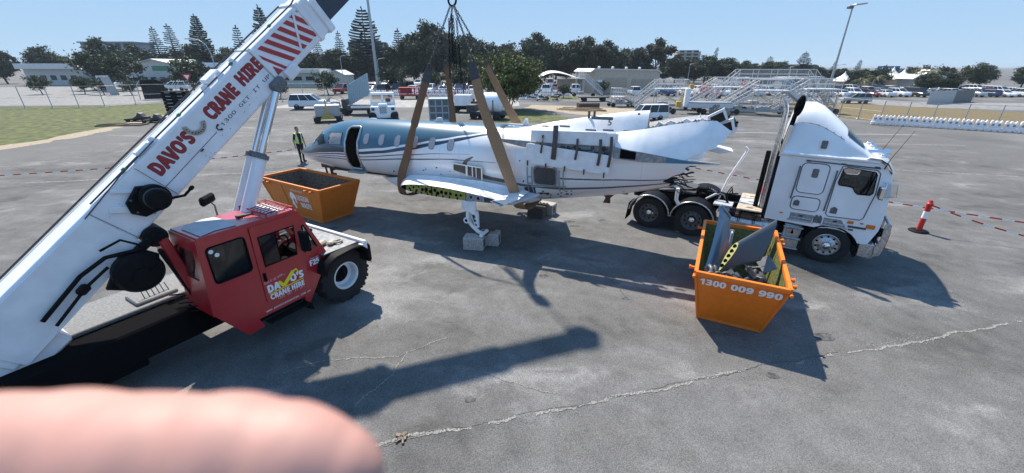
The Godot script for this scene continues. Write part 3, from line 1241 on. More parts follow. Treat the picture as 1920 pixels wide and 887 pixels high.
	for k in 34:
		var a := Vector3(12.7, rng.randf_range(2.1, 2.9), rng.randf_range(-.35, .45))
		var pts := [a]
		for j in 4:
			a += Vector3(rng.randf_range(.1, .32), rng.randf_range(-.16, .1), rng.randf_range(-.1, .12))
			pts.append(a)
		g.tube(pts, rng.randf_range(.008, .02), 5)
	part("cables", g, M.dark_grey, t)
	g = Geo.new()
	for k in 8:
		g.bar(Vector3(12.6, 2.0 + .12 * k, .3 - .08 * k), Vector3(13.3, 2.1 + .13 * k, .2 - .07 * k), .04, .02)
	part("tail_frames", g, M.brown_metal, t)
	# small brackets under the belly and on the spine
	g = Geo.new()
	g.prism(pv([11.35, 1.5, 11.75, 1.52, 11.6, 1.36, 11.62, 1.22, 11.42, 1.22, 11.48, 1.38]), -.05, .08, .01)
	g.box(Vector3(11.9, 1.55, 0), Vector3(.35, .06, .1), .01)
	part("belly_bracket", g, M.rust, t)
	g = Geo.new()
	g.box(Vector3(10.85, 3.6, .12), Vector3(.06, .24, .03), .005)
	g.box(Vector3(10.98, 3.6, .06), Vector3(.06, .24, .03), .005)
	part("spine_bracket", g, M.brown_metal, t)
	g = Geo.new()
	g.box(Vector3(4.95, 1.75, 1.0), Vector3(.05, .06, .03), .01)
	part("static_port", g, M.steel_grey, t)

func blocks() -> void:
	# concrete blocks under the bare legs
	var X := Transform3D(Basis(Vector3.UP, -deg_to_rad(22)), Vector3(-7.96, 0, -15.184))
	for b in [[8.18, 1.86, 12, "concrete", "pale concrete block nearest the camera, under the jet's left leg"], [8.46, 1.42, 12, "concrete", "pale concrete block behind the nearer one under the jet's left leg"], [9.0, -1.3, -8, "concrete_dark", "stained dark concrete block under the jet's right leg beside the paler one"], [9.22, -1.75, -8, "concrete", "pale concrete block under the jet's right leg beside the stained one"]]:
		var g := Geo.new()
		g.box(Vector3(0, .19, 0), Vector3(.58, .38, .38), .018)
		g.T = Transform3D(Basis(), Vector3(0, .19, 0))
		var o := thing("concrete_block", b[4], "block", X * at(b[0], 0, b[1], b[2]), "concrete blocks under the jet")
		part("block", g, M[b[3]], o)
		g = Geo.new()
		g.box(Vector3(.285, .19, .02), Vector3(.02, .22, .16))
		part("socket", g, M.brown_metal, o)
	var g2 := Geo.new()
	g2.box(Vector3(8.36, .4, 1.66), Vector3(.3, .03, .25), .006)
	g2.bar(Vector3(8.3, .42, 1.55), Vector3(8.6, .44, 1.35), .05, .05)
	solo("steel_packer", g2, M.rust, "rusty steel packer between the left leg and its concrete blocks", "packer", X)
	g2 = Geo.new()
	g2.box(Vector3(9.1, .4, -1.5), Vector3(.4, .05, .2), .006)
	for k in 4:
		g2.tube([Vector3(8.9 + .12 * k, .4, -1.5), Vector3(8.95 + .12 * k, .48, -1.45), Vector3(9.05 + .12 * k, .42, -1.4)], .02, 6)
	solo("steel_packer", g2, M.brown_metal, "dark clamps lying on the blocks under the jet's right leg", "packer", X)

func slings() -> void:
	var X := Transform3D(Basis(Vector3.UP, -deg_to_rad(22)), Vector3(-7.96, 0, -15.184))
	var defs := [
		["webbing", "dark brown webbing sling round the jet's nose half, near side", [Vector3(6.5, 4.75, .9), Vector3(6.2, 3.9, 1.0), Vector3(5.78, 2.9, 1.02), Vector3(5.55, 2.3, 1.02), Vector3(5.32, 1.7, 1.08), Vector3(5.24, 1.2, 1.06), Vector3(5.22, .98, .8), Vector3(5.22, .9, 0), Vector3(5.25, .98, -.8), Vector3(5.3, 1.3, -1.05)], .26, 0.0],
		["webbing", "dark brown webbing sling behind the jet's nose half, far side", [Vector3(6.2, 4.85, -.5), Vector3(6.1, 4.0, -.75), Vector3(6.0, 3.0, -1.0), Vector3(5.75, 2.2, -1.04), Vector3(5.4, 1.5, -1.08), Vector3(5.3, 1.28, -1.07)], .26, .1],
		["webbing_old", "pale brown webbing sling in front of the wing root, near side", [Vector3(7.93, 4.9, 1.1), Vector3(8.2, 3.96, 1.15), Vector3(8.6, 2.95, 1.18), Vector3(8.95, 2.1, 1.2), Vector3(9.2, 1.45, 1.16), Vector3(9.25, 1.2, 1.1), Vector3(9.27, 1.0, .7), Vector3(9.27, .95, 0), Vector3(9.25, 1.02, -.7), Vector3(9.2, 1.3, -1.05)], .33, .1],
		["webbing_old", "pale brown webbing sling behind the jet in front of the bushy tree", [Vector3(7.5, 4.85, -.6), Vector3(7.9, 4.05, -.7), Vector3(8.3, 3.35, -.8), Vector3(8.7, 2.6, -1.03), Vector3(9.1, 1.7, -1.06), Vector3(9.2, 1.28, -1.08)], .27, .1]]
	for d in defs:
		var pts: Array = d[2]
		var g := Geo.new()
		# resample smoothly, then a flat strap of some thickness
		var cu := Curve3D.new()
		for i in pts.size():
			var tg: Vector3 = (pts[mini(i + 1, pts.size() - 1)] - pts[maxi(i - 1, 0)]) * .17
			cu.add_point(pts[i], -tg, tg)
		cu.bake_interval = .08
		var q := cu.get_baked_points()
		var rows := []
		for i in q.size():
			var dir := (q[mini(i + 1, q.size() - 1)] - q[maxi(i - 1, 0)]).normalized()
			var out := Vector3(0, q[i].y - 2.2 if q[i].y < 3.2 else 0.0, q[i].z)
			out = (out - dir * out.dot(dir)).normalized()
			var w := dir.cross(out).normalized()
			var tw: float = d[4] + .25 * sin(i * .11)
			if q[i].y > 3.0:
				w = w.rotated(dir, tw)
				out = out.rotated(dir, tw)
			var hw: float = d[3] * .5 * (1.0 if q[i].y < 4.3 else lerpf(1.0, .62, clampf((q[i].y - 4.3) / .6, 0, 1)))
			var th := .012
			var pt := q[i] + out * .03
			rows.append(PackedVector3Array([pt - w * hw - out * th, pt - w * hw + out * th, pt - w * hw * .3 + out * th * 1.6, pt + w * hw * .3 + out * th * 1.6, pt + w * hw + out * th, pt + w * hw - out * th]))
		g.grid(rows, false, true)
		var o := thing("sling", d[1], "sling", X, "webbing slings round the jet")
		part("strap", g, M[d[0]], o)
		var sl := Geo.new()
		for i in mini(7, rows.size() - 1):
			var ra: PackedVector3Array = rows[i]
			var rb: PackedVector3Array = rows[i + 1]
			for k in 6:
				var l := (k + 1) % 6
				var ca := q[i]
				var cb := q[i + 1]
				sl.quad(ca + (ra[k] - ca) * 1.12, cb + (rb[k] - cb) * 1.12, cb + (rb[l] - cb) * 1.12, ca + (ra[l] - ca) * 1.12)
		part("end_sleeve", sl, M.dark_grey, o)
		g = Geo.new()
		var top: Vector3 = pts[0]
		var lp := []
		for k in 14:
			var a := TAU * k / 14
			lp.append(top + Vector3(.055 * cos(a), .03 + .09 * sin(a), .02))
		g.tube(lp, .02, 6, false, true)
		part("shackle", g, M.dark_grey, o)
	# hook ring, chains
	var Xi := X.affine_inverse()
	var ring: Vector3 = Xi * Vector3(-1.62, 6.4, -12.4)
	var h := thing("chain_sling", "black lifting chains fanning out from a ring under the hook", "chain", X)
	var link := func(g: Geo, p: Vector3, d: Vector3, side: Vector3, L: float, r: float) -> void:
		var pts := []
		for k in 10:
			var a := TAU * k / 10
			pts.append(p + d * (cos(a) * L) + side * (sin(a) * L * .55))
		g.tube(pts, r, 5, false, true)
	var run := func(a: Vector3, b: Vector3, L: float, r: float) -> Geo:
		var g := Geo.new()
		var d := (b - a).normalized()
		var s1 := d.cross(Vector3(0, 0, 1)).normalized()
		var s2 := d.cross(s1)
		var cnt := int(a.distance_to(b) / (L * 1.62))
		for k in cnt:
			link.call(g, a + d * (L * 1.62 * (k + .5)), d, s1 if k % 2 == 0 else s2, L, r)
		return g
	var ends := [Vector3(6.5, 4.86, .9), Vector3(6.2, 4.95, -.5), Vector3(7.93, 5.0, 1.1), Vector3(7.5, 4.95, -.6)]
	for i in 4:
		var a: Vector3 = ring + Vector3([-.05, -.02, .05, .03][i], -.08, [.03, -.03, .03, -.03][i])
		part("chain_leg", run.call(a, ends[i], .042, .011), M.dark_grey, h)
	rng.seed = 3
	for i in 5:
		var a := ring + Vector3(-.13 + .065 * i, -.28 - .05 * absf(i - 2), rng.randf_range(-.12, .12))
		part("spare_chain", run.call(a, a + Vector3(-.06 + .035 * i, -rng.randf_range(1.0, 1.75), .02), .045, .009), M.black, h)
	var g3 := Geo.new()
	var rp := []
	for k in 18:
		rp.append(ring + Vector3(.12 * cos(TAU * k / 18), .06 + .14 * sin(TAU * k / 18), 0))
	g3.tube(rp, .028, 8, false, true)
	part("master_ring", g3, M.black, h)
	# hook block and rope up to the boom head
	g3 = Geo.new()
	g3.tube([ring + Vector3(-.03, .2, 0), ring + Vector3(-.1, .32, 0), ring + Vector3(-.03, .45, 0), ring + Vector3(.03, .6, 0)], .05, 8)
	var hb := thing("hook_block", "crane hook block above the chain ring on its wire rope", "hook", X)
	part("hook", g3, M.black, hb)
	g3 = Geo.new()
	g3.T = Transform3D(Basis(Vector3.RIGHT, 0), ring + Vector3(.03, .85, 0))
	g3.box(Vector3(), Vector3(.32, .6, .2), .04)
	part("block_cheek", g3, M.yellow_paint, hb)
	g3 = Geo.new()
	var tip: Vector3 = Xi * Vector3(-1.45, 8.72, -12.25)
	for k in [-.1, .1]:
		g3.tube([ring + Vector3(.03 + k, 1.1, 0), tip + Vector3(k, 0, 0)], .012, 5)
	part("wire_rope", g3, M.steel_grey, hb)

# ---------------------------------------------------------------- bodies: tapered bones joined smoothly, meshed as surface nets
func flesh(g: Geo, bones: Array, cell: float, k: float, paint: Callable) -> void:
	var lo := Vector3.ONE * INF
	var hi := -lo
	for b in bones:
		var r: float = maxf(b[2], b[3])
		for e in 2:
			var p: Vector3 = b[e]
			lo = lo.min(p - Vector3.ONE * r)
			hi = hi.max(p + Vector3.ONE * r)
	lo -= Vector3.ONE * cell * 3
	hi += Vector3.ONE * cell * 3
	var nx := int((hi.x - lo.x) / cell) + 1
	var ny := int((hi.y - lo.y) / cell) + 1
	var nz := int((hi.z - lo.z) / cell) + 1
	var f := PackedFloat32Array()
	f.resize(nx * ny * nz)
	f.fill(9.0)
	for b in bones:
		var A: Vector3 = b[0]
		var B: Vector3 = b[1]
		var ra: float = b[2]
		var rb: float = b[3]
		var fl: Vector3 = b[4] if b.size() > 4 else Vector3.ONE     # stretch of the section
		var AB := B - A
		var L2 := maxf(AB.length_squared(), 1e-9)
		var m := maxf(ra, rb) + k + cell * 2.0
		var i0 := ((A.min(B) - Vector3.ONE * m - lo) / cell).floor()
		var i1 := ((A.max(B) + Vector3.ONE * m - lo) / cell).ceil()
		for z in range(maxi(0, int(i0.z)), mini(nz, int(i1.z) + 1)):
			for y in range(maxi(0, int(i0.y)), mini(ny, int(i1.y) + 1)):
				for x in range(maxi(0, int(i0.x)), mini(nx, int(i1.x) + 1)):
					var p := lo + Vector3(x, y, z) * cell
					var h := clampf((p - A).dot(AB) / L2, 0.0, 1.0)
					var d := ((p - A - AB * h) / fl).length() - lerpf(ra, rb, h)
					var id := x + nx * (y + ny * z)
					var o := f[id]
					var q := maxf(k - absf(o - d), 0.0) / k
					f[id] = minf(o, d) - q * q * k * 0.25
	var at_cell := {}
	var pos := PackedVector3Array()
	var nor := PackedVector3Array()
	var sx := 1
	var sy := nx
	var sz := nx * ny
	for z in nz - 1:
		for y in ny - 1:
			var id := nx * (y + ny * z)
			for x in nx - 1:
				var c000 := f[id]; var c100 := f[id + sx]; var c010 := f[id + sy]; var c110 := f[id + sx + sy]
				var c001 := f[id + sz]; var c101 := f[id + sx + sz]; var c011 := f[id + sy + sz]; var c111 := f[id + sx + sy + sz]
				var mn := minf(minf(minf(c000, c100), minf(c010, c110)), minf(minf(c001, c101), minf(c011, c111)))
				if mn < 0.0:
					var mx := maxf(maxf(maxf(c000, c100), maxf(c010, c110)), maxf(maxf(c001, c101), maxf(c011, c111)))
					if mx >= 0.0:
						var v := [c000, c100, c010, c110, c001, c101, c011, c111]
						var s := Vector3()
						var cnt := 0
						for e in [[0, 1], [2, 3], [4, 5], [6, 7], [0, 2], [1, 3], [4, 6], [5, 7], [0, 4], [1, 5], [2, 6], [3, 7]]:
							var a: float = v[e[0]]
							var b: float = v[e[1]]
							if (a < 0.0) != (b < 0.0):
								var t := a / (a - b)
								var p0 := Vector3(e[0] & 1, (e[0] >> 1) & 1, (e[0] >> 2) & 1)
								var p1 := Vector3(e[1] & 1, (e[1] >> 1) & 1, (e[1] >> 2) & 1)
								s += p0.lerp(p1, t)
								cnt += 1
						at_cell[id] = pos.size()
						pos.append(lo + (Vector3(x, y, z) + s / cnt) * cell)
						nor.append(Vector3(c100 + c110 + c101 + c111 - c000 - c010 - c001 - c011, c010 + c110 + c011 + c111 - c000 - c100 - c001 - c101, c001 + c101 + c011 + c111 - c000 - c100 - c010 - c110).normalized())
				id += 1
	g.colored = true
	for z in range(1, nz - 1):
		for y in range(1, ny - 1):
			for x in range(1, nx - 1):
				var id := x + nx * (y + ny * z)
				var a := f[id] < 0.0
				for ax in 3:
					var st: int = [sx, sy, sz][ax]
					if a == (f[id + st] < 0.0):
						continue
					var u: int = [sy, sz, sx][ax]
					var w: int = [sz, sx, sy][ax]
					var q := [at_cell.get(id, -1), at_cell.get(id - u, -1), at_cell.get(id - u - w, -1), at_cell.get(id - w, -1)]
					if q.min() < 0:
						continue
					var ce: Vector3 = (pos[q[0]] + pos[q[2]]) * .5
					g.col = paint.call(ce)
					g.smooth(pos[q[0]], pos[q[1]], pos[q[2]], nor[q[0]], nor[q[1]], nor[q[2]])
					g.smooth(pos[q[0]], pos[q[2]], pos[q[3]], nor[q[0]], nor[q[2]], nor[q[3]])

func hand_bones(w: Vector3, dir: Vector3, palm: Vector3, side: Vector3, curl: float) -> Array:
	# wrist, direction of the fingers, palm normal, side of the thumb
	var r := []
	r.append([w, w + dir * .05, .028, .03])
	r.append([w + dir * .02 + side * .02, w + dir * .08 + side * .026, .018, .015])
	r.append([w + dir * .02 - side * .015, w + dir * .075 - side * .026, .018, .014])
	var i := 0
	for l in [.07, .08, .075, .06]:
		var a := w + dir * (.085 - .004 * absf(i - 1.3)) + side * (.03 - .02 * i)
		var d := dir
		for s in 3:
			d = (d + palm * curl * (.5 + .3 * s)).normalized()
			var b: Vector3 = a + d * l * [.45, .32, .23][s]
			r.append([a, b, .0095 - .001 * s, .0088 - .001 * s])
			a = b
		i += 1
	var t0 := w + dir * .025 + side * .03
	var t1 := t0 + (dir * .6 + side * .7 + palm * .3).normalized() * .04
	r.append([t0, t1, .014, .011])
	r.append([t1, t1 + (dir * .9 + side * .25 + palm * .35).normalized() * .035, .011, .009])
	return r

func standing_man() -> void:
	# in a hi-vis vest beside the nose; faces local +x
	var o := thing("person", "person in a yellow hi-vis vest, black shirt and dark trousers standing beside the jet's nose", "person", at(-11.43, 0, -21.6, -35, 1.03))
	var b := []
	for s in [1.0, -1.0]:
		b.append([Vector3(0, .93, .09 * s), Vector3(.01 + .07 * s, .5, .12 * s), .092, .058])
		b.append([Vector3(.01 + .07 * s, .5, .12 * s), Vector3(-.02 + .12 * s, .09, .14 * s), .056, .042])
		b.append([Vector3(-.04 + .12 * s, .055, .14 * s), Vector3(.15 + .12 * s, .04, .17 * s), .048, .038])
		b.append([Vector3(-.01, 1.43, .17 * s), Vector3(-.03, 1.15, .25 * s), .058, .045])
		b.append([Vector3(-.03, 1.15, .25 * s), Vector3(.04, .9, .27 * s), .042, .03])
		b.append([Vector3(0, 1.45, .04 * s), Vector3(-.01, 1.44, .15 * s), .06, .062])
	b.append([Vector3(0, .95, -.06), Vector3(0, .95, .06), .105, .105])
	b.append([Vector3(0, 1.0, 0), Vector3(0, 1.18, 0), .125, .12, Vector3(.95, 1, 1.25)])
	b.append([Vector3(0, 1.18, 0), Vector3(0, 1.36, 0), .125, .125, Vector3(.95, 1, 1.35)])
	b.append([Vector3(-.01, 1.45, 0), Vector3(.02, 1.58, 0), .052, .05])
	var g := Geo.new()
	flesh(g, b, .021, .05, func(p: Vector3) -> Color:
		if p.y < .1: return Color(.012, .012, .013)
		if p.y < .98 and absf(p.z) < .235: return Color(.016, .016, .02)
		if p.y > 1.49: return Color(.42, .22, .15)
		if p.y < 1.2 and absf(p.z) > .2: return Color(.42, .22, .15)
		return Color(.014, .014, .016))
	# head with face, hands with fingers, finer
	var hd := [[Vector3(.02, 1.72, 0), Vector3(.025, 1.69, 0), .082, .078, Vector3(1.12, 1.2, .95)], [Vector3(.05, 1.63, 0), Vector3(.075, 1.62, 0), .052, .045], [Vector3(.105, 1.7, 0), Vector3(.122, 1.675, 0), .012, .016], [Vector3(.02, 1.56, 0), Vector3(.02, 1.64, 0), .05, .05],
		[Vector3(.01, 1.69, .082), Vector3(.005, 1.665, .082), .018, .012], [Vector3(.01, 1.69, -.082), Vector3(.005, 1.665, -.082), .018, .012]]
	flesh(g, hd, .009, .02, func(p: Vector3) -> Color:
		if p.x > .09 and absf(p.y - 1.708) < .009 and absf(absf(p.z) - .032) < .016: return Color(.03, .02, .02)
		if p.x > .09 and absf(p.y - 1.635) < .008 and absf(p.z) < .026: return Color(.25, .08, .07)
		return Color(.42, .22, .15))
	for s in [1.0, -1.0]:
		flesh(g, hand_bones(Vector3(.05, .89, .27 * s), Vector3(.12, -1, .02 * s).normalized(), Vector3(.1, 0, -s), Vector3(1, 0, 0), .25), .006, .012, func(_p: Vector3) -> Color: return Color(.42, .22, .15))
	part("body", g, M.cloth, o)
	var v := [[Vector3(0, 1.0, 0), Vector3(0, 1.18, 0), .14, .136, Vector3(.95, 1, 1.25)], [Vector3(0, 1.18, 0), Vector3(0, 1.4, 0), .138, .13, Vector3(.95, 1, 1.38)], [Vector3(-.01, 1.44, .05), Vector3(-.01, 1.45, .15), .068, .066], [Vector3(-.01, 1.44, -.05), Vector3(-.01, 1.45, -.15), .068, .066]]
	var raw := Geo.new()
	flesh(raw, v, .02, .04, func(p: Vector3) -> Color:
		if absf(p.y - 1.12) < .03 or (absf(absf(p.z) - .1) < .022 and p.y > 1.15): return Color(.55, .57, .55)
		return Color(.5, .75, .06))
	# the vest hangs open: leave out the front strip, the neck and the arm holes
	var vest := Geo.new()
	vest.colored = true
	for i in range(0, raw.v.size(), 3):
		var c0 := (raw.v[i] + raw.v[i + 1] + raw.v[i + 2]) / 3.0
		if c0.x > .03 and absf(c0.z) < .06 + .03 * (c0.y - 1.0) / .4: continue
		if c0.y > 1.47 and absf(c0.z) < .07: continue
		if absf(c0.z) > .205 and c0.y > 1.2: continue
		if c0.y < .93: continue
		for k in 3:
			vest.v.append(raw.v[i + k]); vest.n.append(raw.n[i + k]); vest.c.append(raw.c[i + k])
	part("vest", vest, M.cloth, o)
	g = Geo.new()
	flesh(g, [[Vector3(.0, 1.745, 0), Vector3(-.01, 1.73, 0), .084, .082, Vector3(1.12, 1.12, .99)], [Vector3(-.05, 1.7, 0), Vector3(-.05, 1.66, 0), .06, .05]], .011, .02, func(_p: Vector3) -> Color: return Color(.035, .022, .016))
	part("hair", g, M.cloth, o)

func operator_man(X: Transform3D) -> void:
	# seated at the crane's wheel; faces local +x
	var o := thing("person", "person in an orange shirt at the wheel inside the red crane cab", "person", X)
	var b := []
	for s in [1.0, -1.0]:
		b.append([Vector3(-.02, .14, .1 * s), Vector3(.4, .17, .14 * s), .085, .06])
		b.append([Vector3(.4, .17, .14 * s), Vector3(.48, -.25, .14 * s), .058, .042])
		b.append([Vector3(.46, -.28, .14 * s), Vector3(.6, -.3, .15 * s), .045, .036])
		b.append([Vector3(-.04, .6, .18 * s), Vector3(.1, .38, .24 * s), .058, .046])
		b.append([Vector3(.1, .38, .24 * s), Vector3(.36, .52, .15 * s), .043, .03])
		b.append([Vector3(-.05, .62, .04 * s), Vector3(-.05, .61, .15 * s), .06, .062])
	b.append([Vector3(0, .14, 0), Vector3(-.03, .34, 0), .135, .13, Vector3(.95, 1, 1.25)])
	b.append([Vector3(-.03, .34, 0), Vector3(-.05, .54, 0), .13, .13, Vector3(.95, 1, 1.35)])
	b.append([Vector3(-.05, .6, 0), Vector3(-.01, .73, 0), .055, .052])
	var g := Geo.new()
	flesh(g, b, .022, .05, func(p: Vector3) -> Color:
		if p.y < .2 and p.x > .1 or p.y < .12: return Color(.02, .025, .05)
		if p.x > .13 or p.y > .66: return Color(.42, .22, .15)
		return Color(.55, .13, .02))
	flesh(g, [[Vector3(0, .87, 0), Vector3(.005, .84, 0), .082, .078, Vector3(1.12, 1.2, .95)], [Vector3(.03, .78, 0), Vector3(.055, .77, 0), .052, .045], [Vector3(.085, .85, 0), Vector3(.102, .825, 0), .012, .016], [Vector3(0, .84, .082), Vector3(0, .815, .082), .018, .012], [Vector3(0, .84, -.082), Vector3(0, .815, -.082), .018, .012]], .01, .02, func(p: Vector3) -> Color:
		if p.x > .07 and absf(p.y - .858) < .009 and absf(absf(p.z) - .032) < .016: return Color(.03, .02, .02)
		return Color(.42, .22, .15))
	for s in [1.0, -1.0]:
		flesh(g, hand_bones(Vector3(.36, .52, .15 * s), Vector3(.8, .5, -.2 * s).normalized(), Vector3(.3, -.8, 0).normalized(), Vector3(0, .3, -s).normalized(), .8), .007, .012, func(_p: Vector3) -> Color: return Color(.42, .22, .15))
	part("body", g, M.cloth, o)
	g = Geo.new()
	flesh(g, [[Vector3(-.02, .9, 0), Vector3(-.03, .88, 0), .086, .084, Vector3(1.12, 1.1, .99)]], .012, .02, func(_p: Vector3) -> Color: return Color(.35, .36, .3))
	part("hair", g, M.cloth, o)

func fingertip() -> void:
	# the photographer's own hand: a finger lies in front of the lens
	var B := Basis(Vector3.RIGHT, -deg_to_rad(23.1475))
	var X := Transform3D(B, Vector3(0, 4.8, 0))
	var o := thing("person", "out of focus pink fingertip of the person taking the photo, close to the lens", "person", X)
	var g := Geo.new()
	var z := -.075
	var y := -.0441
	var pink := func(_p: Vector3) -> Color: return Color(1, 1, 1)
	flesh(g, [[Vector3(-.0285, y - .001, z), Vector3(-.0335, y - .0005, z), .0038, .0085], [Vector3(-.0335, y - .0005, z), Vector3(-.0425, y, z), .0085, .0116], [Vector3(-.0425, y, z), Vector3(-.054, y, z), .0116, .0131], [Vector3(-.054, y, z), Vector3(-.085, y + .0004, z), .0131, .0136], [Vector3(-.085, y + .0004, z), Vector3(-.1, y, z), .0136, .014],
		[Vector3(-.0395, y + .0022, z + .001), Vector3(-.0415, y + .003, z + .001), .0088, .0086], [Vector3(-.052, y + .003, z + .001), Vector3(-.055, y + .003, z + .001), .0106, .0106], [Vector3(-.067, y + .0015, z + .002), Vector3(-.07, y + .0015, z + .002), .0124, .0124]], .0012, .0025, pink)
	flesh(g, [[Vector3(-.098, y, z), Vector3(-.14, -.05, z + .012), .0138, .0175], [Vector3(-.14, -.05, z + .012), Vector3(-.175, -.085, -.04), .02, .03], [Vector3(-.15, -.08, z - .02), Vector3(-.18, -.11, -.05), .022, .032], [Vector3(-.18, -.11, -.05), Vector3(-.22, -.2, -.01), .036, .03], [Vector3(-.22, -.2, -.01), Vector3(-.32, -.4, .06), .029, .042],
		[Vector3(-.135, -.085, z - .03), Vector3(-.1, -.1, z - .035), .0105, .0098], [Vector3(-.1, -.1, z - .035), Vector3(-.105, -.115, z - .01), .0098, .0088], [Vector3(-.14, -.1, z - .025), Vector3(-.105, -.118, z - .03), .0105, .0098], [Vector3(-.105, -.118, z - .03), Vector3(-.11, -.132, z - .006), .0098, .0085],
		[Vector3(-.145, -.118, z - .02), Vector3(-.112, -.134, z - .025), .01, .0092], [Vector3(-.112, -.134, z - .025), Vector3(-.116, -.146, z - .002), .0092, .008], [Vector3(-.15, -.134, z - .015), Vector3(-.12, -.148, z - .018), .009, .008], [Vector3(-.12, -.148, z - .018), Vector3(-.123, -.158, z + .002), .008, .007]], .005, .01, pink)
	g.colored = false
	part("hand", g, M.hand_skin, o)

# ---------------------------------------------------------------- the mobile crane: x forward, z towards the cab side
func wheel(g: Geo, r: float, w: float, rr: float) -> void:   # tyre round z, outer face at z = 0
	var B := g.T
	g.T = B * Transform3D(Basis(Vector3.RIGHT, PI / 2), Vector3())
	g.lathe([Vector2(rr, -w), Vector2(rr * 1.02, -w), Vector2(r * .9, -w), Vector2(r * .985, -w * .93), Vector2(r, -w * .85), Vector2(r, -w * .15), Vector2(r * .985, -w * .07), Vector2(r * .92, -.012), Vector2(r * .78, 0), Vector2(rr * 1.12, -.015), Vector2(rr, -.03), Vector2(rr, -w)], 40, false)
	g.T = B

func treads(g: Geo, r: float, w: float, count: int, lug: float) -> void:
	for k in count:
		var a := TAU * k / count
		var B := Basis(Vector3(0, 0, 1), a)
		var off := -w * (.27 if k % 2 == 0 else .73)
		g.box(B * Vector3(r + lug * .3, 0, 0) + Vector3(0, 0, off), Vector3(lug, r * TAU / count * .62, w * .5), lug * .2, B * Basis(Vector3(1, 0, 0), .35 if k % 2 == 0 else -.35))
		var off2 := -.02
		g.box(B * Vector3(r * .955, 0, 0) + Vector3(0, 0, off2), Vector3(r * .07, r * TAU / count * .5, .03), .004, B)

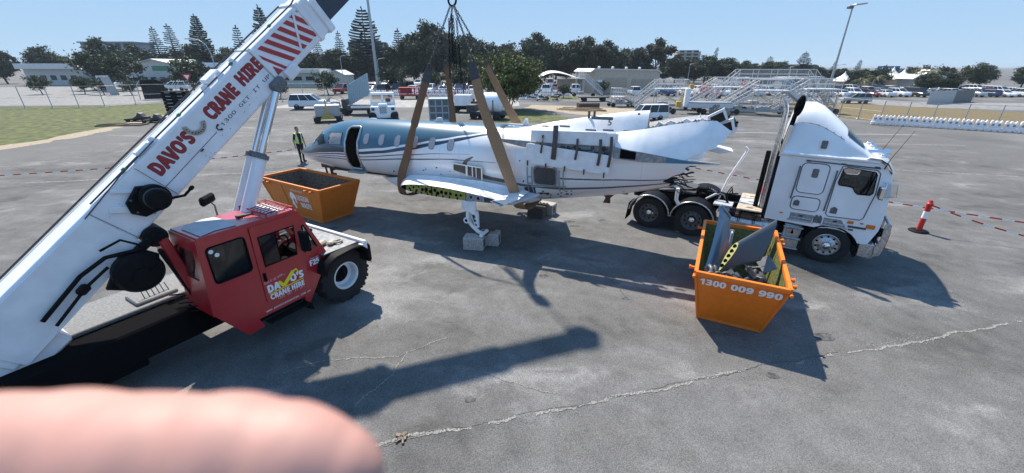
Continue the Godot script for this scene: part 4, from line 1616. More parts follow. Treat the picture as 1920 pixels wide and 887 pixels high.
func crane() -> void:
	var X := Transform3D(Basis(Vector3.UP, deg_to_rad(60)), Vector3(-3.693, 0, -7.525))
	var t := thing("mobile_crane", "red and white pick and carry crane with a raised white boom and dark cab windows", "crane", X)
	# --- cab
	var side := pv([-2.27, 2.36, -1.51, 2.36, -.66, 2.36, -.50, 2.04, -.17, 1.25, -.76, .42, -.84, .42, -.84, .6, -1.74, .6, -1.68, .42, -1.97, .40, -2.36, 1.02])
	var w1 := rrect(-2.2, 1.55, -1.62, 2.18, .06)
	var w2 := pv([-1.45, 2.12, -.73, 2.12, -.79, 1.5, -1.45, 1.5])
	var w3 := pv([-.6, 2.03, -.57, 2.03, -.38, 1.52, -.6, 1.52])
	var g := Geo.new()
	g.holed(side, [w1, w2, w3], 0.0, -.035)
	g.holed(side, [w1, w2, w3], -.83, -.865)
	# roof, back with a window, screen, floor
	g.box(Vector3(-1.465, 2.365, -.4325), Vector3(1.61, .03, .865), .012)
	var back := Geo.new()
	back.T = Transform3D(Basis(Vector3(0, 0, 1), Vector3(.065, 1, 0).normalized(), Vector3(-1, .065, 0).normalized()), Vector3(-2.36, 1.02, 0))
	back.holed(pv([-.86, 0, -.005, 0, -.005, 1.34, -.86, 1.34]), [rrect(-.78, .6, -.16, 1.12, .06)], -.015, .02)
	g.v.append_array(back.v); g.n.append_array(back.n); g.c.append_array(back.c)
	g.quad(Vector3(-2.36, 1.02, -.01), Vector3(-1.97, .4, -.01), Vector3(-1.97, .4, -.86), Vector3(-2.36, 1.02, -.86))
	g.quad(Vector3(-.17, 1.25, -.01), Vector3(-.76, .42, -.01), Vector3(-.76, .42, -.86), Vector3(-.17, 1.25, -.86))
	g.quad(Vector3(-.17, 1.25, -.01), Vector3(-.17, 1.25, -.86), Vector3(-.3, 1.56, -.86), Vector3(-.3, 1.56, -.01))
	g.box(Vector3(-.58, 2.2, -.43), Vector3(.05, .3, .84), 0, Basis(Vector3(0, 0, 1), .46))
	var cab := part("cab", g, M.red_paint, t)
	g = Geo.new()
	g.box(Vector3(-1.3, .75, -.43), Vector3(1.5, .05, .8))
	g.box(Vector3(-1.75, 1.05, -.45), Vector3(.42, .5, .5), .05)
	g.box(Vector3(-1.98, 1.6, -.45), Vector3(.12, .75, .5), .05)
	g.box(Vector3(-.55, 1.3, -.43), Vector3(.25, .35, .7), .04)
	g.box(Vector3(-1.3, 1.1, -.8), Vector3(1.2, .5, .05))
	part("cab_interior", g, M.black, cab)
	g = Geo.new()
	var st := []
	for k in 18:
		st.append(Vector3(-.82 + .1 * sin(TAU * k / 18), 1.62 + .16 * sin(TAU * k / 18), -.43 + .2 * cos(TAU * k / 18)))
	g.tube(st, .016, 6, false, true)
	g.tube([Vector3(-.82, 1.62, -.43), Vector3(-.6, 1.3, -.43)], .03, 6)
	part("steering_wheel", g, M.black_flat, cab)
	for e in [[w1, "rear_side_window", "dark_glass"], [w3, "quarter_window", "cab_glass"]]:
		g = Geo.new()
		g.prism(e[0], -.018, -.022)
		var p := part("window", g, M[e[2]], t)
		g = Geo.new()
		g.tube(loop3(e[0], .004), .013, 6, false, true)
		part("window_seal", g, M.black_flat, p)
		if e[0] == w1:
			g = Geo.new()
			for q in [[-2.13, 2.1, .035], [-2.06, 2.02, .035]]:
				g.T = Transform3D(Basis(Vector3.RIGHT, PI / 2), Vector3(q[0], q[1], -.016))
				g.lathe([Vector2(0, .004), Vector2(q[2], .004), Vector2(q[2], 0)], 16)
			part("window_sticker", g, M.white_ink, p)
			g = Geo.new()
			g.box(Vector3(-1.93, 1.66, -.1), Vector3(.07, .14, .05), .02)
			g.tube([Vector3(-1.88, 1.72, -.1), Vector3(-1.86, 1.62, -.08)], .012, 6)
			part("drink_bottle", g, M.pale_wall, p)
	for zz in [-.845]:
		for e in [w1, w2, w3]:
			g = Geo.new()
			g.prism(e, zz, zz - .004)
			part("window", g, M.cab_glass, t)
	g = Geo.new()
	g.T = back.T
	g.prism(rrect(-.78, .6, -.16, 1.12, .06), 0, .004)
	part("rear_window", g, M.dark_glass, t)
	g = Geo.new()
	g.quad(Vector3(-.63, 2.3, -.05), Vector3(-.63, 2.3, -.82), Vector3(-.3, 1.58, -.82), Vector3(-.3, 1.58, -.05))
	part("windscreen", g, M.cab_glass, t)
	# door: a proud panel with its own window
	g = Geo.new()
	var dp := pv([-1.52, 2.3, -.7, 2.3, -.66, 2.2, -.7, 1.5, -.72, .86, -1.5, .8, -1.54, .86])
	g.holed(dp, [pv([-1.42, 2.09, -.77, 2.09, -.82, 1.53, -1.42, 1.53])], .004, .022)
	var door := part("door", g, M.red_paint, t)
	g = Geo.new()
	g.tube(loop3(pv([-1.42, 2.09, -.77, 2.09, -.82, 1.53, -1.42, 1.53]), .022), .014, 6, false, true)
	g.bar(Vector3(-1.12, 2.08, .014), Vector3(-1.12, 1.54, .014), .012, .02)
	part("window_seal", g, M.black_flat, door)
	g = Geo.new()
	g.prism(pv([-1.41, 2.08, -1.12, 2.08, -1.12, 1.54, -1.41, 1.54]), .008, .012)
	part("window_pane", g, M.dark_glass, door)
	g = Geo.new()
	g.box(Vector3(-1.475, 1.34, .035), Vector3(.05, .17, .03), .01)
	part("handle", g, M.black_flat, door)
	g = Geo.new()
	g.bar(Vector3(-1.52, 1.3, .012), Vector3(-1.52, 2.28, .012), .01, .01)
	part("door_gap", g, M.black_flat, door)
	# door lettering
	letters("lettering", "DA", .22, .14, M.white_ink, door, Transform3D(Basis(), Vector3(-1.48, 1.02, .024)), true, false, .006)
	letters("lettering", "O'S", .26, .14, M.white_ink, door, Transform3D(Basis(), Vector3(-1.05, 1.04, .024)), true, false, .006)
	g = Geo.new()
	var arm := [Vector2(-1.27, 1.15), Vector2(-1.19, 1.03), Vector2(-.97, 1.24), Vector2(-.9, 1.25), Vector2(-.875, 1.17)]
	for k in 4:
		var p0: Vector2 = arm[k]
		var p1: Vector2 = arm[k + 1]
		var nn := (p1 - p0).normalized().orthogonal() * ([.03, .034, .016, .01][k] as float)
		g.prism(PackedVector2Array([p0 + nn, p1 + nn, p1 - nn, p0 - nn]), .024, .029 + .0006 * k)
	g.prism(pv([-1.48, 1.0, -.8, 1.018, -.8, 1.0, -1.48, .98]), .024, .028)
	part("lettering", g, M.yellow_ink, door)
	letters("lettering", "CRANE HIRE", .66, .1, M.white_ink, door, Transform3D(Basis(), Vector3(-1.47, .87, .024)), true, false, .003)
	letters("lettering", "1300 GET IT UP!", .54, .06, M.pink_ink, door, Transform3D(Basis(), Vector3(-1.36, .815, .024)), true, true)
	letters("lettering", "Get it up with...", .4, .07, M.pink_ink, door, Transform3D(Basis(Vector3(0, 0, 1), .1), Vector3(-1.51, 1.185, .024)), false)
	letters("lettering", "WWW.DAVOSCRANEHIRE.COM.AU", .89, .035, M.white_ink, t, Transform3D(Basis(), Vector3(-1.6, .66, .005)), true, true)
	letters("lettering", "F25", .2, .11, M.white_ink, t, Transform3D(Basis(), Vector3(-.6, 1.17, .005)), true, false, .004)
	g = Geo.new()
	for k in 9:
		g.box(Vector3(-.575 + .02 * k + (.01 if k > 4 else 0.0), 1.31, .003), Vector3(.013, .018, .004))
	part("small_print", g, M.pink_ink, t)
	# roof plate, vent, rack over white panels
	g = Geo.new()
	g.prism(pv([-2.2, .02, -1.95, .1, -1.66, .05, -1.6, .2, -1.64, .78, -1.8, .83, -2.1, .76, -2.2, .62]), -.012, .0, .004)
	part("roof_plate", g, M.plate, t, Transform3D(Basis(Vector3(1, 0, 0), Vector3(0, 0, -1), Vector3(0, 1, 0)), Vector3(0, 2.396, 0)))
	g = Geo.new()
	for k in 4:
		g.box(Vector3(-.95 + .0, 2.39, -.1 - .0) + Vector3(-.13 + .09 * k, 0, -.36), Vector3(.07, .02, .74), .006)
	part("roof_panel", g, M.white_paint, t)
	g = Geo.new()
	var RK := [Vector3(-1.18, 2.44, .0), Vector3(-.7, 2.44, .02), Vector3(-.7, 2.44, -.84), Vector3(-1.18, 2.44, -.84)]
	g.tube(RK, .013, 6, false, true)
	for k in 9:
		var zz := -.02 - .1 * k
		g.tube([Vector3(-1.18, 2.44, zz), Vector3(-.94, 2.46, zz), Vector3(-.7, 2.44, zz)], .009, 5)
	for p in RK:
		g.tube([p, p + Vector3(0, -.07, 0)], .012, 5)
	part("roof_rack", g, M.red_ink, t)
	g = Geo.new()
	g.box(Vector3(-1.4, 2.4, -.42), Vector3(.12, .04, .1), .01)
	g.box(Vector3(-1.28, 2.395, -.4), Vector3(.18, .025, .04), .005)
	part("roof_bracket", g, M.dark_ink, t)
	# mirrors
	g = Geo.new()
	g.tube([Vector3(-.66, 1.5, .03), Vector3(-.68, 1.62, .16), Vector3(-.7, 2.0, .2)], .014, 6)
	g.box(Vector3(-.72, 1.8, .2), Vector3(.07, .42, .2), .03, Basis(Vector3.UP, .5))
	part("mirror", g, M.black, t)
	g = Geo.new()
	g.tube([Vector3(-1.55, 2.36, -.86), Vector3(-1.45, 2.5, -1.1), Vector3(-1.4, 2.5, -1.35)], .014, 6)
	g.box(Vector3(-1.42, 2.55, -1.4), Vector3(.1, .17, .4), .035, Basis(Vector3.UP, -.9))
	part("mirror", g, M.black, t)
	# step below the door
	g = Geo.new()
	g.box(Vector3(-1.25, .5, -.22), Vector3(.88, .18, .02))
	g.box(Vector3(-1.2, .44, -.02), Vector3(.82, .025, .2), .006)
	g.prism(pv([-.86, .52, -.76, .42, -.74, .25, -.82, .3]), -.1, .06)
	part("step", g, M.black, t)
	# --- front deck, bumper, fender
	g = Geo.new()
	g.prism(pv([-.35, -.1, .44, -.15, .48, 1.72, -.3, 1.72]), -.03, .0, .006)
	part("front_deck", g, M.deck_metal, t, Transform3D(Basis(Vector3(1, 0, 0), Vector3(0, 0, -1), Vector3(0, 1, 0)), Vector3(0, 1.33, 0)))
	g = Geo.new()
	g.box(Vector3(.5, 1.345, -.7), Vector3(.07, .07, 2.1), .012)
	g.prism(pv([.4, 1.31, .54, 1.31, .54, 1.17]), .22, .34, .005)
	part("front_strip", g, M.white_paint, t)
	g = Geo.new()
	var fo := []
	for q in [[-.5, .98], [-.42, 1.2], [-.2, 1.3], [.2, 1.33], [.45, 1.3], [.58, 1.15], [.6, .86]]:
		fo.append(PackedVector3Array([Vector3(q[0], q[1] - .02, -.62), Vector3(q[0], q[1], -.62), Vector3(q[0], q[1], .3), Vector3(q[0], q[1] - .05, .32), Vector3(q[0], q[1] - .06, .3), Vector3(q[0], q[1] - .02, .28)]))
	g.grid(fo, false, true)
	g.prism(pv([.46, 1.27, .6, 1.27, .64, 1.2, .64, .86, .56, .84, .54, 1.1]), -.6, .32, .02)
	part("mudguard", g, M.black, t)
	g = Geo.new()
	g.box(Vector3(-.12, 1.385, -.32), Vector3(.32, .09, .16), .03, Basis(Vector3.UP, .3))
	g.box(Vector3(.08, 1.375, -.2), Vector3(.2, .07, .13), .025, Basis(Vector3.UP, .3))
	var lp := []
	for k in 14:
		lp.append(Vector3(.2 + .09 * cos(TAU * k / 14), 1.37, -.15 + .06 * sin(TAU * k / 14)))
	g.tube(lp, .022, 6, false, true)
	g.tube([Vector3(-.2, 1.36, -.42), Vector3(-.18, 1.52, -.42)], .025, 8)
	part("deck_shackle", g, M.beige, t)
	g = Geo.new()
	g.tube([Vector3(-.2, 1.6, -1.1), Vector3(.0, 1.42, -1.1), Vector3(.3, 1.38, -1.2)], .04, 8)
	g.box(Vector3(-.1, 1.36, -1.3), Vector3(.5, .07, .4), .02)
	part("deck_fittings", g, M.black, t)
	# wheels
	for q in [[.15, .6, .02, 0.0], [.15, .6, -2.14, PI], [-5.3, .6, -.3, 0.0], [-5.3, .6, -2.46, PI]]:
		var W := Transform3D(Basis(Vector3.UP, q[3]), Vector3(q[0], q[1], q[2]))
		g = Geo.new()
		wheel(g, .585, .46, .3)
		treads(g, .585, .46, 34, .035)
		var wh := part("wheel", g, M.rubber, t, W)
		g = Geo.new()
		g.T = Transform3D(Basis(Vector3.RIGHT, PI / 2), Vector3())
		g.lathe([Vector2(.31, -.02), Vector2(.285, -.012), Vector2(.265, -.05), Vector2(.262, -.2), Vector2(.2, -.22), Vector2(.19, -.26), Vector2(.16, -.26)], 32)
		part("rim", g, M.white_paint, wh)
		g = Geo.new()
		g.T = Transform3D(Basis(Vector3.RIGHT, PI / 2), Vector3())
		g.lathe([Vector2(.262, -.21), Vector2(.1, -.262), Vector2(.09, -.2), Vector2(0, -.2)], 24)
		part("hub", g, M.black, wh)
	# --- chassis
	g = Geo.new()
	g.box(Vector3(-1.1, .75, -1.1), Vector3(3.0, .5, .8), .03)
	g.box(Vector3(.1, .62, -1.05), Vector3(.25, .25, 1.8), .03)
	g.box(Vector3(-4.1, .72, -1.35), Vector3(4.3, .56, 1.3), .03)
	g.box(Vector3(-4.6, .48, -1.4), Vector3(2.9, .36, 1.28), .03)
	g.box(Vector3(-5.3, .62, -1.4), Vector3(.25, .25, 1.9), .03)
	part("chassis", g, M.black_flat, t)
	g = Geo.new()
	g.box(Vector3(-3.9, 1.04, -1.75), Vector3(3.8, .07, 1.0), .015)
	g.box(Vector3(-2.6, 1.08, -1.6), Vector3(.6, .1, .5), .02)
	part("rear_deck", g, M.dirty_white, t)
	g = Geo.new()
	rng.seed = 12
	for k in 6:
		g.bar(Vector3(-2.75 + .07 * k, 1.1, -1.42), Vector3(-2.75 + .07 * k, 1.35 - .02 * k, -1.55), .01, .02)
	part("hoses", g, M.dark_grey, t)
	# --- boom, its own leaning frame inside the crane
	var u := Vector3(.447, .6266, -.6384).normalized()
	var w := Vector3(.8192, 0, .5736)
	var vv := w.cross(u).normalized()
	if vv.y < 0:
		vv = -vv
	var Y := X.affine_inverse() * Transform3D(Basis(u, vv, w), Vector3(-5.557, 2.63, -5.897))
	g = Geo.new()
	g.T = Transform3D(Basis(Vector3(0, 0, 1), Vector3(0, 1, 0), Vector3(-1, 0, 0)), Vector3())   # prism along u
	var sec := rrect(-.56, 0, 0, .7, .045, 3)
	g.T = Transform3D(Basis(Vector3(0, 0, 1), Vector3(0, 1, 0), Vector3(1, 0, 0)), Vector3())
	g.prism(sec, -2.6, 3.01, .01)
	var bm := part("boom", g, M.boom_paint, t, Y)
	g = Geo.new()
	g.T = Transform3D(Basis(Vector3(0, 0, 1), Vector3(0, 1, 0), Vector3(1, 0, 0)), Vector3())
	g.prism(rrect(-.555, .01, -.005, .695, .045, 3), 3.03, 4.5, .008)
	g.prism(rrect(-.575, -.02, .015, .72, .05, 3), 4.2, 4.3, .01)
	g.prism(rrect(-.585, -.03, .025, .6, .05, 3), 4.46, 4.62, .02)
	g.prism(rrect(-.57, -.015, .012, .715, .05, 3), 2.985, 3.035, .006)
	part("boom_head_section", g, M.boom_paint, bm)
	g = Geo.new()
	g.T = Transform3D(Basis(Vector3(0, 0, 1), Vector3(0, 1, 0), Vector3(1, 0, 0)), Vector3())
	g.prism(rrect(-.5, .11, -.05, .58, .04, 3), 4.5, 7.6, .01)
	g.prism(rrect(-.46, .15, -.09, .52, .04, 3), 7.6, 9.9, .01)
	g.box(Vector3(-.275, .3, 10.0), Vector3(.5, .5, .5), .05)
	part("inner_boom", g, M.navy_steel, bm)
	# weld plates and brackets on the side and top
	g = Geo.new()
	g.prism(pv([-2.5, -.05, -.45, -.05, -.43, .6, -.43, .66, -2.5, .66]), .003, .02, .004)
	g.box(Vector3(-.1, .33, .02), Vector3(.5, .1, .03), .008, Basis(Vector3(0, 0, 1), -.9))
	g.box(Vector3(.1, .52, .02), Vector3(.4, .06, .03), .008, Basis(Vector3(0, 0, 1), -.9))
	g.box(Vector3(.1, .18, .02), Vector3(.34, .06, .03), .008, Basis(Vector3(0, 0, 1), -.9))
	for q in [.9, 2.02, 2.35, 2.66]:
		g.prism(pv([q - .07, .7, q + .07, .7, q + .03, .79, q - .03, .79]), -.06, -.04, .003)
	g.box(Vector3(.72, .74, -.1), Vector3(.26, .07, .16), .02)
	g.box(Vector3(2.3, .74, -.3), Vector3(.3, .08, .3), .02)
	g.box(Vector3(3.3, .03, .03), Vector3(.3, .2, .06), .02)
	part("boom_bracket", g, M.boom_paint, bm)
	g = Geo.new()
	for e in [[-.42, .02, -.42, .66], [-.42, .3, -2.4, .3], [.42, .02, .42, .66], [2.97, .03, 2.97, .68]]:
		g.tube([Vector3(e[0], e[1], .003), Vector3(e[2], e[3], .003)], .006, 5)
	part("weld_seam", g, M.grey_paint, bm)
	g = Geo.new()
	rng.seed = 19
	for k in 26:
		var p := Vector2(rng.randf_range(-.4, 2.9), rng.randf_range(.02, .66))
		if p.y > .3 and p.x > .5: p.y = rng.randf_range(.02, .16)
		var l := rng.randf_range(.01, .05)
		g.prism(pv([p.x, p.y, p.x + l, p.y + rng.randf_range(-.008, .008), p.x + l * .6, p.y + .009]), .0005, .0015)
	part("scuff", g, M.grey_paint, bm)
	g = Geo.new()
	g.tube([Vector3(-.3, .72, -.05), Vector3(1.0, .735, -.05), Vector3(4.2, .735, -.05)], .012, 6)
	g.tube([Vector3(-.5, .66, .02), Vector3(.2, .72, .0), Vector3(.9, .735, -.02)], .009, 5)
	g.tube([Vector3(-2.4, .72, -.5), Vector3(1.0, .74, -.5), Vector3(4.2, .73, -.5)], .014, 5)
	g.tube([Vector3(4.2, .735, -.05), Vector3(4.45, .8, -.05), Vector3(4.62, .74, -.1), Vector3(4.75, .62, -.12)], .014, 5)
	part("boom_hose", g, M.dark_grey, bm)
	g = Geo.new()
	for q in [.33, 1.44, 2.62, 3.6]:
		g.box(Vector3(q, .735, -.05), Vector3(.06, .04, .05), .008)
	part("hose_clamp", g, M.sign_green, bm)
	g = Geo.new()
	g.bar(Vector3(.25, .215, .002), Vector3(1.58, .225, .002), .004, .008)
	g.box(Vector3(1.2, .2, .01), Vector3(.06, .018, .03), .004)
	part("boom_line", g, M.dark_ink, bm)
	g = Geo.new()
	g.prism(pv([3.7, .14, 4.08, .66, 4.13, .66, 3.75, .14]), .001, .006)
	part("boom_strip", g, M.boom_paint, bm)
	# red slanted bars
	for k in 8:
		var u0 := 3.12 + .172 * k
		g = Geo.new()
		var hi0 := .63
		var p := pv([u0, hi0, u0 + .095, hi0, u0 + .095 + .33, .13, u0 + .33, .13])
		if k == 7:
			p = pv([u0, hi0, u0 + .09, hi0, u0 + .11, .6, u0 + .11, .45])
		for q in Geometry2D.intersect_polygons(p, pv([3.06, .1, 4.18, .1, 4.18, .66, 3.06, .66])):
			g.prism(q, -.004, .0015)
		if g.v.size():
			part("red_bar", g, M.red_stripe, bm)
	g = Geo.new()
	g.prism(pv([3.06, .14, 3.2, .14, 3.1, .3]), -.004, .0015)
	g.prism(pv([3.06, .47, 3.06, .56, 3.3, .13, 3.24, .13]), -.004, .0012)
	part("red_bar", g, M.red_stripe, bm)
	for q in [["DAVO'S", .53, .36, .75, .2], ["CRANE", 1.7, .375, .645, .2], ["HIRE", 2.48, .4, .5, .19]]:
		var face := Transform3D(Basis(), Vector3(q[1], q[2], .002))
		letters("lettering", q[0], q[3], q[4], M.dark_ink, bm, Transform3D(Basis(), Vector3(q[1], q[2], .0)), true, false, .013, .003)
		letters("lettering", q[0], q[3], q[4], M.red_ink, bm, face, true, false, .004, .006)
	letters("lettering", "1300 GET IT UP", 1.22, .055, M.dark_ink, bm, Transform3D(Basis(), Vector3(1.72, .215, .002)), false, true)
	g = Geo.new()
	g.tube([Vector3(1.68, .29, .004), Vector3(1.63, .27, .004), Vector3(1.625, .23, .004), Vector3(1.665, .195, .004)], .012, 5)
	g.box(Vector3(1.68, .285, .004), Vector3(.035, .03, .006))
	g.box(Vector3(1.665, .2, .004), Vector3(.035, .03, .006))
	part("handset_mark", g, M.dark_ink, bm)
	g = Geo.new()
	for k in 16:
		var a0 := deg_to_rad(152.0 + 11.6 * k)
		var a1 := deg_to_rad(152.0 + 11.6 * (k + 1))
		var ce := Vector3(1.45, .53, .02)
		g.quad(ce + Vector3(cos(a0), sin(a0), 0) * .1, ce + Vector3(cos(a1), sin(a1), 0) * .1, ce + Vector3(cos(a1), sin(a1), 0) * .17, ce + Vector3(cos(a0), sin(a0), 0) * .17)
		g.quad(ce + Vector3(cos(a0), sin(a0), 0) * .17, ce + Vector3(cos(a1), sin(a1), 0) * .17, ce + Vector3(cos(a1) * .17, sin(a1) * .17, -.02), ce + Vector3(cos(a0) * .17, sin(a0) * .17, -.02))
	g.T = Transform3D()
	part("angle_gauge", g, M.beige, bm)
	g = Geo.new()
	for k in 9:
		var a0 := deg_to_rad(172.0 + 18.0 * k)
		g.box(Vector3(1.45, .53, .022) + Vector3(cos(a0), sin(a0), 0) * .135, Vector3(.02, .018, .004))
	part("gauge_marks", g, M.dark_ink, bm)
	# cable reels, rails and struts at the boom foot
	g = Geo.new()
	var hex := pv([-.07, .46, .2, .52, .36, .36, .34, .14, .14, .06, -.1, .16, -.16, .32])
	g.prism(hex, .02, .12, .02)
	g.T = Transform3D(Basis(Vector3.RIGHT, PI / 2), Vector3(.2, .27, .1))
	g.lathe([Vector2(.2, -.02), Vector2(.2, .1), Vector2(.15, .14), Vector2(.15, .26), Vector2(.12, .28), Vector2(0, .28)], 24)
	g.T = Transform3D()
	g.tube([Vector3(.3, .1, .1), Vector3(.45, -.02, .1), Vector3(.6, -.02, .1)], .022, 6)
	g.box(Vector3(.6, -.02, .1), Vector3(.09, .06, .06), .02)
	var reel := part("cable_reel", g, M.black, bm)
	g = Geo.new()
	for k in 5:
		var ring := []
		for j in 20:
			ring.append(Vector3(.2 + .153 * cos(TAU * j / 20), .27 + .153 * sin(TAU * j / 20), .15 + .026 * k))
		g.tube(ring, .013, 5, false, true)
	part("cable_turn", g, M.dark_grey, reel)
	g = Geo.new()
	for k in 6:
		g.T = Transform3D(Basis(Vector3.RIGHT, PI / 2), Vector3(.1 + .2 * cos(k * 1.05) + .0, .29 + .19 * sin(k * 1.05), .122))
		g.lathe([Vector2(0, .012), Vector2(.014, .012), Vector2(.014, -.01)], 6)
	part("bolt", g, M.steel_grey, reel)
	g = Geo.new()
	g.prism(pv([-1.25, -.1, -.75, .08, -.55, -.05, -.5, -.3, -.75, -.5, -1.1, -.45]), .02, .16, .03)
	g.T = Transform3D(Basis(Vector3.RIGHT, PI / 2), Vector3(-.85, -.24, .1))
	g.lathe([Vector2(.3, -.05), Vector2(.31, .12), Vector2(.27, .2), Vector2(.1, .21), Vector2(.1, .26), Vector2(0, .26)], 28)
	g.T = Transform3D()
	for k in 5:
		g.box(Vector3(-.95 + .07 * k, -.2 - .03 * k, .33), Vector3(.1, .012, .01))
	part("cable_reel", g, M.black, bm)
	g = Geo.new()
	g.tube([Vector3(-1.9, .2, .08), Vector3(-1.2, .26, .12), Vector3(-.85, .2, .14), Vector3(-.62, .0, .14), Vector3(-.45, -.1, .12)], .03, 7)
	g.tube([Vector3(-1.9, .05, .1), Vector3(-1.3, .12, .14), Vector3(-.95, .1, .16)], .022, 7)
	g.tube([Vector3(-.8, .3, .12), Vector3(-.55, .22, .15), Vector3(-.5, .0, .15), Vector3(-.62, -.12, .14)], .018, 6)
	g.box(Vector3(-1.35, .12, .12), Vector3(.16, .12, .1), .03)
	g.bar(Vector3(-.6, -.06, .1), Vector3(-.25, -.1, .1), .1, .12, .02)
	g.T = Transform3D(Basis(Vector3.RIGHT, PI / 2), Vector3(-.3, -.12, .0))
	g.lathe([Vector2(.16, -.3), Vector2(.16, .1), Vector2(.13, .14), Vector2(.07, .14), Vector2(.06, .17), Vector2(0, .17)], 20)
	part("boom_rail", g, M.black, bm)
	# strut from the pivot to the cab
	g = Geo.new()
	var pa: Vector3 = Y * Vector3(-.3, -.12, .02)
	g.bar(pa + Vector3(.05, -.05, 0), Vector3(-2.3, 1.35, -.75), .14, .3, .02)
	part("strut", g, M.red_paint, t)
	g = Geo.new()
	g.bar(pa + Vector3(0, -.22, .05), Vector3(-2.28, 1.1, -.7), .16, .1, .02)
	g.tube([pa + Vector3(0, .12, 0), Vector3(-2.3, 1.75, -.8)], .02, 6)
	g.tube([pa + Vector3(0, .16, .05), Vector3(-2.25, 1.9, -.83)], .014, 6)
	for k in 5:
		g.bar(Vector3(-2.62 + .04 * k, 1.35 - .1 * k, -.72), Vector3(-2.5 + .04 * k, 1.38 - .1 * k, -.5), .012, .02)
	part("strut_shield", g, M.black, t)
	# boom post on the chassis
	g = Geo.new()
	var ft: Vector3 = Y * Vector3(-2.4, .3, -.28)
	g.bar(Vector3(ft.x + .3, .9, ft.z), ft, .5, .8, .04)
	part("boom_post", g, M.boom_paint, t)
	# twin lift rams
	for k in [-.13, .13]:
		var top: Vector3 = X.affine_inverse() * (Vector3(-4.27, 4.5, -7.73) + w * (k - .1))
		var bot: Vector3 = X.affine_inverse() * (Vector3(-5.25, 1.0, -6.35) + w * (k - .1))
		var mid: Vector3 = bot.lerp(top, .665)
		g = Geo.new()
		g.tube([bot, mid], .115, 16)
		var ram := part("lift_ram", g, M.boom_paint, t)
		g = Geo.new()
		g.tube([mid.lerp(top, .0), mid.lerp(top, -.06)], .135, 16)
		g.tube([mid.lerp(top, .02), mid.lerp(top, .0)], .09, 16)
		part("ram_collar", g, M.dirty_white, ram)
		g = Geo.new()
		g.tube([mid, top], .06, 16)
		part("ram_rod", g, M.chrome, ram)
	g = Geo.new()
	var tt: Vector3 = X.affine_inverse() * (Vector3(-4.27, 4.5, -7.73) - w * .1)
	g.box(tt, Vector3(.3, .2, .42), .04, Y.basis)
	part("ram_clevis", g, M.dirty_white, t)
	operator_man(X * Transform3D(Basis(), Vector3(-1.3, 1.2, -.43)))

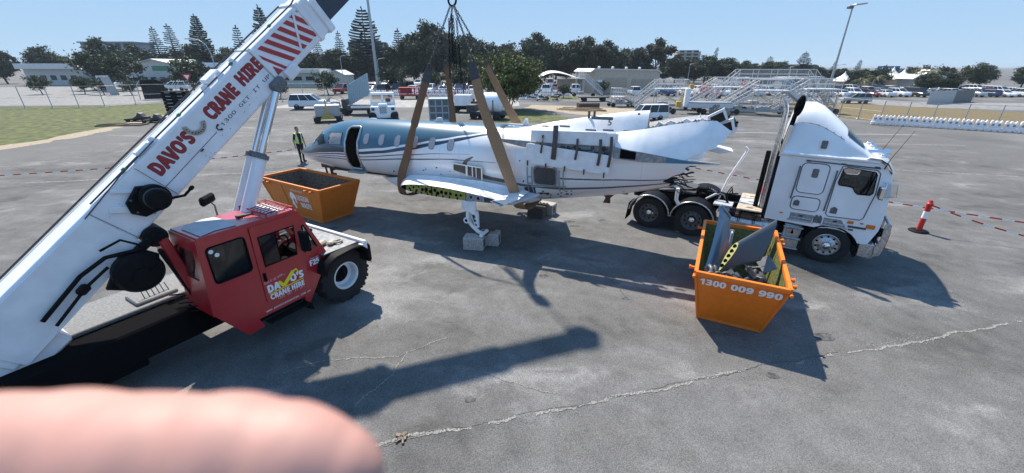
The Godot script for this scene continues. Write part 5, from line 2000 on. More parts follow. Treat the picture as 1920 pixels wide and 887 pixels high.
# ---------------------------------------------------------------- prime mover: x forward, z towards the camera side, near side at z = 0
func truck() -> void:
	var X := Transform3D(Basis(Vector3.UP, -deg_to_rad(33)), Vector3(8.32, 0, -9.41))
	var t := thing("prime_mover", "white high-roofed cab-over truck without a trailer beside the loaded orange skip", "truck", X)
	var W := 2.44
	var side := pv([-1.62, .97, -1.62, 2.77, .3, 2.77, .5, 2.66, .6, 2.5, .74, 1.95, .78, 1.4, .77, 1.1, .66, .72, .6, .7, .42, .7, .35, .82, .22, .91, .02, .965, -.21, .97, -.4, .93])
	var dw := pv([-.27, 2.5, -.2, 2.55, .34, 2.5, .38, 2.44, .42, 2.0, .38, 1.94, .14, 1.93, .08, 1.98, .02, 2.07, -.05, 2.09, -.26, 2.1, -.29, 2.16])
	var g := Geo.new()
	g.holed(side, [dw], 0.0, -.05)
	g.holed(side, [dw], -W, -W + .05)
	var rim := side.duplicate()
	for i in rim.size():
		var a := rim[i]
		var b := rim[(i + 1) % rim.size()]
		if (a.is_equal_approx(Vector2(.6, 2.5)) and b.is_equal_approx(Vector2(.74, 1.95))): continue
		g.quad(Vector3(a.x, a.y, 0), Vector3(b.x, b.y, 0), Vector3(b.x, b.y, -W), Vector3(a.x, a.y, -W))
	g.box(Vector3(.67, 2.22, -.06), Vector3(.08, .56, .1), .02, Basis(Vector3(0, 0, 1), .25))
	g.box(Vector3(.67, 2.22, -W + .06), Vector3(.08, .56, .1), .02, Basis(Vector3(0, 0, 1), .25))
	g.box(Vector3(.72, 1.7, -W / 2), Vector3(.08, .6, W - .1), .03)
	var body := part("cab", g, M.lorry_white, t)
	g = Geo.new()
	g.box(Vector3(-.5, 1.35, -1.2), Vector3(2.0, .06, 2.2))
	g.box(Vector3(-1.3, 2.0, -1.2), Vector3(.06, 1.3, 2.2))
	g.box(Vector3(.0, 1.7, -.55), Vector3(.5, .5, .5), .08)
	g.box(Vector3(-.25, 2.1, -.55), Vector3(.15, .6, .5), .06)
	g.box(Vector3(.0, 1.7, -1.85), Vector3(.5, .5, .5), .08)
	g.box(Vector3(-.25, 2.1, -1.85), Vector3(.15, .6, .5), .06)
	g.box(Vector3(.5, 1.8, -1.2), Vector3(.3, .3, 2.2), .06)
	g.tube([Vector3(.2, 2.0, -.55), Vector3(.42, 1.75, -.55)], .03, 6)
	var st := []
	for k in 16:
		st.append(Vector3(.2, 2.02, -.55) + Vector3(.07 * sin(TAU * k / 16), .18 * sin(TAU * k / 16), .22 * cos(TAU * k / 16)))
	g.tube(st, .016, 6, false, true)
	g.tube([Vector3(.3, 2.5, -.06), Vector3(.28, 2.2, .0), Vector3(.2, 1.95, .02)], .03, 6)
	part("cab_interior", g, M.black, body)
	g = Geo.new()
	g.quad(Vector3(.61, 2.49, -.1), Vector3(.61, 2.49, -W + .1), Vector3(.755, 1.97, -W + .1), Vector3(.755, 1.97, -.1))
	part("windscreen", g, M.dark_glass, t)
	g = Geo.new()
	g.tube([Vector3(.62, 2.5, -.08), Vector3(.62, 2.5, -W + .08), Vector3(.765, 1.95, -W + .08), Vector3(.765, 1.95, -.08)], .02, 6, false, true)
	part("screen_seal", g, M.black_flat, t)
	# door: outline gap, pane, handle
	g = Geo.new()
	g.tube(loop3(pv([-.3, 2.56, -.22, 2.58, .36, 2.55, .43, 2.48, .47, 1.98, .44, 1.7, .41, 1.36, .36, 1.3, -.28, 1.28, -.34, 1.34, -.35, 2.2]), .003), .011, 5, false, true)
	var door := part("door", g, M.dark_grey, t)
	g = Geo.new()
	g.prism(dw, -.025, -.029)
	part("window_pane", g, M.cab_glass, door)
	g = Geo.new()
	g.tube(loop3(dw, .0), .012, 5, false, true)
	g.tube([Vector3(.36, 2.5, -.02), Vector3(.3, 1.94, -.0)], .015, 5)
	part("window_seal", g, M.black_flat, door)
	g = Geo.new()
	g.prism(pv([-.27, 1.37, -.13, 1.37, -.13, 1.5, -.2, 1.55, -.27, 1.5]), .0, .02, .005)
	part("handle", g, M.steel_grey, door)
	# sleeper hatches with raised outlines
	for h in [[-1.1, 1.8, -.53, 2.57, .12], [-1.12, 1.34, -.52, 1.69, .1]]:
		g = Geo.new()
		g.prism(rrect(h[0], h[1], h[2], h[3], h[4]), 0.0, .012, .005)
		var hp := part("sleeper_hatch", g, M.lorry_white, t)
		g = Geo.new()
		g.tube(loop3(rrect(h[0], h[1], h[2], h[3], h[4]), .004), .013, 5, false, true)
		part("hatch_seal", g, M.dark_grey, hp)
		if h[4] == .1:
			g = Geo.new()
			g.prism(pv([-1.07, 1.44, -.94, 1.44, -.94, 1.56, -1.0, 1.6, -1.07, 1.56]), .012, .03, .005)
			part("handle", g, M.steel_grey, hp)
	for q in [[-.85, 2.94, -.72, 3.14, .03], [-.86, 2.22, -.73, 2.44, .02]]:
		g = Geo.new()
		g.T = Transform3D(Basis(Vector3.RIGHT, -.13 if q[1] > 2.8 else 0.0), Vector3(0, 0, .02 if q[1] > 2.8 else .012))
		if q[1] > 2.8:
			g.T = Transform3D(Basis(Vector3.RIGHT, -.1), Vector3(0, .015, .28))
		g.prism(rrect(q[0], q[1], q[2], q[3], .03), 0, .02, .005)
		part("side_vent", g, M.steel_grey, t)
	for q in [[-1.16, 1.62, 2.46], [-.4, 1.42, 2.44]]:
		g = Geo.new()
		g.tube([Vector3(q[0], q[1], 0), Vector3(q[0], q[1], .06), Vector3(q[0] + .02, q[2], .06), Vector3(q[0] + .02, q[2], 0)], .018, 6)
		part("grab_handle", g, M.steel_grey, t)
	g = Geo.new()
	g.tube([Vector3(-1.05, 2.63, .02), Vector3(.4, 2.6, .02)], .014, 5)
	for q in [-1.0, -.3, .33]:
		g.box(Vector3(q, 2.62, .015), Vector3(.1, .035, .04), .008)
	part("rain_gutter", g, M.dark_grey, t)
	for q in [[-1.07, 1.06, -.58, 1.24], [-.34, 1.05, .14, 1.23]]:
		g = Geo.new()
		g.prism(pv([q[0], q[1], q[2], q[1], q[2] + (.03 if q[0] < -.5 else -.12), q[3], q[0], q[3]]), -.03, .006)
		var vt := part("toolbox_recess", g, M.grey_paint, t)
		g = Geo.new()
		g.box(Vector3((q[0] + q[2]) / 2, q[1] - .01, .02), Vector3(q[2] - q[0] + .08, .03, .05), .008)
		g.box(Vector3((q[0] + q[2]) / 2, q[1] + .06, .01), Vector3(q[2] - q[0] - .04, .04, .02), .006)
		part("recess_lip", g, M.brushed, vt)
		g = Geo.new()
		g.box(Vector3((q[0] + q[2]) / 2, q[1] + .12, .012), Vector3(.08, .025, .02), .005)
		part("latch", g, M.black_flat, vt)
	g = Geo.new()
	g.box(Vector3(-.46, 1.14, .008), Vector3(.18, .16, .03), .01)
	g.tube([Vector3(-.5, 1.24, .0), Vector3(-.5, 1.24, .05)], .03, 8)
	g.tube([Vector3(-.42, 1.24, .0), Vector3(-.42, 1.24, .05)], .03, 8)
	part("air_coupling", g, M.steel_grey, t)
	for q in [[.6, 1.17, .17, .1, "amber"], [.2, 1.21, .12, .07, "amber"], [.42, 1.22, .07, .025, "tail_red"], [-1.27, 1.19, .08, .03, "amber"]]:
		g = Geo.new()
		g.box(Vector3(q[0], q[1], .012), Vector3(q[2], q[3], .04), .01)
		part("marker_lamp", g, M[q[4]], t)
	g = Geo.new()
	g.box(Vector3(.35, 1.1, .008), Vector3(.36, .05, .03), .008)
	g.box(Vector3(.25, 1.02, .005), Vector3(.1, .04, .02), .006)
	part("trim_strip", g, M.dark_grey, t)
	# ledge and tall roof fairing
	g = Geo.new()
	var P := []
	for q in [[-1.62, 3.3, 1.0], [-1.55, 3.78, .92], [-1.42, 3.92, .88], [-1.1, 3.93, .86], [-.9, 3.84, .88], [-.7, 3.68, .9], [-.3, 3.34, .94], [.0, 3.07, .97], [.15, 2.92, .99], [.3, 2.8, 1.0]]:
		var row := PackedVector3Array()
		for k in 25:
			var a := PI * k / 24.0
			var c0 := cos(a)
			var half: float = 1.2
			var zz: float = half * signf(c0) * pow(absf(c0), .38)
			var h: float = q[1] - 2.76
			var yy: float = 2.76 + h * pow(sin(a), .52)
			zz *= lerpf(1.0, q[2] * .82, (yy - 2.76) / 1.2)
			row.append(Vector3(q[0], yy, -W / 2 + zz))
		P.append(row)
	g.grid(P)
	var r0: PackedVector3Array = P[0]
	for k in 24:
		g.tri(Vector3(-1.62, 2.76, -W / 2), r0[k], r0[k + 1])
	part("roof_fairing", g, M.lorry_white, t)
	g = Geo.new()
	var sl := func(x: float, k: float) -> Vector3:
		for i in P.size() - 1:
			if x <= P[i + 1][0].x:
				var f: float = (x - P[i][0].x) / (P[i + 1][0].x - P[i][0].x)
				var k0 := int(k)
				var A: Vector3 = (P[i][k0] as Vector3).lerp(P[i][k0 + 1], k - k0)
				var B: Vector3 = (P[i + 1][k0] as Vector3).lerp(P[i + 1][k0 + 1], k - k0)
				return A.lerp(B, f) + Vector3(.006, .01, .004)
		return Vector3()
	var R2 := []
	for i in 5:
		var row := PackedVector3Array()
		for j in 9:
			row.append(sl.call(lerpf(-.38, .0, i / 4.0), 5.0 + j * 1.75))
		R2.append(row)
	g.grid(R2)
	part("roof_window", g, M.dark_pane, t)
	g = Geo.new()
	var seam := []
	for i in 12:
		seam.append(sl.call(lerpf(-1.55, -.42, i / 11.0), 3.4 - .05 * i))
	g.tube(seam, .006, 4)
	for i in 7:
		g.box(sl.call(lerpf(-1.5, -.5, i / 6.0), 3.2), Vector3(.02, .02, .02))
	part("fairing_seam", g, M.grey_paint, t)
	g = Geo.new()
	g.box(Vector3(-.62, 2.75, -.02), Vector3(2.0, .12, .12), .04)
	g.box(Vector3(-.62, 2.75, -W + .02), Vector3(2.0, .12, .12), .04)
	part("cab_ledge", g, M.lorry_white, t)
	# visor, lamps, horns, aerials
	g = Geo.new()
	var V := []
	for q in [[.2, 2.84], [.45, 2.82], [.62, 2.72], [.76, 2.52]]:
		var row := PackedVector3Array()
		for k in 9:
			var z := lerpf(.06, -W - .06, k / 8.0)
			row.append(Vector3(q[0] - .1 * pow(absf(k - 4) / 4.0, 2), q[1], z))
		V.append(row)
	g.grid(V)
	var V2 := []
	for r in V:
		var row := PackedVector3Array()
		for p in r:
			row.append(p + Vector3(-.02, -.03, 0))
		V2.append(row)
	g.grid(V2)
	part("sun_visor", g, M.lorry_white, t)
	for k in 5:
		g = Geo.new()
		g.ell(Vector3(.4, 2.87, -.12 - .55 * k), Vector3(.09, .04, .05), 10, 6)
		part("roof_lamp", g, M.chrome, t)
	for k in 2:
		g = Geo.new()
		g.tube([Vector3(.0, 2.92, -.25 - .2 * k), Vector3(.35, 2.93, -.25 - .2 * k), Vector3(.5, 2.93, -.25 - .2 * k)], [.025, .03, .075], 10)
		part("air_horn", g, M.chrome, t)
		g = Geo.new()
		g.tube([Vector3(.45, 2.6, .06 - 1.2 * k), Vector3(.5, 2.85, .05 - 1.2 * k), Vector3(.72, 3.5, .05 - 1.2 * k)], [.014, .006, .0035], 6)
		part("aerial", g, M.black, t)
	# mirror on its frame
	g = Geo.new()
	g.box(Vector3(.5, 2.1, .28), Vector3(.1, .3, .24), .03)
	var mr := part("mirror", g, M.chrome, t)
	g = Geo.new()
	var lp := [Vector3(.52, 2.3, .05), Vector3(.78, 2.3, .12), Vector3(.82, 2.0, .12), Vector3(.55, 1.93, .05)]
	g.tube([lp[0], lp[1], lp[2], lp[3]], .012, 6)
	g.tube([Vector3(.55, 2.3, .1), Vector3(.55, 2.3, .3), Vector3(.56, 1.93, .3), Vector3(.56, 1.93, .05)], .012, 6)
	part("mirror_arm", g, M.chrome, mr)
	g = Geo.new()
	g.quad(Vector3(.56, 2.28, .12), Vector3(.78, 2.28, .12), Vector3(.8, 2.0, .12), Vector3(.56, 1.95, .12))
	part("wind_deflector", g, M.pale_glass, mr)
	# bumper and bull bar
	g = Geo.new()
	g.prism(pv([.5, .72, .7, .72, .82, .68, .85, .38, .8, .33, .52, .36]), .0, -W, .02)
	var bp := part("bumper", g, M.brushed, t)
	g = Geo.new()
	for z in [.02, -.75, -W + .75, -W - .02]:
		g.prism(pv([.82, .42, .95, .5, 1.0, .9, .97, 1.3, .9, 1.34, .84, 1.28, .86, .9, .8, .66]), z - .025, z + .025, .008)
	for y in [.62, .9, 1.25]:
		g.tube([Vector3(.93, y, .0), Vector3(.97, y, -.4), Vector3(.97, y, -W + .4), Vector3(.93, y, -W)], .04, 8)
	part("bull_bar", g, M.brushed, bp)
	g = Geo.new()
	g.box(Vector3(.985, .9, .02), Vector3(.012, .42, .05))
	part("reflector", g, M.duct_tape_red, bp)
	g = Geo.new()
	g.T = Transform3D(Basis(Vector3(0, 0, 1), PI / 2), Vector3(.82, 1.02, -.18))
	g.lathe([Vector2(0, -.1), Vector2(.1, -.1), Vector2(.12, 0), Vector2(.1, .03), Vector2(0, .03)], 18)
	part("headlamp", g, M.black, t)
	g = Geo.new()
	g.box(Vector3(.8, 1.25, -W / 2), Vector3(.05, .75, W - .8), .02)
	for k in 7:
		g.box(Vector3(.83, .95 + .1 * k, -W / 2), Vector3(.02, .03, W - .9), .006)
	part("grille", g, M.brushed, t)
	# steps, wheel arch, mud flap
	g = Geo.new()
	g.prism(pv([-1.1, .9, -.72, .86, -.72, .24, -1.12, .22]), -.3, -.02, .015)
	var stp := part("step", g, M.plate, t)
	g = Geo.new()
	for q in [.24, .53, .84]:
		g.box(Vector3(-.91, q, .0), Vector3(.44, .035, .1), .008)
	g.box(Vector3(-.9, .68, -.015), Vector3(.3, .22, .02), .01)
	g.box(Vector3(-.9, .38, -.015), Vector3(.3, .22, .02), .01)
	part("tread", g, M.brushed, stp)
	g = Geo.new()
	g.prism(pv([-.95, .66, -.91, .8, -.87, .66]), -.01, .006)
	part("latch", g, M.black_flat, stp)
	var arc := []
	for k in 13:
		var a := deg_to_rad(-10.0 + 180.0 * k / 12.0)
		arc.append(PackedVector3Array([Vector3(-.12 + .6 * cos(a), .47 + .53 * sin(a), -.42), Vector3(-.12 + .6 * cos(a), .47 + .53 * sin(a), .0), Vector3(-.12 + .64 * cos(a), .47 + .57 * sin(a), .01), Vector3(-.12 + .64 * cos(a), .47 + .57 * sin(a), -.42)]))
	g = Geo.new()
	g.grid(arc, false, true)
	g.prism(pv([.4, .62, .5, .62, .52, .34, .47, .3, .44, .4]), -.4, -.02)
	g.box(Vector3(-.3, .7, -1.2), Vector3(2.4, .5, 1.5), .03)
	part("wheel_arch", g, M.black, t)
	# wheels
	var spots := [[-.12, -.02, 0], [-.12, -W + .02, 1], [-3.44, .0, 2], [-3.44, -W, 3], [-4.72, .0, 2], [-4.72, -W, 3]]
	for q in spots:
		var flip: bool = q[2] % 2 == 1
		var Z := Transform3D(Basis(Vector3.UP, PI if flip else 0.0), Vector3(q[0], .5, q[1]))
		g = Geo.new()
		wheel(g, .5, .28, .29)
		for k in 44:
			var a := TAU * k / 44
			var B := Basis(Vector3(0, 0, 1), a)
			g.box(B * Vector3(.499, 0, 0) + Vector3(0, 0, -.14), Vector3(.012, .045, .23), 0, B)
		if q[2] >= 2:
			g.T = Transform3D(Basis(), Vector3(0, 0, -.32))
			wheel(g, .5, .28, .29)
			g.T = Transform3D()
		var wh := part("wheel", g, M.rubber, t, Z)
		g = Geo.new()
		g.T = Transform3D(Basis(Vector3.RIGHT, PI / 2), Vector3())
		if q[2] < 2:
			g.lathe([Vector2(.3, -.02), Vector2(.28, .0), Vector2(.255, -.03), Vector2(.2, -.035), Vector2(.12, .02), Vector2(.1, .02)], 32)
		else:
			g.lathe([Vector2(.3, -.01), Vector2(.285, .01), Vector2(.26, -.03), Vector2(.255, -.13), Vector2(.22, -.15), Vector2(.15, -.13), Vector2(.12, -.1)], 32)
		var rm := part("rim", g, M.alloy if q[2] < 2 else M.steel_grey, wh)
		g = Geo.new()
		g.T = Transform3D(Basis(Vector3.RIGHT, PI / 2), Vector3(0, 0, 0.0 if q[2] < 2 else -.12))
		g.lathe([Vector2(.1, .0), Vector2(.1, .05), Vector2(.08, .09), Vector2(.03, .11), Vector2(0, .11)], 20, false)
		for k in 10:
			var a := TAU * k / 10
			g.ell(Vector3(.145 * cos(a), .005, .145 * sin(a)), Vector3(.016, .035, .016), 7, 5)
		part("hub", g, M.chrome, wh)
		g = Geo.new()
		for k in 10:
			var a := TAU * (k + .5) / 10
			g.T = Transform3D(Basis(Vector3.RIGHT, PI / 2), Vector3(.222 * cos(a), .222 * sin(a), -.028 if q[2] < 2 else -.14))
			g.lathe([Vector2(0, .003), Vector2(.027, .003), Vector2(.027, -.02)], 12)
		part("hand_hole", g, M.black_flat, rm)
	# mudguards over the tandem
	for q in [-3.44, -4.72]:
		for z in [.03, -W + .55]:
			var ar := []
			for k in 15:
				var a := deg_to_rad(5.0 + 170.0 * k / 14.0)
				ar.append(PackedVector3Array([Vector3(q + .6 * cos(a), .5 + .57 * sin(a), z), Vector3(q + .64 * cos(a), .5 + .61 * sin(a), z), Vector3(q + .63 * cos(a), .5 + .6 * sin(a), z - .58), Vector3(q + .6 * cos(a), .5 + .57 * sin(a), z - .58)]))
			g = Geo.new()
			g.grid(ar, false, true)
			var md := part("mudguard", g, M.black, t)
			g = Geo.new()
			var ed := []
			for k in 17:
				var a := deg_to_rad(3.0 + 174.0 * k / 16.0)
				ed.append(Vector3(q + .62 * cos(a), .5 + .59 * sin(a), z + .005))
			g.tube(ed, .022, 6)
			part("mudguard_edge", g, M.brushed, md)
	for z in [-.25, -W + .25]:
		g = Geo.new()
		g.box(Vector3(-5.4, .45, z), Vector3(.02, .6, .55), .005, Basis(Vector3(0, 0, 1), -.12))
		part("mud_flap", g, M.black_flat, t)
	# frame rails, cross members, deck plates, tanks
	g = Geo.new()
	for z in [-.8, -W + .8]:
		g.box(Vector3(-3.3, .92, z), Vector3(4.3, .28, .09), .01)
	for x in [-5.4, -4.6, -3.9, -3.0, -2.2]:
		g.box(Vector3(x, .9, -W / 2), Vector3(.14, .2, .9), .02)
	g.box(Vector3(-4.1, .5, -W / 2), Vector3(2.0, .22, 1.6), .05)
	g.box(Vector3(-2.4, .7, -.45), Vector3(.5, .45, .7), .03)
	part("chassis", g, M.black, t)
	g = Geo.new()
	g.T = Transform3D(Basis(), Vector3(-4.05, 1.12, -W / 2))
	g.T.basis = Basis(Vector3.RIGHT, 0)
	g.prism(pv([-.5, -.05, .5, -.02, .5, .06, -.1, .1, -.62, .0]), -.5, .5, .02)
	g.T = Transform3D(Basis(), Vector3(-4.05, 1.2, -W / 2))
	g.lathe([Vector2(.12, .0), Vector2(.5, .0), Vector2(.5, .05), Vector2(.12, .05)], 24)
	part("turntable", g, M.dark_grey, t)
	for k in 3:
		g = Geo.new()
		g.box(Vector3(-2.02, 1.09, -.3 - .62 * k), Vector3(.62, .045, .56), .012)
		var dk := part("deck_plate", g, M.beige if k != 1 else M.plate, t)
		g = Geo.new()
		g.prism(rrect(-2.1, -.02, -1.94, .02, .02), -.002, .002)
		var o := Geo.new()
		o.T = Transform3D(Basis(Vector3.RIGHT, PI / 2), Vector3(0, 1.114, -.24 - .62 * k))
		o.prism(rrect(-2.1, -.025, -1.92, .025, .02), -.002, .002)
		part("hand_slot", o, M.black_flat, dk)
		if k == 0:
			g = Geo.new()
			for x in [-2.24, -2.2, -1.86, -1.82]:
				g.bar(Vector3(x, 1.07, -.02), Vector3(x, .72, -.02), .015, .015)
			part("ladder_bar", g, M.black_flat, dk)
	g = Geo.new()
	g.T = Transform3D(Basis(Vector3(0, 0, 1), PI / 2), Vector3(-1.3, .62, -.33))
	g.lathe([Vector2(0, 0), Vector2(.28, 0), Vector2(.3, .03), Vector2(.3, 1.2), Vector2(.28, 1.23), Vector2(0, 1.23)], 28)
	part("fuel_tank", g, M.brushed, t)
	g = Geo.new()
	g.box(Vector3(-2.0, .9, -.06), Vector3(.66, .1, .05), .01)
	part("side_rail", g, M.rust, t)
	g = Geo.new()
	g.box(Vector3(-2.7, 1.08, -.35), Vector3(.5, .06, .45), .01)
	g.tube([Vector3(-3.2, 1.1, -.5), Vector3(-2.95, 1.3, -.5), Vector3(-2.75, 1.32, -.5), Vector3(-2.6, 1.1, -.45), Vector3(-2.62, .95, -.4)], .035, 7)
	g.box(Vector3(-2.65, .95, -.2), Vector3(.3, .16, .1), .02)
	part("battery_box", g, M.plate, t)
	g = Geo.new()
	g.tube([Vector3(-3.1, 1.12, -.55), Vector3(-2.9, 1.38, -.5), Vector3(-2.7, 1.36, -.45), Vector3(-2.6, 1.1, -.4)], .028, 7)
	g.tube([Vector3(-4.8, 1.3, -.9), Vector3(-4.2, 1.35, -1.0), Vector3(-3.2, 1.15, -.9), Vector3(-2.4, 1.3, -.9)], .02, 6)
	rng.seed = 8
	for k in 10:
		var a := Vector3(rng.randf_range(-4.2, -2.6), 1.1, rng.randf_range(-1.6, -.5))
		g.tube([a, a + Vector3(.1, rng.randf_range(.1, .4), .05), a + Vector3(rng.randf_range(.1, .4), .05, .1)], .02, 6)
	g.box(Vector3(-3.4, 1.2, -1.0), Vector3(.3, .3, .3), .04)
	g.box(Vector3(-3.0, 1.15, -.75), Vector3(.2, .16, .2), .03)
	part("air_lines", g, M.black, t)
	g = Geo.new()
	g.tube([Vector3(-2.9, 1.05, -.9), Vector3(-2.75, 1.7, -.95), Vector3(-2.45, 2.5, -1.0), Vector3(-2.42, 2.6, -1.0), Vector3(-2.5, 2.66, -1.0)], .035, 8)
	part("grab_pole", g, M.lorry_white, t)
	g = Geo.new()
	g.tube([Vector3(-3.95, 1.45, .06), Vector3(-3.95, 1.1, .06), Vector3(-3.85, .95, .06)], .055, 8)
	part("pipe_stub", g, M.lorry_white, t)
	# rear-wall kit: black fairing edge, exhaust stacks, air hoses
	g = Geo.new()
	g.box(Vector3(-1.66, 1.85, -.06), Vector3(.08, 1.86, .12), .02)
	g.box(Vector3(-1.66, 1.85, -W + .06), Vector3(.08, 1.86, .12), .02)
	g.box(Vector3(-1.9, 1.75, -.5), Vector3(.12, 1.9, .1), .02)
	part("cab_edge_trim", g, M.black, t)
	for z in [-.5, -W + .5]:
		g = Geo.new()
		g.tube([Vector3(-1.74, 1.1, z), Vector3(-1.74, 2.9, z)], .075, 14)
		g.tube([Vector3(-1.74, 2.9, z), Vector3(-1.74, 3.75, z), Vector3(-1.84, 4.0, z)], .055, 12)
		var ex := part("exhaust_stack", g, M.brushed, t)
		g = Geo.new()
		g.T = Transform3D(Basis(Vector3(0, 0, 1), .9), Vector3(-1.84, 4.0, z))
		g.lathe([Vector2(0, .01), Vector2(.05, .01)], 14)
		part("exhaust_mouth", g, M.black_flat, ex)
	g = Geo.new()
	g.T = Transform3D(Basis(Vector3(0, 0, 1), -.1), Vector3(-1.6, 3.05, -.1))
	g.box(Vector3(0, .22, 0), Vector3(.1, .95, .16), .04)
	g.ell(Vector3(.02, .86, .02), Vector3(.1, .26, .09), 14, 10)
	part("air_intake", g, M.black_flat, t)
	g = Geo.new()
	g.T = Transform3D(Basis(Vector3(0, 0, 1), -.1), Vector3(-1.62, 2.8, -.02))
	g.box(Vector3(0, .25, 0), Vector3(.09, .8, .05), .02)
	part("intake_side", g, M.chrome, t)
	for q in [[1.55, "duct_tape_red"], [1.3, "sign_blue"], [1.42, "duct_tape_red"]]:
		g = Geo.new()
		var co := []
		for k in 40:
			co.append(Vector3(-1.78 + .05 * cos(k * .9), q[0] - .012 * (k - 20) * .5, -.75 + .05 * sin(k * .9)))
		g.tube(co, .012, 5)
		part("coiled_hose", g, M[q[1]], t)

# ---------------------------------------------------------------- skips: x along the long side, tapering to the floor
func skip_bin(called: String, label: String, X: Transform3D, L: float, paint: Material, inside: Material) -> Node3D:
	var t := thing(called, label, "skip bin", X, "orange skip bins")
	var h := 1.2
	var a := [Vector3(0, h, 0), Vector3(L, h, 0), Vector3(L, h, -1.52), Vector3(0, h, -1.52)]
	var b := [Vector3(.42, 0, -.2), Vector3(L - .42, 0, -.2), Vector3(L - .42, 0, -1.32), Vector3(.42, 0, -1.32)]
	var g := Geo.new()
	var gi := Geo.new()
	var ce := Vector3(L / 2, h, -.76)
	for i in 4:
		var j := (i + 1) % 4
		g.quad(a[i], a[j], b[j], b[i])
		var s := func(p: Vector3) -> Vector3: return Vector3(ce.x + (p.x - ce.x) * (1 - .02 / (L / 2)), p.y + (.02 if p.y < .1 else 0.0), ce.z + (p.z - ce.z) * (1 - .026))
		gi.quad(s.call(a[i]), s.call(a[j]), s.call(b[j]), s.call(b[i]))
	g.quad(b[0], b[1], b[2], b[3])
	gi.quad(b[0] + Vector3(.02, .02, -.02), b[1] + Vector3(-.02, .02, -.02), b[2] + Vector3(-.02, .02, .02), b[3] + Vector3(.02, .02, .02))
	var body := part("body", g, paint, t)
	part("lining", gi, inside, body)
	g = Geo.new()
	for i in 4:
		g.bar(a[i] + Vector3(0, .0, 0), a[(i + 1) % 4], .07, .09, .008)
	part("rim", g, paint, t)
	g = Geo.new()
	for i in 4:
		g.bar(a[i], b[i], .05, .05, .006)
		g.bar(b[i] + Vector3(0, .03, 0), b[(i + 1) % 4] + Vector3(0, .03, 0), .05, .06, .006)
	g.bar(Vector3(L * .36, h, .005), Vector3(L * .38, 0.02, -.19), .05, .03, .005, Vector3(0, 0, 1))
	part("rib", g, paint, t)
	for q in [[.35, 1], [.62, 1], [L - .62, 1], [L - .35, 1], [.35, -1], [L - .35, -1]]:
		g = Geo.new()
		g.tube([Vector3(q[0], h - .06, 0 if q[1] > 0 else -1.52), Vector3(q[0], h - .06, .13 if q[1] > 0 else -1.65)], .03, 8)
		g.tube([Vector3(q[0], h - .06, .11 if q[1] > 0 else -1.63), Vector3(q[0], h - .06, .14 if q[1] > 0 else -1.66)], .045, 8)
		part("lifting_lug", g, paint, t)
	for q in [Vector3(0, h - .05, .02), Vector3(0, h - .05, -1.54)]:
		g = Geo.new()
		g.tube([q + Vector3(.03, 0, 0), q + Vector3(-.1, 0, 0)], .028, 8)
		part("corner_lug", g, paint, t)
	return t

func face_on(a: Vector3, b: Vector3, c: Vector3) -> Transform3D:   # frame on a flat face: origin a, x towards b, y roughly towards c
	var x := (b - a).normalized()
	var z := x.cross(c - a).normalized()
	return Transform3D(Basis(x, z.cross(x), z), a)

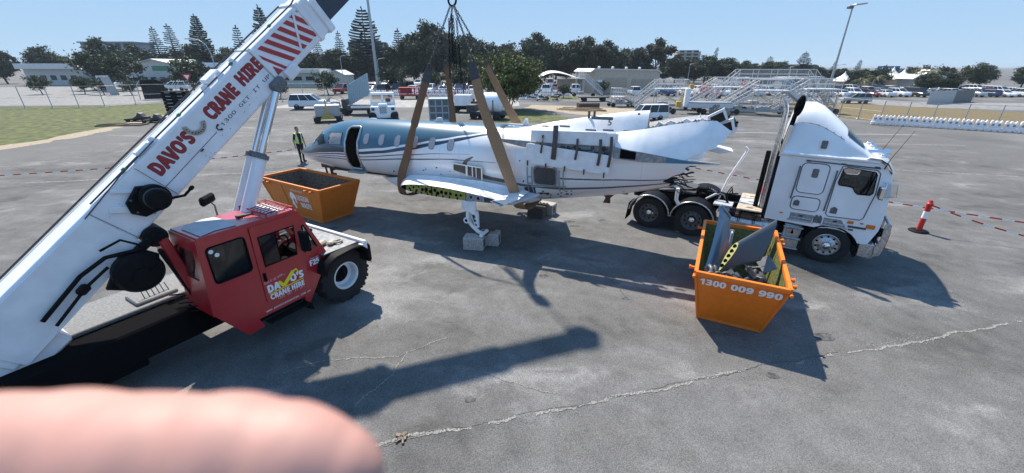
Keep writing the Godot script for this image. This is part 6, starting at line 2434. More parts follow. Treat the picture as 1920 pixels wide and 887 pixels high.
func skips() -> void:
	# the empty one; its long lettered side faces the crane
	var X := Transform3D(Basis(Vector3(.854, 0, .52).normalized(), Vector3.UP, Vector3(-.52, 0, .854).normalized()), Vector3(-8.9, 0, -13.72))
	var t := skip_bin("skip_bin", "empty orange skip with white lettering on its side, behind the red crane cab", X, 3.36, M.orange_dull, M.skip_inside)
	var F := face_on(Vector3(.42, 0, -.2), Vector3(2.94, 0, -.2), Vector3(.42, 1.2, 0))
	letters("lettering", "LEGION", .62, .19, M.white_ink, t, F * Transform3D(Basis(), Vector3(1.5, .68, .004)))
	letters("lettering", "WASTE", .56, .19, M.white_ink, t, F * Transform3D(Basis(), Vector3(1.6, .42, .004)))
	letters("lettering", "LEGION WASTE", .7, .045, M.white_ink, t, F * Transform3D(Basis(), Vector3(1.25, 1.0, .004)), false)
	var g := Geo.new()
	g.prism(pv([1.08, .45, 1.16, .6, 1.1, .72, 1.14, .86, 1.24, .95, 1.36, .9, 1.44, .8, 1.42, .66, 1.38, .62, 1.4, .52, 1.32, .56, 1.34, .68, 1.26, .72, 1.22, .6, 1.24, .5, 1.3, .36, 1.2, .3, 1.16, .44]), .002, .006)
	part("helmet_emblem", g, M.white_ink, t, F)
	# the loaded one; its short end faces the camera
	X = Transform3D(Basis(Vector3(.455, 0, -.89).normalized(), Vector3.UP, Vector3(.89, 0, .455).normalized()), Vector3(4.85, 0, -5.98))
	t = skip_bin("skip_bin", "bright orange skip heaped with cut aircraft parts, white phone number on its end", X, 3.05, M.orange_paint, M.skip_green)
	F = face_on(Vector3(.42, 0, -1.32), Vector3(.42, 0, -.2), Vector3(0, 1.2, -1.52))
	var Fw := face_on(Vector3(0, 1.2, -1.52), Vector3(0, 1.2, 0), Vector3(-.42, 2.4, -1.52))
	var x0 := .1
	for w in [["1300", .44], ["009", .36], ["990", .36]]:
		letters("lettering", w[0], w[1], .15, M.white_ink, t, Fw * Transform3D(Basis(), Vector3(x0, -.26, .006)), true, false, .004)
		x0 += w[1] + .09
	# aircraft pieces inside
	var W := X
	g = Geo.new()
	var P := []
	for i in 9:
		var u := i / 8.0
		var row := PackedVector3Array()
		for j in 9:
			var v := j / 8.0
			var a := Vector3(.42, .75, -1.42).lerp(Vector3(1.2, 2.22, -1.31), v) + Vector3(-.1, 0, .03) * sin(PI * v)
			var b := Vector3(.78, .6, -.92).lerp(Vector3(1.36, 1.95, -1.1), v)
			row.append(a.lerp(b, u) + Vector3(-.16, .06, -.02) * sin(PI * u) * (1 - .6 * v))
		P.append(row)
	g.grid(P)
	var Q := []
	for r in P:
		var row := PackedVector3Array()
		for p in r: row.append(p + Vector3(.04, 0, .02))
		Q.append(row)
	g.grid(Q)
	g.tube([P[0][8], P[4][8], P[8][8]], .035, 8)
	var o := thing("cowling_panel", "curved blue-grey cowling panel standing up at the left of the loaded skip", "aircraft panel", W)
	part("skin", g, M.cowl_paint, o)
	g = Geo.new()
	g.bar(Vector3(1.5, .5, -1.05), Vector3(1.72, 1.65, -1.1), .1, .05, .01)
	g.bar(Vector3(1.68, .5, -1.0), Vector3(1.9, 1.5, -1.0), .16, .03, .01)
	g.prism(pv([1.6, .5, 2.1, .5, 2.05, 1.2, 1.8, 1.5, 1.66, 1.5]), -.98, -.95, .005)
	part("frame", g, M.plate, o)
	g = Geo.new()
	P = []
	Q = []
	for i in 9:
		var u := i / 8.0
		var c0 := Vector3(.7, 1.68, -.91).lerp(Vector3(1.62, 1.95, -.26), u)
		var ch := Vector3(-.46, -.46, -.23).lerp(Vector3(-.7, -.66, -.17), u)
		var nn := ch.cross(Vector3(.92, .27, .65)).normalized()
		var row := PackedVector3Array()
		for k in 16:
			var a := TAU * k / 16
			var q := .5 - .5 * cos(a)
			row.append(c0 + ch * q + nn * sin(a) * .075 * (1.25 - .8 * q))
		P.append(row)
		P.append(row)
	g.grid(P, false, true)
	o = thing("wing_piece", "dark slate sawn wing section leaning across the loaded skip", "aircraft panel", W)
	part("skin", g, M.slate_paint, o)
	g = Geo.new()
	var e0: PackedVector3Array = P[0]
	for k in 15:
		g.tri((e0[0] + e0[8]) / 2 + Vector3(-.005, 0, 0), e0[k] + Vector3(-.005, 0, 0), e0[k + 1] + Vector3(-.005, 0, 0))
	g.tri((e0[0] + e0[8]) / 2 + Vector3(-.005, 0, 0), e0[15] + Vector3(-.005, 0, 0), e0[0] + Vector3(-.005, 0, 0))
	part("rib", g, M.primer, o)
	g = Geo.new()
	var lead := []
	for r in P: lead.append(r[0] + Vector3(.0, .005, .0))
	g.tube(lead, .06, 10)
	part("leading_edge", g, M.brushed, o)
	g = Geo.new()
	for k in 5:
		var p: Vector3 = e0[0].lerp(e0[8], .14 + .17 * k) + Vector3(-.015, 0, .0)
		g.ell(p, Vector3(.012, .05, .035), 8, 6)
	part("rib_hole", g, M.black_flat, o)
	rng.seed = 77
	var kinds := [["scrap_sheet", "bent grey sheet metal scrap in the near end of the loaded skip", "scrap"], ["scrap_duct", "grey ribbed duct among the scrap at the left of the loaded skip", "scrap"], ["scrap_pipe", "dark tube half buried in the loaded skip's right side", "scrap"]]
	g = Geo.new()
	for k in 26:
		g.T = Transform3D(Basis.from_euler(Vector3(rng.randf_range(-.9, .9), rng.randf() * 3, rng.randf_range(-.6, .6))), Vector3(rng.randf_range(.35, 1.0), rng.randf_range(.75, 1.25), rng.randf_range(-1.3, -.3)))
		g.box(Vector3(), Vector3(rng.randf_range(.1, .4), .015, rng.randf_range(.08, .3)), .003)
	solo(kinds[0][0], g, M.steel_grey, kinds[0][1], kinds[0][2], W)
	g = Geo.new()
	for k in 4:
		var pts := []
		var a := Vector3(.3 + .1 * k, .85, -1.3 + .1 * k)
		for j in 6:
			pts.append(a + Vector3(.08 * j, .3 * sin(j * .6), .05 * sin(j + k)))
		g.tube(pts, .05, 8)
	for k in 3:
		var pts := []
		for j in 12:
			pts.append(Vector3(.3 + .05 * k, 1.0, -1.25 + .13 * k) + Vector3(.02, .13 * sin(TAU * j / 12), .1 * cos(TAU * j / 12)))
		g.tube(pts, .02, 6, false, true)
	solo(kinds[1][0], g, M.steel_grey, kinds[1][1], kinds[1][2], W)
	g = Geo.new()
	g.tube([Vector3(.35, .95, -.5), Vector3(.8, .9, -.35), Vector3(1.5, .7, -.3)], .1, 14, false)
	g.tube([Vector3(.9, .5, -.6), Vector3(1.3, .9, -.4)], .06, 10)
	for k in 6:
		g.T = Transform3D(Basis.from_euler(Vector3(rng.randf(), rng.randf() * 3, rng.randf())), Vector3(rng.randf_range(.5, 2.2), rng.randf_range(.5, .9), rng.randf_range(-1.1, -.4)))
		g.box(Vector3(), Vector3(.5, .04, .25), .01)
	solo(kinds[2][0], g, M.dark_grey, kinds[2][1], kinds[2][2], W)

# ---------------------------------------------------------------- ground
func asphalt_map() -> ImageTexture:
	# tone of the old apron: pours, wear and stains, 64 m square
	var N := 1024
	var big := FastNoiseLite.new()
	big.seed = 4
	big.frequency = .006
	big.fractal_octaves = 4
	var mid := FastNoiseLite.new()
	mid.seed = 14
	mid.frequency = .03
	mid.fractal_octaves = 5
	mid.domain_warp_enabled = true
	mid.domain_warp_amplitude = 22.0
	var fine := FastNoiseLite.new()
	fine.seed = 24
	fine.frequency = .11
	fine.fractal_octaves = 3
	var d := PackedByteArray()
	d.resize(N * N * 3)
	var i := 0
	for y in N:
		var z := -56.0 + 64.0 * y / N
		for x in N:
			var wx := -32.0 + 64.0 * x / N
			var a := big.get_noise_2d(x, y)
			var b := mid.get_noise_2d(x * .55, y)
			var f := fine.get_noise_2d(x, y)
			var g2 := fine.get_noise_2d(x * .16 + y * .1 + 700.0, y * 1.25 - x * .3)
			var g3 := fine.get_noise_2d(x * .9 - y * .5, x * .22 + y * .12 + 90.0)
			var t := .76 + .22 * a + .17 * b + .14 * f + maxf(0.0, g2 - .25) * .3 + maxf(0.0, g3 - .28) * .25 - maxf(0.0, -.3 - g3) * .25
			# scuffed pale dust near the crane's front wheel and under the jet's left side
			var q := Vector2((wx + 1.6) / 3.4, (z + 8.2) / 2.6).length()
			t += .6 * maxf(0.0, 1.0 - q) * clampf(.4 + 2.2 * b, 0.0, 1.5)
			q = Vector2((wx + 6.0) / 5.0, (z + 9.5) / 3.0).length()
			t += .35 * maxf(0.0, 1.0 - q) * clampf(.4 + 2.2 * b, 0.0, 1.4)
			if b > .3: t += (b - .3) * 1.3
			if b < -.34: t += (b + .34) * .6
			t = clampf(t, .3, 1.35)
			# fade to the plain tone at the borders
			var e := clampf(minf(minf(x, N - 1 - x), minf(y, N - 1 - y)) / 110.0, 0.0, 1.0)
			t = lerpf(.78, t, e)
			var v := int(clampf(pow(t * .72, 1.0 / 2.2), 0, 1) * 255.0)
			d[i] = v
			d[i + 1] = v
			d[i + 2] = mini(255, v + (2 if b > 0 else 0))
			i += 3
	return ImageTexture.create_from_image(Image.create_from_data(N, N, false, Image.FORMAT_RGB8, d))

func sheet(called: String, p: PackedVector2Array, y: float, m: Material, label: String, category: String, kind := "structure") -> MeshInstance3D:
	var g := Geo.new()
	var ix := Geometry2D.triangulate_polygon(p)
	for i in range(0, ix.size(), 3):
		g.smooth(Vector3(p[ix[i]].x, y, p[ix[i]].y), Vector3(p[ix[i + 1]].x, y, p[ix[i + 1]].y), Vector3(p[ix[i + 2]].x, y, p[ix[i + 2]].y), Vector3.UP, Vector3.UP, Vector3.UP)
	return solo(called, g, m, label, category, Transform3D(), "", kind)

func soft_edge(p: PackedVector2Array, step: float, amp: float, sd: int) -> PackedVector2Array:
	rng.seed = sd
	var r := PackedVector2Array()
	for i in p.size():
		var a := p[i]
		var b := p[(i + 1) % p.size()]
		var n := maxi(1, int(a.distance_to(b) / step))
		var nrm: Vector2 = (b - a).normalized().orthogonal()
		for k in n:
			r.append(a.lerp(b, float(k) / n) + nrm * rng.randf_range(-amp, amp))
	return r

func crack(called: String, pts: Array, w0: float, y: float, m: Material, sd: int, label: String) -> void:
	rng.seed = sd
	var left := []
	var right := []
	for i in pts.size() - 1:
		var a: Vector2 = pts[i]
		var b: Vector2 = pts[i + 1]
		var n := int(a.distance_to(b) / .035)
		var nr := (b - a).normalized().orthogonal()
		for k in n:
			var t := float(k) / n
			var c0 := a.lerp(b, t) + nr * (.022 * sin(k * .13 + sd) + .012 * sin(k * .41)) + nr * rng.randf_range(-.012, .012)
			var w := w0 * (.5 + .5 * absf(sin(k * .071 + sd)) + rng.randf_range(-.3, .5))
			left.append(c0 + nr * maxf(.004, w * .5))
			right.append(c0 - nr * maxf(.004, w * rng.randf_range(.2, .7)))
	var g := Geo.new()
	for i in left.size() - 1:
		if sin(i * .043 + sd * 2.0) + .7 * sin(i * .31 + sd) < -1.15:
			continue
		var U := Vector3.UP
		var a := Vector3(left[i].x, y, left[i].y)
		var b := Vector3(left[i + 1].x, y, left[i + 1].y)
		var c0 := Vector3(right[i + 1].x, y, right[i + 1].y)
		var d := Vector3(right[i].x, y, right[i].y)
		g.smooth(a, b, c0, U, U, U)
		g.smooth(a, c0, d, U, U, U)
	solo(called, g, m, label, "pavement", Transform3D(), "", "structure")

func ground() -> void:
	var fa := StandardMaterial3D.new()
	fa.resource_name = "asphalt"
	fa.albedo_color = lin(.272, .268, .26)
	fa.roughness = .88
	fa.metallic_specular = .35
	fa.albedo_texture = noise_tex(.26, .76, 1.0, 31, 1024, 2, FastNoiseLite.TYPE_VALUE)
	fa.uv1_triplanar = true
	fa.uv1_world_triplanar = true
	fa.uv1_scale = Vector3.ONE * .42
	fa.heightmap_enabled = true
	fa.heightmap_texture = noise_tex(.3, 0, 1, 33, 1024, 2, FastNoiseLite.TYPE_VALUE)
	fa.heightmap_scale = .25
	fa.detail_enabled = true
	fa.detail_blend_mode = BaseMaterial3D.BLEND_MODE_MUL
	fa.detail_uv_layer = BaseMaterial3D.DETAIL_UV_2
	fa.detail_albedo = asphalt_map()
	var am := ArrayMesh.new()
	var arr := []
	arr.resize(Mesh.ARRAY_MAX)
	arr[Mesh.ARRAY_VERTEX] = PackedVector3Array([Vector3(-32, 0, -56), Vector3(32, 0, -56), Vector3(32, 0, 8), Vector3(-32, 0, -56), Vector3(32, 0, 8), Vector3(-32, 0, 8)])
	arr[Mesh.ARRAY_NORMAL] = PackedVector3Array([Vector3.UP, Vector3.UP, Vector3.UP, Vector3.UP, Vector3.UP, Vector3.UP])
	arr[Mesh.ARRAY_TEX_UV2] = PackedVector2Array([Vector2(0, 0), Vector2(1, 0), Vector2(1, 1), Vector2(0, 0), Vector2(1, 1), Vector2(0, 1)])
	am.add_surface_from_arrays(Mesh.PRIMITIVE_TRIANGLES, arr)
	am.surface_set_material(0, fa)
	solo("apron", am, null, "worn grey asphalt apron under the jet, crane and truck", "pavement", Transform3D(), "", "structure")
	var fb: StandardMaterial3D = fa.duplicate()
	fb.resource_name = "far_asphalt"
	fb.detail_albedo = noise_tex(.012, .68, .86, 41, 512, 5)
	fb.uv2_triplanar = true
	fb.uv2_world_triplanar = true
	fb.uv2_scale = Vector3.ONE * .018
	fb.heightmap_enabled = false
	fb.albedo_color = lin(.265, .261, .254)
	M.far_asphalt = fb
	# one sheet to the horizon, open where the near apron lies
	var g := Geo.new()
	for q in [[-2500, -2500, 2500, -56], [-2500, 8, 2500, 400], [-2500, -56, -32, 8], [32, -56, 2500, 8]]:
		g.quad(Vector3(q[0], 0, q[1]), Vector3(q[2], 0, q[1]), Vector3(q[2], 0, q[3]), Vector3(q[0], 0, q[3]))
	solo("ground", g, fb, "flat grey ground stretching to the tree line", "ground", Transform3D(), "", "structure")
	var grass := mat("grass", .1, .115, .024, .95, 0, 3, .11)
	var dry := mat("dry_grass", .17, .125, .05, .95, 0, 2, .35)
	var sand := mat("sand", .34, .28, .2, .95, 0, 2, .5)
	var road := mat("road", .24, .235, .23, .9, 0, 2, .12)
	var lane := mat("pale_concrete", .3, .295, .28, .9, 0, 2, .1)
	sheet("grass_verge", soft_edge(pv([-34.5, -33.5, -36.0, -38.8, -37.9, -44.0, -36.0, -46.5, -37, -50, -45, -56.5, -49.9, -59.2, -52.2, -56.7, -60, -55, -90, -52, -90, -10, -34, -22, -33.6, -29]), 1.0, .25, 2), .008, grass, "green lawn with a sandy edge beside the fence", "grass")
	sheet("sandy_edge", soft_edge(pv([-32.2, -31, -33.5, -35, -34.6, -41.6, -35.2, -46, -37, -47.5, -38.5, -44, -36.8, -38.8, -35.6, -33.6, -34.6, -29, -34.6, -22, -31.8, -22]), .8, .35, 3), .004, sand, "pale sandy strip along the lawn's edge", "ground")
	sheet("grass_verge", soft_edge(pv([-50.8, -61.1, -46.2, -67.3, -44, -76, -56.9, -76, -54, -66]), 1.0, .3, 4), .008, grass, "small lawn between the road and the crane boom", "grass")
	sheet("road", pv([-90, -54, -54.9, -56.3, -52.5, -62, -55.6, -68, -55.3, -84, -90, -110, -140, -110, -140, -60]), .012, road, "pale grey road beyond the lawn and fence", "road")
	sheet("grass_verge", soft_edge(pv([-2.0, -38.2, 6.4, -38.5, 5.6, -42.5, 4.0, -46.5, 1.6, -50.3, -.6, -50.8, -1.8, -46]), .6, .2, 5), .008, grass, "lawn round the foot of the bushy tree", "grass")
	sheet("grass_verge", soft_edge(pv([2.1, -66.2, 10.9, -66.2, 11.2, -73.5, 3.7, -73.5]), 1.0, .2, 6), .008, grass, "thin lawn in front of the curved canopy", "grass")
	sheet("dirt_patch", soft_edge(pv([1.6, -52.5, 7.5, -44.9, 13.5, -42, 15.7, -50.8, 9.7, -54.3, 2.9, -57.0]), .8, .3, 7), .004, sand, "sandy patch littered with timber behind the jet", "ground")
	sheet("dry_field", soft_edge(pv([37.6, -62.5, 36.0, -54.3, 33.2, -42.6, 35.6, -36.6, 37.8, -33.2, 60, -28, 60, -44, 53.5, -52.2, 49.2, -57.6, 45.2, -64]), 1.2, .3, 8), .008, dry, "brown dry grass field behind the right-hand fence", "grass")
	sheet("road", pv([44, -66, 49.4, -57.8, 53.8, -52.2, 70, -46, 90, -46, 90, -56, 60, -62, 52, -72]), .012, road, "pale road where the white wagon stands beyond the dry field", "road")
	sheet("taxi_lane", pv([-31, -52, -10, -53.5, 1, -55, 1, -66, -31, -67]), .004, lane, "pale concrete lane in front of the barrier row", "pavement")
	sheet("lawn_behind", soft_edge(pv([-100, -100, -34, -100, -34, -130, -100, -140]), 2.0, .6, 9), .008, grass, "lawn in front of the white sheds under the trees", "grass")
	# faint painted lines and joints
	var line := mat("worn_line", .36, .36, .35, .9, 0, 3, .8)
	var seal := mat("joint_seal", .09, .09, .092, .9, 0, 3, .8)
	var grit := mat("crack_grit", .29, .28, .26, .95, 0, 3, 3.0)
	var gx := 0
	for q in [[-18.6, -33.4, -12.8, -33.0, .1], [-31, -31.0, -24, -29.5, .12], [-22, -17.3, -9, -20.0, .07], [6, -30, 30, -26.5, .12], [9, -33, 31, -31, .3], [-7.2, -13.6, -5.3, -7.0, .03], [12, -22, 29, -17, .06]]:
		var a := Vector2(q[0], q[1])
		var b := Vector2(q[2], q[3])
		var n: Vector2 = (b - a).normalized().orthogonal() * q[4] * .5
		sheet("faded_line", soft_edge(PackedVector2Array([a + n, b + n, b - n, a - n]), .5, .012, 30 + gx), .004, line, ["faded white line behind the man in the vest", "faded white line near the lawn at the left", "faint pale line left of the empty skip", "faded white line behind the truck cab", "wide pale strip of apron behind the truck cab", "thin joint line from the empty skip towards the crane wheel", "faint line on the apron right of the jet's tail"][gx], "marking")
		gx += 1
	crack("pavement_crack", [Vector2(-2.3, -3.7), Vector2(-1.6, -4.0), Vector2(.0, -4.35), Vector2(1.5, -4.72), Vector2(3.0, -5.1), Vector2(4.1, -5.45)], .055, .006, grit, 1, "long gritty crack across the apron in front of the loaded skip")
	crack("pavement_crack", [Vector2(5.0, -5.5), Vector2(5.8, -5.8), Vector2(7.4, -6.05), Vector2(8.6, -6.4), Vector2(10.5, -6.8)], .05, .006, grit, 2, "broken pale crack to the right of the loaded skip's shadow")
	crack("pavement_crack", [Vector2(-2.3, -3.72), Vector2(-1.0, -4.16), Vector2(1.5, -4.75), Vector2(3.2, -5.18), Vector2(4.6, -5.55), Vector2(6.0, -5.84)], .007, .01, M.dark_grey, 3, "dark thin fissure along the gritty crack")
	crack("pavement_crack", [Vector2(-.5, -5.35), Vector2(.2, -5.0), Vector2(.75, -4.85)], .018, .006, grit, 4, "short pale scratch left of the gritty crack's middle")
	crack("pavement_crack", [Vector2(1.6, -10.3), Vector2(2.2, -9.0), Vector2(2.55, -8.0), Vector2(2.6, -7.6)], .018, .006, M.dark_grey, 5, "dark tar seam under the jet's tail shadow")
	crack("pavement_crack", [Vector2(-3.9, -5.3), Vector2(-3.4, -5.6), Vector2(-2.0, -5.75), Vector2(-1.2, -6.3)], .022, .006, grit, 6, "pale dusty scrape beside the crane's shadow")
	crack("pavement_crack", [Vector2(-2.4, -4.6), Vector2(-2.0, -5.3), Vector2(-1.9, -5.9)], .02, .006, grit, 7, "pale scratch running away beside the fingertip")
	crack("pavement_crack", [Vector2(-3.2, -4.1), Vector2(-2.9, -4.6)], .03, .006, grit, 8, "pale skid mark just above the fingertip")
	rng.seed = 140
	for k in 14:
		var ce := Vector2(rng.randf_range(-6, 9), -rng.randf_range(4.5, 13))
		var r := rng.randf_range(.03, .13)
		var p := PackedVector2Array()
		for j in 14:
			var a := TAU * j / 14
			p.append(ce + Vector2(cos(a) * 1.6, sin(a)) * r * rng.randf_range(.7, 1.2))
		sheet("oil_stain", p, .005, seal, "small dark oil stain, %s of those spotting the open apron" % nth(k), "stain")
	# loose grit and chips
	g = Geo.new()
	g.colored = true
	rng.seed = 99
	for k in 5200:
		var p := Vector3(rng.randf_range(-9, 12), .003, -rng.randf_range(3.2, 14))
		if rng.randf() < .45:
			var t := rng.randf()
			p = Vector3(lerpf(-2.3, 8, t), .003, lerpf(-3.7, -6.3, t)) + Vector3(rng.randfn(0, .14), 0, rng.randfn(0, .07))
		var r := rng.randf_range(.004, .013) * (.7 if p.z > -6 else 1.2)
		var c0 := rng.randf_range(.16, .4)
		g.col = Color(c0, c0 * .98, c0 * .94)
		var a := rng.randf() * TAU
		var A := p + Vector3(cos(a), 0, sin(a)) * r
		var B := p + Vector3(cos(a + 2.2), 0, sin(a + 2.2)) * r
		var C := p + Vector3(cos(a + 4.1), 0, sin(a + 4.1)) * r
		var D := p + Vector3(0, r * .7, 0)
		g.tri(A, B, D); g.tri(B, C, D); g.tri(C, A, D)
	solo("loose_grit", g, M.painted, "pale loose grit scattered over the apron", "grit", Transform3D(), "", "stuff")
	g = Geo.new()
	rng.seed = 5
	for k in 9:
		g.T = Transform3D(Basis(Vector3.UP, rng.randf() * 3), Vector3(-1.55 + rng.randf_range(-.06, .06), .02, -4.02 + rng.randf_range(-.05, .05)))
		g.box(Vector3(), Vector3(rng.randf_range(.05, .14), .02, rng.randf_range(.03, .06)), .006)
	solo("dead_leaves", g, M.brown_metal, "small brown clump of debris lying in the gritty crack", "debris")

# ---------------------------------------------------------------- bollards and tape
func bollards() -> void:
	var B := Vector3(12.87, 0, -11.64)
	var spots := [[B, "red and white bollard nearest the truck's bull bar"], [Vector3(4.5, 0, -21.4), "red bollard hidden behind the jet's tail half"], [Vector3(-28, 0, -13.8), "red bollard at the left end of the striped tape"], [Vector3(-9.2, 0, -23), "red bollard hidden behind the jet's nose"]]
	var first: Node3D = null
	for s in spots:
		if first == null:
			first = thing("bollard", s[1], "bollard", Transform3D(Basis(), s[0]), "red and white bollards")
			var g := Geo.new()
			g.lathe([Vector2(0, 0), Vector2(.24, 0), Vector2(.25, .03), Vector2(.2, .06), Vector2(.06, .07)], 20)
			part("base", g, M.black, first)
			g = Geo.new()
			g.lathe([Vector2(.07, .06), Vector2(.07, .45)], 16)
			g.lathe([Vector2(.07, .68), Vector2(.07, .84), Vector2(.085, .85), Vector2(.085, .93), Vector2(.06, .96), Vector2(.04, 1.03), Vector2(0, 1.05)], 16)
			part("post", g, M.tail_red, first)
			g = Geo.new()
			g.lathe([Vector2(.071, .45), Vector2(.071, .68)], 16)
			part("reflective_band", g, M.white_ink, first)
		else:
			copy(first, Transform3D(Basis(), s[0]), s[1])
	for k in [[Vector3(19, .7, -7.6), Vector3(4.5, .85, -21.4), "drooping red and white tape behind the truck cab", .3], [Vector3(-28, .85, -13.8), Vector3(-9.2, .85, -23), "red and white tape behind the crane boom", .4], [Vector3(12.87, .9, -11.64), Vector3(19, .7, -7.6), "tape hanging from the bollard by the truck out of the frame", .6]]:
		var o := thing("barrier_tape", k[2], "tape", Transform3D(), "striped safety tape")
		var a: Vector3 = k[0]
		var b: Vector3 = k[1]
		var n: int = int(a.distance_to(b) / .25)
		var gs := [Geo.new(), Geo.new()]
		for i in n:
			var t0 := float(i) / n
			var t1 := float(i + 1) / n
			var p := a.lerp(b, t0) - Vector3(0, k[3] * 4 * t0 * (1 - t0), 0)
			var q := a.lerp(b, t1) - Vector3(0, k[3] * 4 * t1 * (1 - t1), 0)
			gs[i % 2].bar(p, q, .004, .04)
		part("red_stripe", gs[0], M.tail_red, o)
		part("white_stripe", gs[1], M.white_ink, o)

# ---------------------------------------------------------------- trees
func tone(g: Geo, base: Color, sp: float) -> void:
	var k := 1.0 + rng.randf_range(-sp, sp)
	g.tint(base.r * k, base.g * k, base.b * k * rng.randf_range(.85, 1.1))

func leaf(g: Geo, p: Vector3, r: float) -> void:
	var a := Vector3(rng.randfn(), rng.randfn(), rng.randfn()).normalized()
	var b := a.cross(Vector3(rng.randfn(), rng.randfn(), rng.randfn())).normalized()
	g.tri(p + a * r, p - a * r * .55 + b * r * .6, p - a * r * .55 - b * r * .6)

func broad_tree(called: String, sd: int, H: float, R: float, clumps: int, leaves: int, lr: float, base: Color, low: float, stems := 1) -> Node3D:
	rng.seed = sd
	var o := thing(called, "", "tree")
	var tr := Geo.new()
	var g := Geo.new()
	var ends := []
	for s in stems:
		var foot := Vector3(rng.randf_range(-.3, .3), 0, rng.randf_range(-.3, .3)) * (0.0 if stems == 1 else 1.0)
		var lean := Vector3(rng.randf_range(-.12, .12), 1, rng.randf_range(-.12, .12)) if stems == 1 else Vector3(rng.randf_range(-.5, .5), 1, rng.randf_range(-.5, .5))
		var top := foot + lean * H * .7
		var tw := H * .022 / sqrt(stems)
		tr.tube([foot, foot.lerp(top, .4) + Vector3(rng.randf_range(-.2, .2), 0, rng.randf_range(-.2, .2)), top], [tw * 1.3, tw, tw * .4], 7)
		for k in 7:
			var p := foot.lerp(top, rng.randf_range(maxf(low, .3), 1.0))
			var a := rng.randf() * TAU
			var q := p + Vector3(cos(a) * R * .7, H * rng.randf_range(.08, .25), sin(a) * R * .7)
			tr.tube([p, p.lerp(q, .5) + Vector3(0, -.2, 0), q], [tw * .5, tw * .35, tw * .12], 5)
			ends.append(q)
	for k in clumps:
		var ce: Vector3
		if k < ends.size():
			ce = ends[k]
		else:
			var u := Vector3(rng.randfn(), rng.randfn(), rng.randfn()).normalized() * pow(rng.randf(), .4)
			ce = Vector3(u.x * R, H * lerpf(low, 1.0, .5 + .5 * u.y), u.z * R)
			ce.y = minf(ce.y, H)
			var taper := 1.0 - .45 * pow(absf(u.y), 2.0)
			ce.x *= taper
			ce.z *= taper
		tone(g, base, .35)
		var keep := g.col
		var cr := R * rng.randf_range(.2, .34)
		for j in leaves:
			var v := Vector3(rng.randfn(), rng.randfn() * .7, rng.randfn()) * cr * .5
			g.col = keep * rng.randf_range(.75, 1.25)
			leaf(g, ce + v, lr * rng.randf_range(.6, 1.3))
	part("trunk", tr, M.bark, o)
	part("crown", g, M.foliage, o)
	return o

func norfolk(called: String, sd: int, H: float, R: float, tiers: int, arms: int, fat: float, top_heavy := false) -> Node3D:
	rng.seed = sd
	var o := thing(called, "", "tree")
	var tr := Geo.new()
	tr.tube([Vector3(), Vector3(0, H * .5, 0), Vector3(.05, H, 0)], [H * .018, H * .012, .04], 7)
	var g := Geo.new()
	for t in tiers:
		var f := float(t) / tiers
		var y := lerpf(H * .12, H * .985, f)
		var L := R * (pow(1.0 - f, .75) if not top_heavy else sin(PI * (.2 + .78 * f))) * rng.randf_range(.8, 1.1) + .25
		var a0 := rng.randf() * TAU
		for k in arms:
			if rng.randf() < .1: continue
			var a := a0 + TAU * k / arms + rng.randf_range(-.15, .15)
			var dir := Vector3(cos(a), 0, sin(a))
			tone(g, Color(.028, .042, .026), .3)
			var keep := g.col
			var n := maxi(4, int(L * 5.0))
			for j in n:
				var u := (j + .6) / n
				var p := Vector3(0, y, 0) + dir * L * u + Vector3(0, L * (.12 * u * u * 1.6 - .1 * u), 0)
				g.col = keep * rng.randf_range(.75, 1.25)
				var sd2 := dir.cross(Vector3.UP)
				var w := fat * (1.1 - .5 * u) * L * .16 + .13
				g.tri(p - dir * .1, p + dir * .16 + sd2 * w, p + dir * .3 + Vector3(0, .05, 0))
				g.tri(p - dir * .1, p + dir * .16 - sd2 * w, p + dir * .3 + Vector3(0, .05, 0))
				g.tri(p + Vector3(0, .3, 0) * fat, p + dir * .4 + Vector3(0, .3 * fat, 0), p + dir * .2 - Vector3(0, .16, 0))
	for k in 12:
		tone(g, Color(.028, .042, .026), .3)
		leaf(g, Vector3(rng.randf_range(-.1, .1), H * rng.randf_range(.95, 1.01), rng.randf_range(-.1, .1)), .25)
	part("trunk", tr, M.bark, o)
	part("crown", g, M.foliage, o)
	return o

func palm_tree(called: String, sd: int, H: float, R: float) -> Node3D:
	rng.seed = sd
	var o := thing(called, "", "palm tree")
	var tr := Geo.new()
	tr.tube([Vector3(), Vector3(.1, H * .5, 0), Vector3(.0, H * .82, 0)], [.2, .15, .17], 8)
	part("trunk", tr, M.bark_pale, o)
	var g := Geo.new()
	for k in 22:
		var a := rng.randf() * TAU
		var up := rng.randf_range(-.1, 1.0)
		var d := Vector3(cos(a), 0, sin(a))
		var s := d.cross(Vector3.UP)
		tone(g, Color(.07, .085, .03) if k % 4 else Color(.14, .12, .05), .3)
		var prev := Vector3(0, H * .82, 0)
		for j in 9:
			var u := (j + 1) / 9.0
			var p := Vector3(0, H * .82, 0) + d * R * u + Vector3(0, R * (up * u - (.55 + .5 * up) * u * u), 0)
			var w := .34 * sin(PI * clampf(u, .12, .95)) * R * .35
			g.tri(prev, p, p + s * w - Vector3(0, w * .7, 0) - d * .05)
			g.tri(prev, p, p - s * w - Vector3(0, w * .7, 0) - d * .05)
			prev = p
	part("crown", g, M.foliage, o)
	return o

